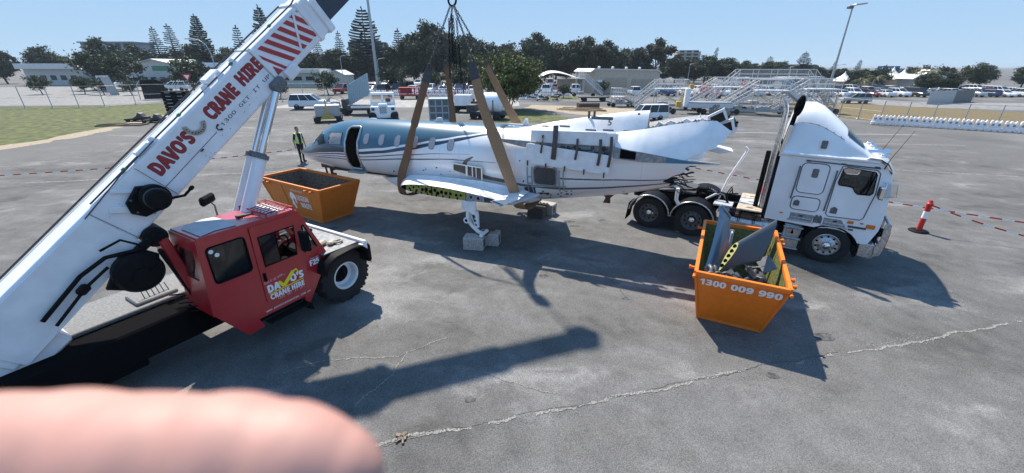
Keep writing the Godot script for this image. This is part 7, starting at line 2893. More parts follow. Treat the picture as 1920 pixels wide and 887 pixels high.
func trees() -> void:
	var gums := []
	for i in 5:
		gums.append(broad_tree("gum_tree", 100 + i, 12.0, [4.6, 5.2, 4.2, 5.6, 3.6][i], [70, 80, 60, 84, 40][i], 130, .37, Color(.036, .05, .024) if i != 4 else Color(.05, .055, .03), [.22, .3, .16, .25, .5][i]))
	var pines := [norfolk("norfolk_pine", 200, 16, 4.0, 30, 7, 1.0), norfolk("norfolk_pine", 201, 16, 3.0, 26, 6, .6), norfolk("norfolk_pine", 202, 12, 2.2, 22, 5, .45), norfolk("norfolk_pine", 203, 15, 3.4, 24, 6, .8, true)]
	var used := {}
	var put := func(proto: Node3D, ph: float, X: float, top: float, k: float, turn: float, label: String, wide: float, group := "trees along the skyline", lean := 0.0) -> void:
		var h := 4.8 + (top - 4.8) * k
		var s := h / ph
		var B := Basis(Vector3(0, 0, 1), lean) * Basis(Vector3.UP, turn).scaled(Vector3(s * wide, s, s * wide))
		var T := Transform3D(B, Vector3(X * k, 0, -130 * k))
		if used.has(proto):
			copy(proto, T, label, group)
		else:
			used[proto] = true
			proto.transform = T
			tag(proto, label, "", group)
	# skyline pines and named gums: prototype, own height, X and top at 130 m, distance factor
	var P := [
		[pines[1], 16, -104.8, 15.5, 1.05, "small pine leftmost on the skyline above the gabled building", 1.0],
		[pines[1], 16, -100.2, 16.2, 1.0, "pine second from left above the gabled building", 1.1],
		[pines[0], 16, -91.6, 18.6, 1.0, "tall full pine over the right end of the gabled building", .9],
		[pines[2], 12, -80.3, 15.8, 1.1, "thin spindly pine beside the bent street lamp", .9],
		[pines[0], 16, -72.7, 20.8, 1.0, "dense pine whose top stands against the crane boom", .85],
		[pines[2], 12, -57.6, 12.6, 1.05, "faint thin pine just right of the crane boom", 1.0],
		[pines[1], 16, -50.9, 14.3, 1.0, "slim pine left of the tallest pine", .95],
		[pines[3], 15, -43.1, 20.4, .98, "tallest wide pine with bare tiers left of the tall lamp mast", 1.0],
		[pines[2], 12, -33.4, 15.0, 1.0, "narrow pine between the lamp mast and the gum trees", 1.1],
		[pines[1], 16, 59.2, 10.2, .9, "leaning small pine beyond the passenger stairs", .8],
		[pines[1], 16, 77.2, 7.6, .8, "dark bushy pine left of the flat grey roof", 1.5],
		[pines[3], 15, 87.4, 8.9, .8, "open tiered pine left of the right-hand lamp pole", 1.0],
		[pines[1], 16, 95.9, 6.6, .75, "ragged pine right behind the right-hand lamp pole", 1.0],
		[pines[1], 16, 103.1, 6.8, .72, "wind-bent pine leaning over the blue sign", 1.0],
		[pines[2], 12, 111.5, 5.4, .72, "sparse wind-bent pine right of the white flats", 1.3]]
	for q in P:
		put.call(q[0], q[1], q[2], q[3], q[4], q[2] * 1.7, q[5], q[6], "pines on the skyline", -.16 if q[2] > 90 or q[2] == 59.2 else 0.0)
	var G := [
		[gums[2], -29.5, 13.0, 1.0, "gum tree left of the big round gum behind the slings"], [gums[1], -24.0, 16.0, .98, "tallest round gum tree behind the left sling"], [gums[0], -19.0, 13.2, 1.05, "gum tree between the left slings"],
		[gums[3], -13.0, 12.8, 1.0, "round gum tree behind the hanging chains"], [gums[2], -6.5, 11.2, 1.02, "gum tree behind the far right sling"], [gums[1], -1.0, 10.8, 1.0, "low gum tree over the bushy tree by the jet"], [gums[0], 7.6, 14.0, 1.0, "pointed dark tree with a narrow top over the canopy"],
		[gums[3], 13.5, 10.8, 1.04, "gum tree left of the tan hangar"], [gums[1], 19.5, 11.8, 1.0, "gum tree behind the tan hangar's left end"], [gums[4], 23.0, 12.6, .97, "pale airy gum behind the tan hangar's roof"], [gums[0], 28.5, 12.0, 1.0, "dark gum behind the middle of the tan hangar"], [gums[2], 33.5, 9.8, 1.05, "gum behind the right end of the tan hangar"],
		[gums[3], 38.0, 9.6, 1.0, "gum right of the tan hangar"], [gums[4], 43.9, 12.2, .95, "tall gum with a long bare trunk right of the hangar"], [gums[0], 49.5, 8.2, 1.0, "gum below the tan flats"], [gums[2], 54.0, 7.4, 1.0, "gum right of the tan flats"], [gums[1], 58.5, 7.6, .97, "gum behind the passenger stairs' left half"], [gums[3], 64.5, 6.9, .95, "broad gum behind the passenger stairs' middle"], [gums[0], 70.5, 6.5, .92, "broad gum behind the passenger stairs' right half"], [gums[2], 76, 5.9, .9, "gum below the flat grey roof"], [gums[1], 81, 5.4, .88, "gum left of the pale shed"],
		[gums[1], -47, 9.6, 1.03, "gum below the dark office tower"], [gums[3], -53, 9.2, .98, "gum behind the white shed"], [gums[0], -36.5, 10.4, 1.0, "gum right of the tall lamp mast"], [gums[2], -60.5, 9.0, 1.0, "gum behind the lift rams"], [gums[3], -84, 9.6, 1.0, "gum behind the bent street lamp"], [gums[1], -96, 10.4, 1.08, "gum behind the gabled building's roof"], [gums[0], -113, 11.0, 1.06, "gum left of the gabled building"], [gums[2], -122, 12.6, .96, "dark tree at the far left edge of the skyline"],
		[gums[1], 92, 4.6, .86, "dark gum behind the leftmost white tents"], [gums[0], 100, 4.4, .84, "dark gum behind the blue sign"], [gums[2], 107, 4.2, .84, "dark gum behind the white pavilion"], [gums[3], 114, 4.3, .82, "dark gum left of the red sign"], [gums[1], 121, 4.5, .8, "dark gum behind the red sign"], [gums[0], 131, 4.8, .8, "tall dark gum right of the red sign"], [gums[3], 143, 5.0, .8, "dark gum second from the right end of the skyline"], [gums[2], 156, 5.2, .8, "dark gum at the right end of the skyline"], [gums[1], -140, 10, 1.0, "dark gum left of the grey flat-roofed block"], [gums[3], -154, 9, 1.0, "dark gum third from the left end of the skyline"], [gums[0], -168, 9.5, 1.0, "dark gum second from the left end of the skyline"], [gums[2], -184, 9, 1.0, "dark gum at the left end of the skyline"],
		[gums[3], 127, 2.7, .62, "dark tree at the right edge beside the red sign"], [gums[1], 133, 3.0, .6, "dark tree farthest right behind the fence"]]
	for q in G:
		put.call(q[0], 12.0, q[1], q[2], q[3], q[1] * .9, q[4], 1.0 if q[2] > 8 else 1.25, "gum trees along the skyline")
	rng.seed = 61
	for i in 46:
		var X := lerpf(-135.0, 92.0, (i + rng.randf_range(-.3, .3)) / 45.0)
		put.call(gums[[2, 0, 3, 1][i % 4]], 12.0, X, rng.randf_range(6.2, 8.4) if X < 40 else rng.randf_range(5.2, 6.2), 1.1 + rng.randf_range(-.05, .05), i * 1.3, "dark tree %s from the left in the dense belt behind the skyline trees" % nth(i), 1.25, "low trees of the dense belt")
	# garden trees nearer by
	var sh := broad_tree("bushy_tree", 301, 6.2, 3.5, 120, 110, .2, Color(.095, .11, .028), .22, 5)
	sh.transform = at(-.2, 0, -50, 20)
	tag(sh, "bushy round tree with many stems on the lawn behind the jet", "")
	var ro := broad_tree("round_tree", 302, 5.0, 2.6, 40, 90, .2, Color(.04, .055, .025), .32)
	var spots := [[-23.5, -84, 1.0, "round dark car-park tree right of the lamp mast"], [-16.5, -88, .8, "light green small tree between the left slings"], [-11.5, -86, 1.0, "round car-park tree behind the middle slings"], [-9.0, -90, .9, "round car-park tree left of the chains"], [-34, -78, .8, "round tree beside the white cars, left of the mast"], [-63, -84, 1.3, "wide leaning tree in front of the gabled building"], [-50, -86, 1.15, "dark round tree half hidden by the crane boom"], [-84, -92, 1.5, "light green tree left of the gabled building"], [-92, -96, 1.7, "dark tree at the left edge behind the fence"], [-37.5, -68, .5, "brown small shrub behind the grey cart"], [16.2, -76, .5, "shrub in front of the tan hangar's corner"], [78, -96, .8, "bushy clump behind the first palm"], [84, -98, .9, "bushy clump between the palms"], [70, -97, .5, "small round tree by the white tents"], [96, -100, 1.0, "dark clump right of the big palm"], [106, -98, 1.1, "dark clump at the right edge by the red sign"], [8.6, -70, .42, "tiny light green tree before the canopy"], [-81, -80, .62, "dark low bush behind the round sign at the left"], [-75.5, -78, .6, "dark low bush right of the leaning board"], [-69.5, -77, .5, "dark low bush left of the dark board"], [-88, -79, .65, "dark low bush farthest left along the road"]]
	for i in spots.size():
		var q: Array = spots[i]
		var T := at(q[0], 0, q[1], i * 47.0, q[2])
		if i == 0:
			ro.transform = T
			tag(ro, q[3], "", "round garden trees")
		else:
			copy(ro, T, q[3], "round garden trees")
	var pl := palm_tree("palm_tree", 303, 3.2, 1.7)
	pl.transform = at(61.5, 0, -75)
	tag(pl, "yellowish palm in the car park right of the white tents", "", "palms by the car park")
	copy(pl, at(80.5, 0, -83, 50, 1.5), "big dark palm right of the white flats", "palms by the car park")
	copy(pl, at(71.5, 0, -84, 110, 1.1), "pale palm between the yellowish palm and the big dark one", "palms by the car park")

# ---------------------------------------------------------------- cars, barriers, buildings
func car_shapes(kind: int) -> Array:   # body outline, glass outline (x, y), length half
	match kind:
		0: return [pv([-2.2, .3, -2.25, .62, -2.12, .98, -1.7, 1.0, 1.0, .98, 1.9, .86, 2.2, .66, 2.22, .34]), [-2.05, 1.12, -1.65, .35, 1.5]]      # hatchback / wagon
		1: return [pv([-2.3, .36, -2.34, .8, -2.25, 1.1, -1.8, 1.1, 1.0, 1.08, 2.05, .98, 2.25, .76, 2.28, .4]), [-2.2, 1.15, -2.0, .3, 1.75]]   # tall wagon
		2: return [pv([-2.3, .32, -2.36, .7, -2.25, .95, -1.5, .98, 1.0, .94, 2.0, .82, 2.28, .62, 2.3, .34]), [-1.45, 1.2, -.9, .4, 1.42]]     # sedan
	return [pv([-2.5, .34, -2.5, 1.0, -2.4, 1.04, 1.2, 1.04, 2.2, .9, 2.4, .7, 2.4, .36]), [-2.45, 1.6, -2.4, .9, 1.95]]                      # van

func car_geo(kind: int, whole: bool) -> Array:
	var s := car_shapes(kind)
	var W := .86
	var body := Geo.new()
	body.prism(s[0], -W, W, .09)
	var q: Array = s[1]
	var yb := .98 if kind == 0 else 1.08 if kind == 1 else .94 if kind == 2 else 1.03
	var ring := func(x0: float, x1: float, hw: float, y: float) -> Array: return [Vector3(x0, y, -hw), Vector3(x1, y, -hw), Vector3(x1, y, hw), Vector3(x0, y, hw)]
	var lo: Array = ring.call(q[0], q[1], .8, yb)
	var hi: Array = ring.call(q[2], q[3], .64, q[4] - .04)
	var glass_g := Geo.new()
	for i in 4:
		glass_g.quad(lo[i], lo[(i + 1) % 4], hi[(i + 1) % 4], hi[i])
	body.box(Vector3((q[2] + q[3]) / 2, q[4] - .03, 0), Vector3(q[3] - q[2] + .08, .06, 1.32), .025)
	for z in [-1.0, 1.0]:
		for u in [0.0, .38, .7, 1.0]:
			var a := Vector3(lerpf(q[0], q[1], u), yb, .805 * z)
			var b := Vector3(lerpf(q[2], q[3], u), q[4] - .04, .645 * z)
			body.bar(a, b, .07, .05)
	var wh := []
	for x in [-1.38, 1.36]:
		for z in [-1.0, 1.0]:
			var g := Geo.new()
			g.T = Transform3D(Basis(Vector3.RIGHT, PI / 2 * z), Vector3(x, .33, .72 * z))
			g.lathe([Vector2(0, -.1), Vector2(.33, -.1), Vector2(.33, .14), Vector2(.3, .17), Vector2(.21, .16), Vector2(.2, .13), Vector2(0, .15)], 14)
			wh.append(g)
	var lamp := Geo.new()
	for z in [-.62, .62]:
		lamp.box(Vector3(2.2, .68, z), Vector3(.1, .14, .34), .03)
	var tail := Geo.new()
	for z in [-.66, .66]:
		tail.box(Vector3(-2.26, .82, z), Vector3(.08, .2, .24), .03)
	return [body, glass_g, wh, lamp, tail]

func car_mesh(kind: int, paint: Material) -> ArrayMesh:
	var q := car_geo(kind, true)
	var m: ArrayMesh = q[0].mesh(paint)
	q[1].mesh(M.dark_pane, m)
	var all := Geo.new()
	for g in q[2]:
		all.v.append_array(g.v); all.n.append_array(g.n); all.c.append_array(g.c)
	all.mesh(M.rubber, m)
	q[3].mesh(M.white_ink, m)
	q[4].mesh(M.tail_red, m)
	return m

func near_car(called: String, kind: int, paint: Material, X: Transform3D, label: String) -> void:
	var o := thing(called, label, "car", X)
	var q := car_geo(kind, false)
	part("body", q[0], paint, o)
	part("windows", q[1], M.dark_pane, o)
	for g in q[2]:
		part("wheel", g, M.rubber, o)
	part("headlights", q[3], M.white_ink, o)
	part("tail_lights", q[4], M.tail_red, o)

func cars() -> void:
	var paints := [["white", mat("car_white", .72, .73, .75, .25)], ["silver", mat("car_silver", .38, .4, .42, .25, .4)], ["dark grey", mat("car_dark", .04, .045, .05, .25)], ["dark red", mat("car_red", .2, .02, .025, .25)], ["blue", mat("car_blue", .03, .06, .14, .25)]]
	near_car("parked_car", 1, paints[0][1], at(-24.6, 0, -51, 8), "white tall wagon with a door open, left of the jet's nose behind the grey cart")
	near_car("parked_car", 1, paints[1][1], at(48.6, 0, -59.4, 172, .8), "silver wagon with a dark roof on the road beyond the dry field")
	var meshes := {}
	var pick_car := func(i: int) -> Array:
		var p: int = [0, 0, 0, 1, 0, 2, 0, 0, 1, 0, 4, 0, 2, 0, 3][i % 15]
		var k: int = [0, 1, 2, 1, 0, 3, 1, 2][i % 8]
		var key := Vector2i(p, k)
		if not meshes.has(key):
			meshes[key] = car_mesh(k, paints[p][1])
		return [meshes[key], paints[p][0], ["hatchback", "tall wagon", "sedan", "van"][k]]
	rng.seed = 71
	var n := 0
	var areas := [["car park behind the barrier row", -33.0, 14.0, [-82.0, -91.0, -101.0, -112.0], 2.75, 1.0, 78.0], ["car park by the white tents", 50.0, 100.0, [-73.0, -80.0, -88.0], 2.5, .8, 60.0], ["car park by the gabled building", -110.0, -62.0, [-112.0, -122.0], 4.2, 1.15, 66.0], ["behind the passenger stairs", 22.0, 52.0, [-76.0, -84.0], 3.0, .9, 74.0]]
	for a in areas:
		for z in a[3]:
			var x: float = a[1]
			if a[1] == 50.0:
				x = 51.5 - (z + 73.0) * .75
			var place := 0
			while x < a[2]:
				n += 1
				if rng.randf() < .82:
					place += 1
					var c0: Array = pick_car.call(n * 7 + int(absf(z)))
					var T := at(x, 0, z + rng.randf_range(-.4, .4), -90.0 + rng.randf_range(-5, 5) + (180.0 if rng.randf() < .4 else 0.0), a[5])
					solo("parked_car", c0[0], null, "%s %s, %s from left, %s row, %s" % [c0[1], c0[2], nth(place - 1), nth(a[3].find(z)), a[0]], "car", T, "%s %ss %s" % [c0[1], c0[2], a[0]])
				x += a[4] * rng.randf_range(.95, 1.1)
	for q in [[-61, -88, 10, "white sedan parked left under the leaning tree"], [-66, -93, 0, "white wagon on the road by the traffic sign"], [-73, -92, 190, "silver car at the kerb left of the traffic sign"], [-50, -84, 5, "white car just left of the crane boom"]]:
		n += 1
		solo("parked_car", car_mesh(1 if n % 2 else 2, paints[0 if n % 3 else 1][1]), null, q[3], "car", at(q[0], 0, q[1], q[2], 1.1))

func barriers() -> void:
	var g := Geo.new()
	g.prism(pv([-.47, .0, -.3, 0, -.27, .09, -.15, .09, -.12, 0, .12, 0, .15, .09, .27, .09, .3, 0, .47, 0, .47, .24, .4, .3, -.4, .3, -.47, .24]), -.3, .3, .05)
	g.prism(pv([-.42, .28, .42, .28, .38, .8, .28, .84, .22, .72, .1, .7, .06, .8, -.06, .8, -.1, .7, -.22, .72, -.28, .84, -.38, .8]), -.17, .17, .05)
	var m: ArrayMesh
	var tb := Geo.new()
	tb.T = Transform3D(Basis(Vector3.UP, PI / 2), Vector3())
	tb.v = g.v
	for k in tb.v.size():
		tb.v[k] = tb.T.basis * tb.v[k]
		tb.n.append(tb.T.basis * g.n[k])
	tb.c = g.c
	m = tb.mesh(M.barrier_white)
	var hh := Geo.new()
	for z in [-.2, .2]:
		hh.T = Transform3D(Basis(Vector3.UP, PI / 2), Vector3(0, .5, z))
		hh.prism(rrect(-.09, -.08, .09, .08, .05), -.175, .175)
	hh.mesh(M.grey_paint, m)
	for i in 36:
		solo("water_barrier", m, null, "white water barrier %s from the left in the long row before the car park" % nth(i), "barrier", Transform3D(Basis(Vector3.UP, PI / 2 + .02).scaled(Vector3(1, 1.2, 1)), Vector3(-27.0 + 1.05 * i, 0, -75.2 + .1 * sin(i * 2.0))), "white barriers before the car park")
	var d := Vector3(3.3, 0, 2.4).normalized()
	for i in 14:
		var T := Transform3D(Basis(Vector3.UP, atan2(d.x, d.z)).scaled(Vector3(.9, 1.05, .8)), Vector3(32.8, 0, -36.9) + d * (.8 * i))
		solo("water_barrier", m, null, "white barrier %s from the left in the row below the right-hand fence" % nth(i), "barrier", T, "white barriers along the right-hand fence")
	for i in 4:
		solo("water_barrier", m, null, "white barrier %s from the left of the short row right of the bushy tree" % nth(i), "barrier", Transform3D(Basis(Vector3.UP, PI / 2), Vector3(1.6 + 1.0 * i, 0, -66.0)), "white barriers right of the bushy tree")

func fence(called: String, label: String, pts: Array, h: float, step: float, veil: bool) -> void:
	var o := thing(called, label, "fence")
	var rails := Geo.new()
	var net := Geo.new()
	for i in pts.size() - 1:
		var a: Vector3 = pts[i]
		var b: Vector3 = pts[i + 1]
		var n := maxi(1, int(a.distance_to(b) / step))
		for k in n + (1 if i == pts.size() - 2 else 0):
			var p := a.lerp(b, float(k) / n)
			var g := Geo.new()
			g.tube([p, p + Vector3(0, h, 0)], .042, 6)
			g.box(p + Vector3(0, .04, 0), Vector3(.3, .08, .2), .02)
			part("post", g, M.galv, o)
		for y in [.12, h * .5, h - .05]:
			rails.tube([a + Vector3(0, y, 0), b + Vector3(0, y, 0)], .012, 4)
		net.quad(a, b, b + Vector3(0, h, 0), a + Vector3(0, h, 0))
	part("rail", rails, M.galv, o)
	if veil:
		part("wire_mesh", net, M.mesh_veil, o)

func windows_on(o: Node3D, x0: float, y0: float, nx: int, ny: int, dx: float, dy: float, w: float, h: float, z: float, m: Material) -> void:
	for i in nx:
		for j in ny:
			var g := Geo.new()
			g.box(Vector3(x0 + dx * i, y0 + dy * j, z), Vector3(w, h, .12), .02)
			part("window", g, m, o)

func buildings() -> void:
	var veil := StandardMaterial3D.new()
	veil.resource_name = "chain_link"
	veil.transparency = BaseMaterial3D.TRANSPARENCY_ALPHA
	veil.albedo_color = lin(.2, .21, .22, .09)
	veil.roughness = .7
	M.mesh_veil = veil
	# gabled pale building at the left
	var o := thing("gabled_building", "pale building with a white low gabled roof and green sign behind the trees", "building", at(-96, 0, -116, 0))
	var g := Geo.new()
	g.prism(pv([-9, 0, 9, 0, 9, 4.6, 0, 6.6, -9, 4.6]), -14, 0)
	part("wall", g, M.pale_wall, o)
	g = Geo.new()
	g.prism(pv([-9, 0, 18, 0, 18, 4.4, -9, 4.4]), -16, -6)
	part("wall", g, M.pale_wall, o, at(9, 0, 0))
	g = Geo.new()
	for s in [-1.0, 1.0]:
		g.quad(Vector3(0, 6.75, .6), Vector3(10 * s, 4.5, .6), Vector3(10 * s, 4.5, -15), Vector3(0, 6.75, -15))
		g.quad(Vector3(0, 6.6, .6), Vector3(10 * s, 4.35, .6), Vector3(10 * s, 4.5, .6), Vector3(0, 6.75, .6))
	g.quad(Vector3(4, 5.95, -6), Vector3(28, 5.6, -6), Vector3(28.5, 4.4, -5.2), Vector3(4, 4.7, -5.2))
	g.quad(Vector3(4, 5.95, -6), Vector3(28, 5.6, -6), Vector3(28.5, 4.4, -16), Vector3(4, 4.7, -16))
	part("roof", g, M.pale_roof, o)
	g = Geo.new()
	g.box(Vector3(1.5, 4.4, .05), Vector3(4.5, 1.2, .12), .03)
	part("sign_board", g, M.sign_green, o)
	windows_on(o, -6, 1.6, 6, 1, 2.4, 1, 1.5, 1.2, .02, M.dark_pane)
	# second white roof at the far left edge
	o = thing("low_building", "low white-roofed building at the left edge behind the dark trees", "building", at(-126, 0, -118))
	g = Geo.new(); g.box(Vector3(0, 2.1, -5), Vector3(16, 4.2, 10)); part("wall", g, M.pale_wall, o)
	g = Geo.new(); g.prism(pv([-9, 4.2, 9, 4.2, 7, 5.6, -9, 5.6]), -11, 1); part("roof", g, M.pale_roof, o)
	windows_on(o, -6, 2, 5, 1, 2.8, 1, 1.6, 1.2, .02, M.dark_pane)
	# grey apartment block far left
	o = thing("apartment_block", "grey flat-roofed block showing above the trees at the far left", "building", at(-134, 0, -150))
	g = Geo.new(); g.box(Vector3(0, 6, 0), Vector3(17, 12, 9)); part("wall", g, M.blue_grey_wall, o)
	g = Geo.new(); g.box(Vector3(0, 12.2, 0), Vector3(18, .4, 10)); part("roof", g, M.grey_paint, o)
	windows_on(o, -6.6, 3, 6, 4, 2.6, 2.7, 1.6, 1.4, 4.52, M.dark_pane)
	# dark office tower behind the tall pine
	o = thing("office_tower", "dark grey tower with pale window bands behind the tallest pine", "building", at(-52, 0, -160, 12))
	g = Geo.new(); g.box(Vector3(0, 6.4, 0), Vector3(13, 12.8, 8)); part("wall", g, M.dark_grey, o)
	g = Geo.new(); g.box(Vector3(-1, 13.2, 0), Vector3(9, .9, 6)); part("roof", g, M.grey_paint, o)
	windows_on(o, -4.8, 4.5, 4, 4, 3.2, 2.4, 1.7, 1.1, 4.02, M.blue_grey_wall)
	# white shed with windows, small gabled shed
	o = thing("white_shed", "long white shed with dark windows right of the crane boom", "shed", at(-53.5, 0, -107))
	g = Geo.new(); g.box(Vector3(0, 1.7, -3), Vector3(11, 3.4, 6)); part("wall", g, M.pale_wall, o)
	g = Geo.new(); g.prism(pv([-6, 3.35, 6, 3.35, 5.8, 4.3, -5.8, 4.3]), -6.5, .5); part("roof", g, M.pale_roof, o)
	windows_on(o, -3.4, 2.1, 3, 1, 3.2, 1, 2.2, .9, .02, M.dark_pane)
	o = thing("small_gabled_shed", "small pale gabled shed left of the tall lamp mast", "shed", at(-44.2, 0, -106))
	g = Geo.new(); g.prism(pv([-2.8, 0, 2.8, 0, 2.8, 2.9, .8, 3.9, -2.8, 3.1]), -6, 0, .03); part("wall", g, M.pale_wall, o)
	g = Geo.new(); g.prism(pv([-3, 3.1, .8, 4.05, 3, 2.95, 3, 2.8, .8, 3.9, -3, 2.95]), -6.2, .3); part("roof", g, M.pale_roof, o)
	# tan hangar with two roller doors
	o = thing("tan_hangar", "tan metal hangar with two large roller doors in front of the trees", "hangar", at(15.6, 0, -80.5, 11))
	g = Geo.new(); g.prism(pv([0, 0, 13.3, 0, 13.3, 3.6, 12.6, 4.1, -.3, 4.35, -.6, 3.9, 0, 3.8]), -9, 0, .05); part("wall", g, M.tan_wall, o)
	g = Geo.new()
	g.prism(pv([-.2, 4.3, 12.5, 4.1, 13.5, 3.55, 13.55, 3.75, 12.5, 4.3, -.2, 4.5, -1.0, 3.95, -.95, 3.8]), -9.3, .25)
	part("roof", g, M.pale_roof, o)
	for q in [[4.3, 2.85], [9.8, 2.6]]:
		var dg := Geo.new()
		dg.box(Vector3(q[0], q[1] / 2, .03), Vector3(4.6, q[1], .1), .02)
		var d := part("roller_door", dg, M.tan_dark, o)
		dg = Geo.new()
		for k in 14:
			dg.box(Vector3(q[0], .15 + k * q[1] / 14.5, .09), Vector3(4.5, .05, .03))
		part("door_slat", dg, M.tan_wall, d)
	for q in [[.9, 2.3, 1.3, .35], [1.6, 1.3, .5, .4]]:
		g = Geo.new(); g.box(Vector3(q[0], q[1], .05), Vector3(q[2], q[3], .06), .01); part("notice", g, M.white_ink, o)
	for k in 4:
		g = Geo.new(); g.lathe([Vector2(.25, 0), Vector2(.25, .35), Vector2(.32, .38), Vector2(0, .5)], 10); part("roof_vent", g, M.pale_roof, o, Transform3D(Basis(), Vector3(1.5 + 2.8 * k, 4.4 - .05 * k, -2)))
	# curved canopy
	o = thing("canopy", "curved pale canopy roof on posts left of the tan hangar", "canopy", at(5.2, 0, -88))
	g = Geo.new()
	var P := []
	for i in 13:
		var u := i / 12.0
		P.append(PackedVector3Array([Vector3(9.5 * u, 2.2 + 1.7 * sin(PI * pow(u, .75)) * (1 - .35 * u), 2), Vector3(9.5 * u, 2.5 + 1.8 * sin(PI * pow(u, .75)) * (1 - .35 * u), -4)]))
	g.grid(P); part("roof", g, M.pale_roof, o)
	for k in 4:
		g = Geo.new(); g.tube([Vector3(.6 + 2.7 * k, 0, 1), Vector3(.6 + 2.7 * k, 2.9, 1)], .09, 8); part("post", g, M.galv, o)
	g = Geo.new(); g.box(Vector3(6.8, 1.2, -2), Vector3(5, 2.4, 2.5), .03); part("kiosk", g, M.tan_wall, o)
	# flats above the trees
	o = thing("block_of_flats", "pale brown block of flats with balconies rising over the trees", "building", at(66.5, 0, -166, -8))
	g = Geo.new(); g.box(Vector3(0, 5, 0), Vector3(8.2, 10.0, 6)); part("wall", g, M.tan_wall, o)
	for k in 4:
		g = Geo.new(); g.box(Vector3(-.4, 6.2 + 1.1 * k, 3.2), Vector3(8.4 - .5 * k, .25, .8)); var b := part("balcony", g, M.pale_wall, o)
		windows_on(o, -2.6, 6.7 + 1.1 * k, 3, 1, 2.5, 1, 1.6, .6, 3.02, M.dark_pane)
	g = Geo.new(); g.box(Vector3(0, 10.2, 0), Vector3(7, .5, 5)); part("roof", g, M.grey_paint, o)
	o = thing("flat_roofed_block", "dark flat-roofed block right of the bushy pine", "building", at(83, 0, -130, -10))
	g = Geo.new(); g.box(Vector3(0, 2.5, 0), Vector3(11, 5, 6)); part("wall", g, M.dark_grey, o)
	g = Geo.new(); g.box(Vector3(0, 5.2, 0), Vector3(12, .35, 7)); part("roof", g, M.steel_grey, o)
	windows_on(o, -4, 4.2, 5, 1, 2, 1, 1.4, .8, 3.02, M.dark_pane)
	o = thing("pale_flats", "pale stepped flats between two pines at the right", "building", at(92, 0, -130, -10))
	g = Geo.new(); g.box(Vector3(0, 2, 0), Vector3(6, 4.0, 5)); g.box(Vector3(3.4, 1.7, 0), Vector3(5, 3.4, 5)); part("wall", g, M.pale_wall, o)
	windows_on(o, -2.2, 2.4, 5, 2, 1.6, 1.0, .9, .5, 2.52, M.dark_pane)
	g = Geo.new(); g.box(Vector3(1.5, 4.05, 0), Vector3(8, .2, 5.4)); part("roof", g, M.pale_roof, o)
	o = thing("striped_tower", "small white tower with grey vertical bands at the right", "building", at(116, 0, -132, -12))
	g = Geo.new(); g.box(Vector3(0, 2, 0), Vector3(4.6, 4.0, 4)); part("wall", g, M.pale_wall, o)
	for k in 4:
		g = Geo.new(); g.box(Vector3(-1.7 + 1.15 * k, 2.4, 2.02), Vector3(.5, 2.8, .1)); part("window_band", g, M.blue_grey_wall, o)
	g = Geo.new(); g.box(Vector3(0, 4.1, 0), Vector3(5, .2, 4.4)); part("roof", g, M.grey_paint, o)
	o = thing("grey_shed", "pale grey-green shed behind the car park left of the tents", "shed", at(69, 0, -101, -6))
	g = Geo.new(); g.prism(pv([-4.6, 0, 4.6, 0, 4.6, 2.4, -4.6, 2.3]), -5, 0, .03); part("wall", g, M.blue_grey_wall, o)
	g = Geo.new(); g.prism(pv([-4.9, 2.3, 4.9, 2.42, 4.9, 2.62, -4.9, 2.5]), -5.3, .4); part("roof", g, M.pale_roof, o)
	g = Geo.new(); g.box(Vector3(2.8, .9, .03), Vector3(1.5, 1.8, .06)); part("door", g, M.grey_paint, o)
	# peaked tents
	var tent: Node3D = null
	for q in [[77.6, -100, 1.0, "leftmost white peaked tent beside the grey shed"], [80.8, -100, .95, "white peaked tent second from the grey shed"], [89.5, -101, 1.25, "largest white peaked tent under the blue sign"], [94.0, -103, 1.15, "white peaked tent right of the largest one"]]:
		if tent == null:
			tent = thing("peaked_tent", q[3], "tent", at(q[0], 0, q[1], 10, q[2]), "white peaked tents")
			var rows := []
			for i in 7:
				var u := i / 6.0
				var r := 2.3 * pow(1 - u, 1.9) + .03
				var row := PackedVector3Array()
				for k in 20:
					var a := TAU * k / 20
					var m := maxf(absf(cos(a)), absf(sin(a)))
					row.append(Vector3(cos(a) / lerpf(m, 1, u) * r, 1.7 + 2.2 * u, sin(a) / lerpf(m, 1, u) * r))
				rows.append(row)
			var tg := Geo.new(); tg.grid(rows, false, true); part("canopy", tg, M.pvc_white, tent)
			tg = Geo.new(); tg.box(Vector3(0, .85, -1.9), Vector3(4.4, 1.7, .06)); tg.box(Vector3(2.2, .85, 0), Vector3(.06, 1.7, 4)); part("wall", tg, M.pvc_white, tent)
			for sx in [-2.2, 2.2]:
				for sz in [-2.2, 2.2]:
					tg = Geo.new(); tg.tube([Vector3(sx, 0, sz), Vector3(sx, 1.75, sz)], .05, 6); part("pole", tg, M.galv, tent)
		else:
			copy(tent, at(q[0], 0, q[1], 10, q[2]), q[3])
	o = thing("blue_sign", "wide blue sign board above the largest tent", "sign", at(92.5, 0, -106))
	g = Geo.new(); g.box(Vector3(0, 4.3, 0), Vector3(5.4, 1.3, .2), .03); part("board", g, M.sign_blue, o)
	for x in [-2.0, 2.0]:
		g = Geo.new(); g.tube([Vector3(x, 0, -.1), Vector3(x, 4, -.1)], .1, 6); part("post", g, M.galv, o)
	letters("lettering", "- - - - -", 3.6, .3, M.white_ink, o, Transform3D(Basis(), Vector3(-1.8, 4.2, .12)))
	o = thing("red_sign", "red and white sign board at the right edge above the dark trees", "sign", at(112, 0, -112))
	g = Geo.new(); g.box(Vector3(1.4, 3.3, 0), Vector3(4.6, 1.8, .25), .03); part("board", g, M.sign_red, o)
	g = Geo.new(); g.box(Vector3(-2.1, 3.1, 0), Vector3(2.2, 1.8, .25), .03); part("board", g, M.pale_wall, o)
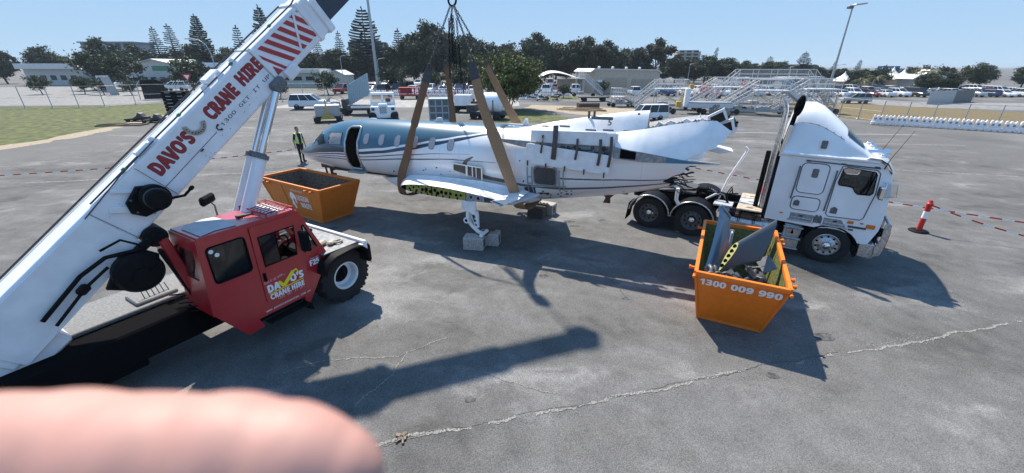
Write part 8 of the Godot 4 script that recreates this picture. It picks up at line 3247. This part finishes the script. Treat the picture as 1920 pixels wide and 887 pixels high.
	for x in [-1.5, 2.0]:
		g = Geo.new(); g.tube([Vector3(x, 0, -.1), Vector3(x, 3, -.1)], .12, 6); part("post", g, M.galv, o)
	o = thing("white_pavilion", "white sloped-roof building among the palms", "building", at(92, 0, -96))
	g = Geo.new(); g.box(Vector3(0, 1.2, 0), Vector3(7, 2.4, 4)); part("wall", g, M.pale_wall, o)
	g = Geo.new(); g.prism(pv([-4.2, 2.3, 4.2, 2.3, 3.6, 2.9, -2.6, 3.3]), -2.4, 2.4, .02); part("roof", g, M.pale_roof, o)
	g = Geo.new(); g.prism(pv([-1.2, 2.6, 1.8, 2.6, 1.8, 4.0, .2, 4.2]), -1, 1.2, .02); part("wall", g, M.pvc_white, o)
	# fences
	fence("chain_fence", "tall thin-posted wire fence along the left lawn", [Vector3(-70, 0, -48), Vector3(-52.4, 0, -53.6), Vector3(-51.8, 0, -57.5), Vector3(-47.8, 0, -60.2), Vector3(-40.5, 0, -62), Vector3(-28, 0, -63)], 2.6, 2.6, true)
	fence("chain_fence", "wire mesh fence with grey posts in front of the dry field", [Vector3(40.5, 0, -63), Vector3(38.6, 0, -56.5), Vector3(36.4, 0, -50.2), Vector3(34.2, 0, -43.2), Vector3(34.6, 0, -38.7), Vector3(37.2, 0, -36.4), Vector3(40.5, 0, -34.2), Vector3(48, 0, -29.5)], 1.9, 1.55, true)
	o = thing("shade_cloth_fence", "grey sheeted fence by the right-hand road", "fence", at(58, 0, -58, 22))
	g = Geo.new(); g.box(Vector3(2.6, .85, 0), Vector3(6.5, 1.7, .05)); part("sheet", g, M.galv, o)
	g = Geo.new(); g.box(Vector3(8.4, .85, 0), Vector3(5, 1.7, .05)); part("sheet", g, M.steel_grey, o)
	for k in 7:
		g = Geo.new(); g.tube([Vector3(-.6 + 2.0 * k, 0, -.05), Vector3(-.6 + 2.0 * k, 1.8, -.05)], .04, 6); part("post", g, M.galv, o)
	# lamp masts
	o = thing("lamp_mast", "tall pale lamp mast behind the jet's nose, reaching out of the frame", "lamp post", at(-27.7, 0, -87.9))
	g = Geo.new(); g.tube([Vector3(), Vector3(0, 12, 0), Vector3(0, 26, 0)], [.34, .26, .16], 10); part("pole", g, M.galv, o)
	g = Geo.new(); g.box(Vector3(0, 26, 0), Vector3(2.2, .3, .6), .05); part("lamp_head", g, M.grey_paint, o)
	o = thing("lamp_mast", "slim lamp mast with two flood lamps rising right of the passenger stairs", "lamp post", at(38.0, 0, -50.8))
	g = Geo.new(); g.tube([Vector3(), Vector3(0, 5, 0), Vector3(0, 11.0, 0)], [.15, .12, .08], 10); part("pole", g, M.galv, o)
	g = Geo.new(); g.box(Vector3(.75, 11.2, 0), Vector3(1.3, .16, .6), .07, Basis(Vector3(0, 0, 1), .12)); part("lamp_head", g, M.galv, o)
	g = Geo.new(); g.box(Vector3(-.25, 10.9, 0), Vector3(.5, .3, .5), .05); g.tube([Vector3(-.2, 10.9, 0), Vector3(.3, 11.15, 0)], .06, 6); part("lamp_head", g, M.steel_grey, o)
	o = thing("street_lamp", "bent street lamp left of the crane boom", "lamp post", at(-66.5, 0, -97))
	g = Geo.new(); g.tube([Vector3(0, 0, 0), Vector3(-.3, 7.5, 0), Vector3(-.9, 9.2, 0), Vector3(-2.2, 10.2, 0), Vector3(-4.2, 10.4, 0)], [.14, .1, .09, .07, .06], 8); part("pole", g, M.galv, o)
	g = Geo.new(); g.box(Vector3(-4.7, 10.4, 0), Vector3(1.0, .16, .35), .05); part("lamp_head", g, M.grey_paint, o)
	for q in [[-37.5, -95, 6.5, "thin pole right of the small gabled shed"], [42.8, -104, 5.0, "thin pole right of the tan hangar's doors"], [58, -90, 4.4, "thin pole behind the stairs' left half"], [66, -88, 4.6, "thin pole behind the stairs' right half"], [84, -98, 4.2, "small arm lamp among the tents"], [-31, -100, 6.0, "thin pole left of the round gum"]]:
		o = thing("street_lamp", q[3], "lamp post", at(q[0], 0, q[1]))
		g = Geo.new(); g.tube([Vector3(), Vector3(0, q[2], 0), Vector3(.2, q[2] + .4, 0), Vector3(1.2, q[2] + .6, 0)], [.08, .06, .05, .04], 7); part("pole", g, M.galv, o)
		g = Geo.new(); g.box(Vector3(1.5, q[2] + .6, 0), Vector3(.6, .1, .25), .03); part("lamp_head", g, M.grey_paint, o)
	# traffic signs and boards on the left
	o = thing("give_way_sign", "red bordered triangular give way sign before the white cars", "sign", at(-58.5, 0, -77, 25))
	g = Geo.new(); g.tube([Vector3(0, 0, 0), Vector3(0, 2.9, 0)], .04, 6); part("post", g, M.galv, o)
	g = Geo.new(); g.prism(pv([-.75, 3.6, .75, 3.6, 0, 2.3]), -.02, .02); part("plate", g, M.sign_red, o)
	g = Geo.new(); g.prism(pv([-.42, 3.4, .42, 3.4, 0, 2.66]), .02, .03); part("plate_face", g, M.white_ink, o)
	o = thing("round_sign", "white sign with a red disc behind the fence at the left edge", "sign", at(-79.5, 0, -83, 25))
	g = Geo.new(); g.tube([Vector3(0, 0, 0), Vector3(0, 2.4, 0)], .04, 6); part("post", g, M.galv, o)
	g = Geo.new(); g.box(Vector3(0, 2.6, 0), Vector3(1.9, 1.2, .05), .02); part("plate", g, M.white_ink, o)
	g = Geo.new(); g.T = Transform3D(Basis(Vector3.RIGHT, PI / 2), Vector3(0, 2.6, .03)); g.lathe([Vector2(.3, 0), Vector2(.45, 0), Vector2(.45, .02), Vector2(.3, .02)], 20); part("disc", g, M.sign_red, o)
	o = thing("dark_board", "dark rounded board on a frame beside the road", "sign", at(-56.2, 0, -66.5, 25))
	g = Geo.new(); g.prism(pv([-1.6, .1, 1.6, .1, 1.3, 2.6, .6, 2.95, -1.5, 2.9]), -.1, .1, .03); part("board", g, M.black, o)
	g = Geo.new(); g.tube([Vector3(-2.1, 0, .1), Vector3(-2.0, 2.2, .1), Vector3(-1.5, 2.8, .1)], .06, 6); part("frame", g, M.galv, o)
	o = thing("leaning_board", "grey leaning board near the left edge by the road", "board", at(-72, 0, -76, 20))
	g = Geo.new(); g.box(Vector3(0, 1.5, 0), Vector3(1.3, 3.4, .12), .03, Basis(Vector3(0, 0, 1), .22)); part("board", g, M.galv, o)
	g = Geo.new(); g.tube([Vector3(.3, 0, -.8), Vector3(-.1, 2.4, 0)], .05, 6); part("strut", g, M.galv, o)

# ---------------------------------------------------------------- ground equipment
func stairs(label: String, X: Transform3D, hp: float, lp: float, run: float, w: float, steps: int, second: bool) -> void:
	var o := thing("passenger_stairs", label, "boarding stairs", X, "white boarding stairs")
	var g := Geo.new()
	g.box(Vector3(lp / 2, hp, 0), Vector3(lp, .16, w), .02)
	part("platform", g, M.stair_white, o)
	var flights := [[0.0, -1.0]] + ([[lp, 1.0]] if second else [])
	for fl in flights:
		var x0: float = fl[0]
		var d: float = fl[1]
		g = Geo.new()
		for z in [-w / 2, w / 2]:
			g.bar(Vector3(x0, hp - .05, z), Vector3(x0 + d * run, .25, z), .06, .22)
		var sg := part("stringer", g, M.stair_white, o)
		for k in steps:
			var u := (k + .5) / steps
			g = Geo.new()
			g.box(Vector3(x0 + d * run * u, lerpf(hp, .3, u), 0), Vector3(run / steps * .8, .06, w - .1), .01)
			part("tread", g, M.dark_grey, o)
		g = Geo.new()
		for z in [-w / 2, w / 2]:
			g.tube([Vector3(x0, hp + 1.05, z), Vector3(x0 + d * run, 1.25, z), Vector3(x0 + d * run, .25, z)], .035, 6)
			g.tube([Vector3(x0, hp + .55, z), Vector3(x0 + d * run, .75, z)], .025, 6)
			for k in 5:
				var u := k / 5.0
				g.tube([Vector3(x0 + d * run * u, lerpf(hp, .25, u), z), Vector3(x0 + d * run * u, lerpf(hp + 1.05, 1.25, u), z)], .022, 5)
		part("handrail", g, M.stair_white, o)
		g = Geo.new()
		for z in [-w / 2 + .01, w / 2 - .01]:
			g.quad(Vector3(x0, hp + .1, z), Vector3(x0, hp + 1.0, z), Vector3(x0 + d * run, 1.2, z), Vector3(x0 + d * run, .3, z))
		part("side_mesh", g, M.stair_veil, o)
	g = Geo.new()
	for z in [-w / 2, w / 2]:
		for y in [.55, 1.08]:
			g.tube([Vector3(0, hp + y, z), Vector3(lp, hp + y, z)], .035, 6)
		for k in 5:
			g.tube([Vector3(lp * k / 4.0, hp, z), Vector3(lp * k / 4.0, hp + 1.08, z)], .03, 5)
	if not second:
		g.tube([Vector3(lp, hp + 1.08, -w / 2), Vector3(lp, hp + 1.08, w / 2)], .035, 6)
	part("handrail", g, M.stair_white, o)
	g = Geo.new()
	for z in [-w / 2 + .01, w / 2 - .01]:
		g.quad(Vector3(0, hp + .1, z), Vector3(lp, hp + .1, z), Vector3(lp, hp + 1.05, z), Vector3(0, hp + 1.05, z))
	part("side_mesh", g, M.stair_veil, o)
	for x in [.15, lp - .15]:
		for z in [-w / 2 + .1, w / 2 - .1]:
			g = Geo.new()
			g.bar(Vector3(x, .4, z), Vector3(x, hp, z), .08, .08)
			part("leg", g, M.stair_white, o)
	g = Geo.new()
	for z in [-w / 2 + .1, w / 2 - .1]:
		g.bar(Vector3(.15, .5, z), Vector3(lp - .15, hp - .2, z), .05, .05)
		g.bar(Vector3(lp - .15, .5, z), Vector3(.15, hp - .2, z), .05, .05)
		g.bar(Vector3(-run * .7, .4, z), Vector3(lp + .4, .4, z), .1, .14)
	g.box(Vector3(lp * .3, .62, 0), Vector3(1.0, .35, w * .7), .04)
	part("base_frame", g, M.galv, o)
	for x in [-run * .5, lp + .1]:
		for z in [-w / 2, w / 2]:
			g = Geo.new()
			g.T = Transform3D(Basis(Vector3.RIGHT, PI / 2), Vector3(x, .28, z))
			g.lathe([Vector2(0, -.1), Vector2(.28, -.1), Vector2(.28, .1), Vector2(.14, .12), Vector2(0, .1)], 14)
			part("wheel", g, M.rubber, o)

func wheels4(o: Node3D, lx: float, lz: float, r: float) -> void:
	for x in [-lx, lx]:
		for z in [-lz, lz]:
			var g := Geo.new()
			g.T = Transform3D(Basis(Vector3.RIGHT, PI / 2), Vector3(x, r, z))
			g.lathe([Vector2(0, -.12), Vector2(r, -.12), Vector2(r, .12), Vector2(r * .55, .14), Vector2(0, .1)], 14)
			part("wheel", g, M.rubber, o)

func equipment() -> void:
	var sv := StandardMaterial3D.new()
	sv.resource_name = "stair_mesh"
	sv.transparency = BaseMaterial3D.TRANSPARENCY_ALPHA
	sv.albedo_color = lin(.55, .55, .54, .15)
	sv.roughness = .7
	M.stair_veil = sv
	stairs("low white boarding stairs with a yellow post, leftmost of the parked stairs", at(17.6, 0, -52, -6), 2.3, 3.6, 2.4, 1.7, 9, false)
	stairs("white boarding stairs with an orange cone on top, second from the left", at(23.6, 0, -49.6, -12), 2.6, 3.4, 3.4, 1.7, 11, false)
	stairs("double-ended white boarding stairs with the steep right flight, nearest the truck", at(26.2, 0, -45.5, -16), 2.45, 3.0, 3.2, 1.9, 12, true)
	stairs("white boarding stairs nearest the lamp mast, right of the double-ended ones", at(32.6, 0, -47.2, -14), 2.5, 3.2, 3.0, 1.8, 11, false)
	stairs("tallest boarding stairs with the long top rail at the back of the row", at(28.6, 0, -54.5, -10), 3.4, 8.6, 3.2, 1.8, 12, true)
	stairs("small folded white stairs lying low left of the parked stairs", at(14.4, 0, -54.5, 186), 1.2, 1.4, 2.2, 1.6, 7, false)
	stairs("grey stairs against the tan hangar's left corner", at(12.6, 0, -74, 180), 2.9, 1.6, 3.2, 1.2, 10, false)
	var g := Geo.new()
	var o := thing("traffic_cone", "orange cone standing on the second boarding stairs", "cone", at(26.6, 2.68, -48.7))
	g.lathe([Vector2(.2, 0), Vector2(.2, .04), Vector2(.15, .05), Vector2(.03, .7), Vector2(0, .7)], 14)
	part("cone", g, M.duct_tape_red, o)
	g = Geo.new(); g.lathe([Vector2(.105, .3), Vector2(.075, .45)], 14); part("band", g, M.white_ink, o)
	# yellow post with white box: a lifting truck bed marked 40
	o = thing("loader_truck", "white low loader with a yellow ladder post beside the leftmost boarding stairs", "loader", at(19.4, 0, -46.2, -8))
	g = Geo.new(); g.box(Vector3(2.2, .9, 0), Vector3(4.6, .5, 1.9), .05); part("deck", g, M.stair_white, o)
	g = Geo.new(); g.box(Vector3(2.2, 1.2, 0), Vector3(4.4, .12, 1.8), .03); part("deck_top", g, M.grey_paint, o)
	g = Geo.new(); g.box(Vector3(-.2, 1.7, .2), Vector3(.5, 1.9, .7), .06); part("mast", g, M.lorry_white, o)
	g = Geo.new(); g.box(Vector3(.1, 2.8, .2), Vector3(.4, .5, .4), .04); g.box(Vector3(-1.0, 1.0, .3), Vector3(.5, .6, .5), .05); g.box(Vector3(-.7, 1.9, .5), Vector3(.08, 1.4, .08)); part("yellow_box", g, M.yellow_paint, o)
	letters("lettering", "40", .7, .34, M.dark_ink, o, Transform3D(Basis(), Vector3(2.4, .72, .96)))
	wheels4(o, 1.6, .85, .3)
	# tug seen head on
	o = thing("baggage_tug", "white airport tug with a two-pane windscreen and chequered radiator facing us", "tug", at(-12.6, 0, -40.6, 15))
	g = Geo.new(); g.box(Vector3(0, .78, -.9), Vector3(2.35, .95, 2.6), .06); g.box(Vector3(0, 1.36, -.2), Vector3(.85, .3, 1.0), .08); part("body", g, M.lorry_white, o)
	g = Geo.new(); g.box(Vector3(0, .4, .35), Vector3(2.5, .4, .35), .04); part("bumper", g, M.lorry_white, o)
	g = Geo.new(); g.holed(pv([-1.2, 1.3, 1.2, 1.3, 1.12, 2.35, -1.12, 2.35]), [pv([-1.02, 1.55, -.1, 1.55, -.08, 2.22, -.96, 2.22]), pv([.1, 1.55, 1.02, 1.55, .96, 2.22, .08, 2.22])], -1.25, -1.35); part("windscreen_frame", g, M.lorry_white, o)
	for s in [-1.0, 1.0]:
		g = Geo.new(); g.prism(pv([.1 * s, 1.55, 1.02 * s, 1.55, .96 * s, 2.22, .08 * s, 2.22]), -1.3, -1.305); part("windscreen", g, M.pale_glass, o)
		g = Geo.new(); g.box(Vector3(.92 * s, 1.02, .41), Vector3(.3, .24, .05), .03); part("headlight", g, M.dark_grey, o)
	g = Geo.new(); g.box(Vector3(0, 2.38, -2.0), Vector3(2.3, .08, 1.5), .03); part("roof", g, M.lorry_white, o)
	var ck := [Geo.new(), Geo.new()]
	for i in 8:
		for j in 8:
			ck[(i + j) % 2].box(Vector3(-.28 + .08 * i, .62 + .08 * j, .42), Vector3(.08, .08, .03))
	part("radiator_check", ck[0], M.black_flat, o)
	part("radiator_check", ck[1], M.white_ink, o)
	wheels4(o, 1.02, .5, .38)
	g = Geo.new(); g.box(Vector3(.5, 1.5, -1.9), Vector3(.5, .7, .4), .08); part("seat", g, M.dark_grey, o)
	# ramp unit behind the tug
	o = thing("belt_loader", "vehicle carrying a tilted ribbed blue-grey panel left of the tug", "loader", at(-16.6, 0, -45.2, 6))
	g = Geo.new(); g.box(Vector3(.3, .75, 0), Vector3(3.2, .55, 1.7), .05); g.box(Vector3(-1.35, 1.2, 0), Vector3(.5, .9, 1.5), .08); part("body", g, M.dark_grey, o)
	g = Geo.new(); g.box(Vector3(.55, .85, .88), Vector3(2.4, .25, .05), .02); part("side_panel", g, M.white_paint, o)
	g = Geo.new()
	for k in 11:
		g.box(Vector3(-.85 + .21 * k, 2.0 + .11 * k, .1), Vector3(.19, 2.1, .12), .02, Basis(Vector3(0, 0, 1), -.02))
	part("ribbed_panel", g, M.cyan_panel, o)
	g = Geo.new(); g.tube([Vector3(-1.2, 1.2, .3), Vector3(-3.4, 2.1, .3)], .03, 6); g.tube([Vector3(-1.2, 1.5, .3), Vector3(-3.0, 2.9, .3)], .03, 6); part("stay", g, M.steel_grey, o)
	wheels4(o, 1.3, .75, .36)
	# grey cart with yellow tow bar
	o = thing("ground_cart", "grey boxy cart with a yellow tow bar, above the jet's nose", "cart", at(-17.2, 0, -38.6, 20))
	g = Geo.new(); g.box(Vector3(0, .95, -.6), Vector3(2.1, .95, 1.5), .05); part("body", g, M.galv, o)
	g = Geo.new(); g.box(Vector3(0, 1.46, -.6), Vector3(2.15, .1, 1.55), .03); part("lid", g, M.white_paint, o)
	g = Geo.new(); g.box(Vector3(0, .45, -.5), Vector3(2.5, .16, 1.9), .03); part("frame", g, M.black, o)
	g = Geo.new(); g.bar(Vector3(0, .5, .5), Vector3(-.05, 2.0, .45), .12, .12); g.prism(pv([-.7, .32, .7, .32, .5, .55, .14, .7, .05, 1.0, -.05, 1.0, -.14, .7, -.5, .55]), .42, .5, .02); part("tow_bar", g, M.yellow_paint, o)
	g = Geo.new()
	for s in [-1.0, 1.0]:
		g.box(Vector3(1.05 * s, .45, .48), Vector3(.3, .08, .06))
	part("reflector", g, M.white_ink, o)
	wheels4(o, .95, .6, .28)
	o = thing("engine_stand", "jumble of chrome and dark machinery behind the grey cart", "machine", at(-19.6, 0, -46, 0))
	rng.seed = 15
	g = Geo.new()
	for k in 22:
		g.box(Vector3(rng.randf_range(-1.2, 1.2), rng.randf_range(.3, 1.7), rng.randf_range(-.4, .4)), Vector3(rng.randf_range(.1, .5), rng.randf_range(.08, .4), .2), .03)
	part("machinery", g, M.alloy, o)
	g = Geo.new(); g.box(Vector3(0, .4, 0), Vector3(2.6, .5, 1.0), .05); part("base", g, M.dark_grey, o)
	# slatted crate
	o = thing("slatted_crate", "pale cage-like crate with square openings behind the second sling", "crate", at(-6.9, 0, -39.6, 6))
	g = Geo.new(); g.box(Vector3(0, 1.12, 0), Vector3(1.75, 1.85, 1.5), .03); part("liner", g, M.steel_grey, o)
	g = Geo.new()
	for k in 4:
		g.box(Vector3(0, .22 + .6 * k, 0), Vector3(1.92, .12, 1.68), .02)
		g.box(Vector3(-.9 + .6 * k, 1.1, 0), Vector3(.12, 1.95, 1.68), .02)
	part("cage", g, M.cyan_panel, o)
	g = Geo.new(); g.box(Vector3(0, .1, 0), Vector3(1.9, .16, 1.6), .02); part("pallet", g, M.white_paint, o)
	# white generator cart, tank trailer, red cart
	o = thing("generator_cart", "small white boxy cart between the two middle slings", "cart", at(-5.4, 0, -47.6, -4))
	g = Geo.new(); g.box(Vector3(-.1, 1.25, 0), Vector3(1.9, 1.3, 1.5), .06); part("body", g, M.lorry_white, o)
	g = Geo.new(); g.box(Vector3(.2, .55, 0), Vector3(2.6, .4, 1.7), .05); g.box(Vector3(1.1, .95, 0), Vector3(.6, .4, 1.4), .06); part("frame", g, M.black, o)
	g = Geo.new(); g.box(Vector3(-1.35, .9, .2), Vector3(.5, .5, .8), .05); part("hose_box", g, M.yellow_paint, o)
	wheels4(o, .95, .75, .3)
	o = thing("tank_trailer", "white round tank on a dark trailer behind the near right sling", "trailer", at(-2.4, 0, -41.2, -18))
	g = Geo.new(); g.T = Transform3D(Basis(Vector3(0, 0, 1), PI / 2) * Basis(Vector3.UP, 0.0), Vector3(1.6, 1.55, 0)); g.lathe([Vector2(0, 0), Vector2(.6, .04), Vector2(.9, .2), Vector2(.95, .4), Vector2(.95, 1.9), Vector2(.9, 2.1), Vector2(.6, 2.26), Vector2(0, 2.3)], 28, false); part("tank", g, M.lorry_white, o)
	g = Geo.new(); g.box(Vector3(.3, .62, 0), Vector3(3.6, .3, 1.7), .04); g.box(Vector3(-1.6, 1.0, 0), Vector3(.9, .7, 1.3), .06); g.box(Vector3(.9, 1.2, .95), Vector3(.08, 1.3, .08)); part("trailer_frame", g, M.dark_grey, o)
	wheels4(o, 1.2, .85, .36)
	for q in [[-16.4, -67.5, "dark red open cart in front of the barrier row", "red_ink"], [-4.6, -62, "white flat cart behind the generator cart", "lorry_white"], [33, -70, "red flat cart behind the boarding stairs", "duct_tape_red"]]:
		o = thing("baggage_cart", q[2], "cart", at(q[0], 0, q[1], 8))
		g = Geo.new(); g.box(Vector3(0, .6, 0), Vector3(3.2, .25, 1.5), .03)
		for x in [-1.5, -.3, .8, 1.5]:
			g.box(Vector3(x, 1.2, .65), Vector3(.1, 1.1, .08)); g.box(Vector3(x, 1.2, -.65), Vector3(.1, 1.1, .08))
		g.box(Vector3(-.6, 1.3, -.7), Vector3(1.9, 1.0, .06)); g.box(Vector3(0, 1.75, 0), Vector3(3.2, .08, 1.5), .02)
		part("body", g, M[q[3]], o)
		wheels4(o, 1.2, .65, .28)
	for q in [[-21.5, -73.4], [-9.8, -72.6], [-15, -73.2]]:
		o = thing("traffic_cone", ["orange cone by the red cart at the barrier row", "orange cone near the white barrier row's middle", "orange cone between the red cart and the crate"][[-21.5, -9.8, -15].find(q[0])], "cone", at(q[0], 0, q[1], 0, 1.6))
		g = Geo.new(); g.lathe([Vector2(.2, 0), Vector2(.2, .04), Vector2(.15, .05), Vector2(.03, .7), Vector2(0, .7)], 12); part("cone", g, M.duct_tape_red, o)
	# timber, pallets, machine frames on the dirt patch
	rng.seed = 33
	for k in 9:
		g = Geo.new()
		g.bar(Vector3(-1.3, .08, 0), Vector3(1.3, .08, 0), .16, .1, .01)
		solo("timber", g, M.wood, "loose timber plank, %s laid on the sandy patch behind the jet" % nth(k), "timber", at(8.3 + rng.randf_range(-2.0, 2.6), .02 * k, -49.5 + rng.randf_range(-1.6, 1.6), rng.randf_range(-45, -20)), "loose planks on the sandy patch")
	o = thing("flat_trailer", "dark flat trailer in front of the grey hangar stairs", "trailer", at(12.2, 0, -63, 2))
	g = Geo.new(); g.box(Vector3(0, .6, 0), Vector3(4.4, .18, 1.8), .03); part("deck", g, M.dark_grey, o)
	wheels4(o, 1.4, .8, .3)
	o = thing("machine_heap", "heap of dark machine frames left of the flat trailer", "machine", at(5.2, 0, -64))
	g = Geo.new()
	for k in 26:
		g.box(Vector3(rng.randf_range(-2.2, 2.2), rng.randf_range(.1, .9), rng.randf_range(-.8, .8)), Vector3(rng.randf_range(.2, .9), rng.randf_range(.08, .3), rng.randf_range(.1, .4)), .02)
	part("frames", g, M.dark_grey, o)
	g = Geo.new()
	for k in 6:
		g.box(Vector3(rng.randf_range(-1.2, 1.2), rng.randf_range(.7, 1.1), .3), Vector3(.5, .08, .3), .02)
	part("panels", g, M.galv, o)
	o = thing("log_pile", "low dark bundle of pipes on the sandy patch", "pipes", at(9.4, 0, -51.5, 8))
	for k in 6:
		g = Geo.new(); g.tube([Vector3(-1.3, .22 + .32 * (k / 3), -.4 + .4 * (k % 3)), Vector3(1.3, .22 + .32 * (k / 3), -.4 + .4 * (k % 3))], .19, 10); part("pipe", g, M.brown_metal, o)
	o = thing("van", "white van with a dark windscreen just behind the torn fin", "van", at(13.2, 0, -40.2, 190, .75))
	var q := car_geo(3, false)
	part("body", q[0], M.lorry_white, o); part("windows", q[1], M.dark_pane, o)
	for w in q[2]: part("wheel", w, M.rubber, o)
	# black crate stack and low trolleys left of the boom
	o = thing("crate_stack", "tall black stack of plastic crates left of the crane boom", "crates", at(-31.6, 0, -39.6, 20))
	for k in 9:
		g = Geo.new(); g.box(Vector3(0, .16 + .3 * k, 0), Vector3(1.9, .27, 1.2), .03); var c0 := part("crate", g, M.black, o)
		g = Geo.new(); g.box(Vector3(-.45, .18 + .3 * k, .6), Vector3(.4, .05, .04)); g.box(Vector3(.45, .18 + .3 * k, .6), Vector3(.4, .05, .04)); part("label", g, M.galv, c0)
	for e in [[-35.6, -39.4, "low black trolley with dark odds and ends by the lawn"], [-33.2, -38.4, "small low black trolley beside the crate stack"]]:
		o = thing("low_trolley", e[2], "trolley", at(e[0], 0, e[1], 8))
		g = Geo.new(); g.box(Vector3(0, .2, 0), Vector3(2.1, .12, 1.1), .03); part("deck", g, M.black, o)
		g = Geo.new(); g.prism(pv([-.5, .26, .6, .26, .3, .7, .1, .8, -.1, .5]), -.3, .3, .03); g.box(Vector3(.7, .35, .1), Vector3(.4, .2, .5), .04); part("load", g, M.dark_grey, o)
		wheels4(o, .8, .45, .12)
	o = thing("tow_dolly", "flat low steel dolly lying on the apron at the lawn's edge", "frame", at(-34.3, 0, -36.2, 8))
	g = Geo.new()
	for e in [[-1.8, -.6, 1.6, -.6], [-1.8, .6, 1.6, .6], [-1.8, -.6, -2.3, 0], [-1.8, .6, -2.3, 0], [1.6, -.6, 1.6, .6], [0, -.6, 0, .6]]:
		g.bar(Vector3(e[0], .08, e[1]), Vector3(e[2], .08, e[3]), .1, .1, .01)
	part("bars", g, M.brown_metal, o)

func _ready() -> void:
	setup()
	materials()
	ground()
	jet()
	crane()
	truck()
	skips()
	blocks()
	slings()
	standing_man()
	fingertip()
	bollards()
	buildings()
	trees()
	cars()
	barriers()
	equipment()
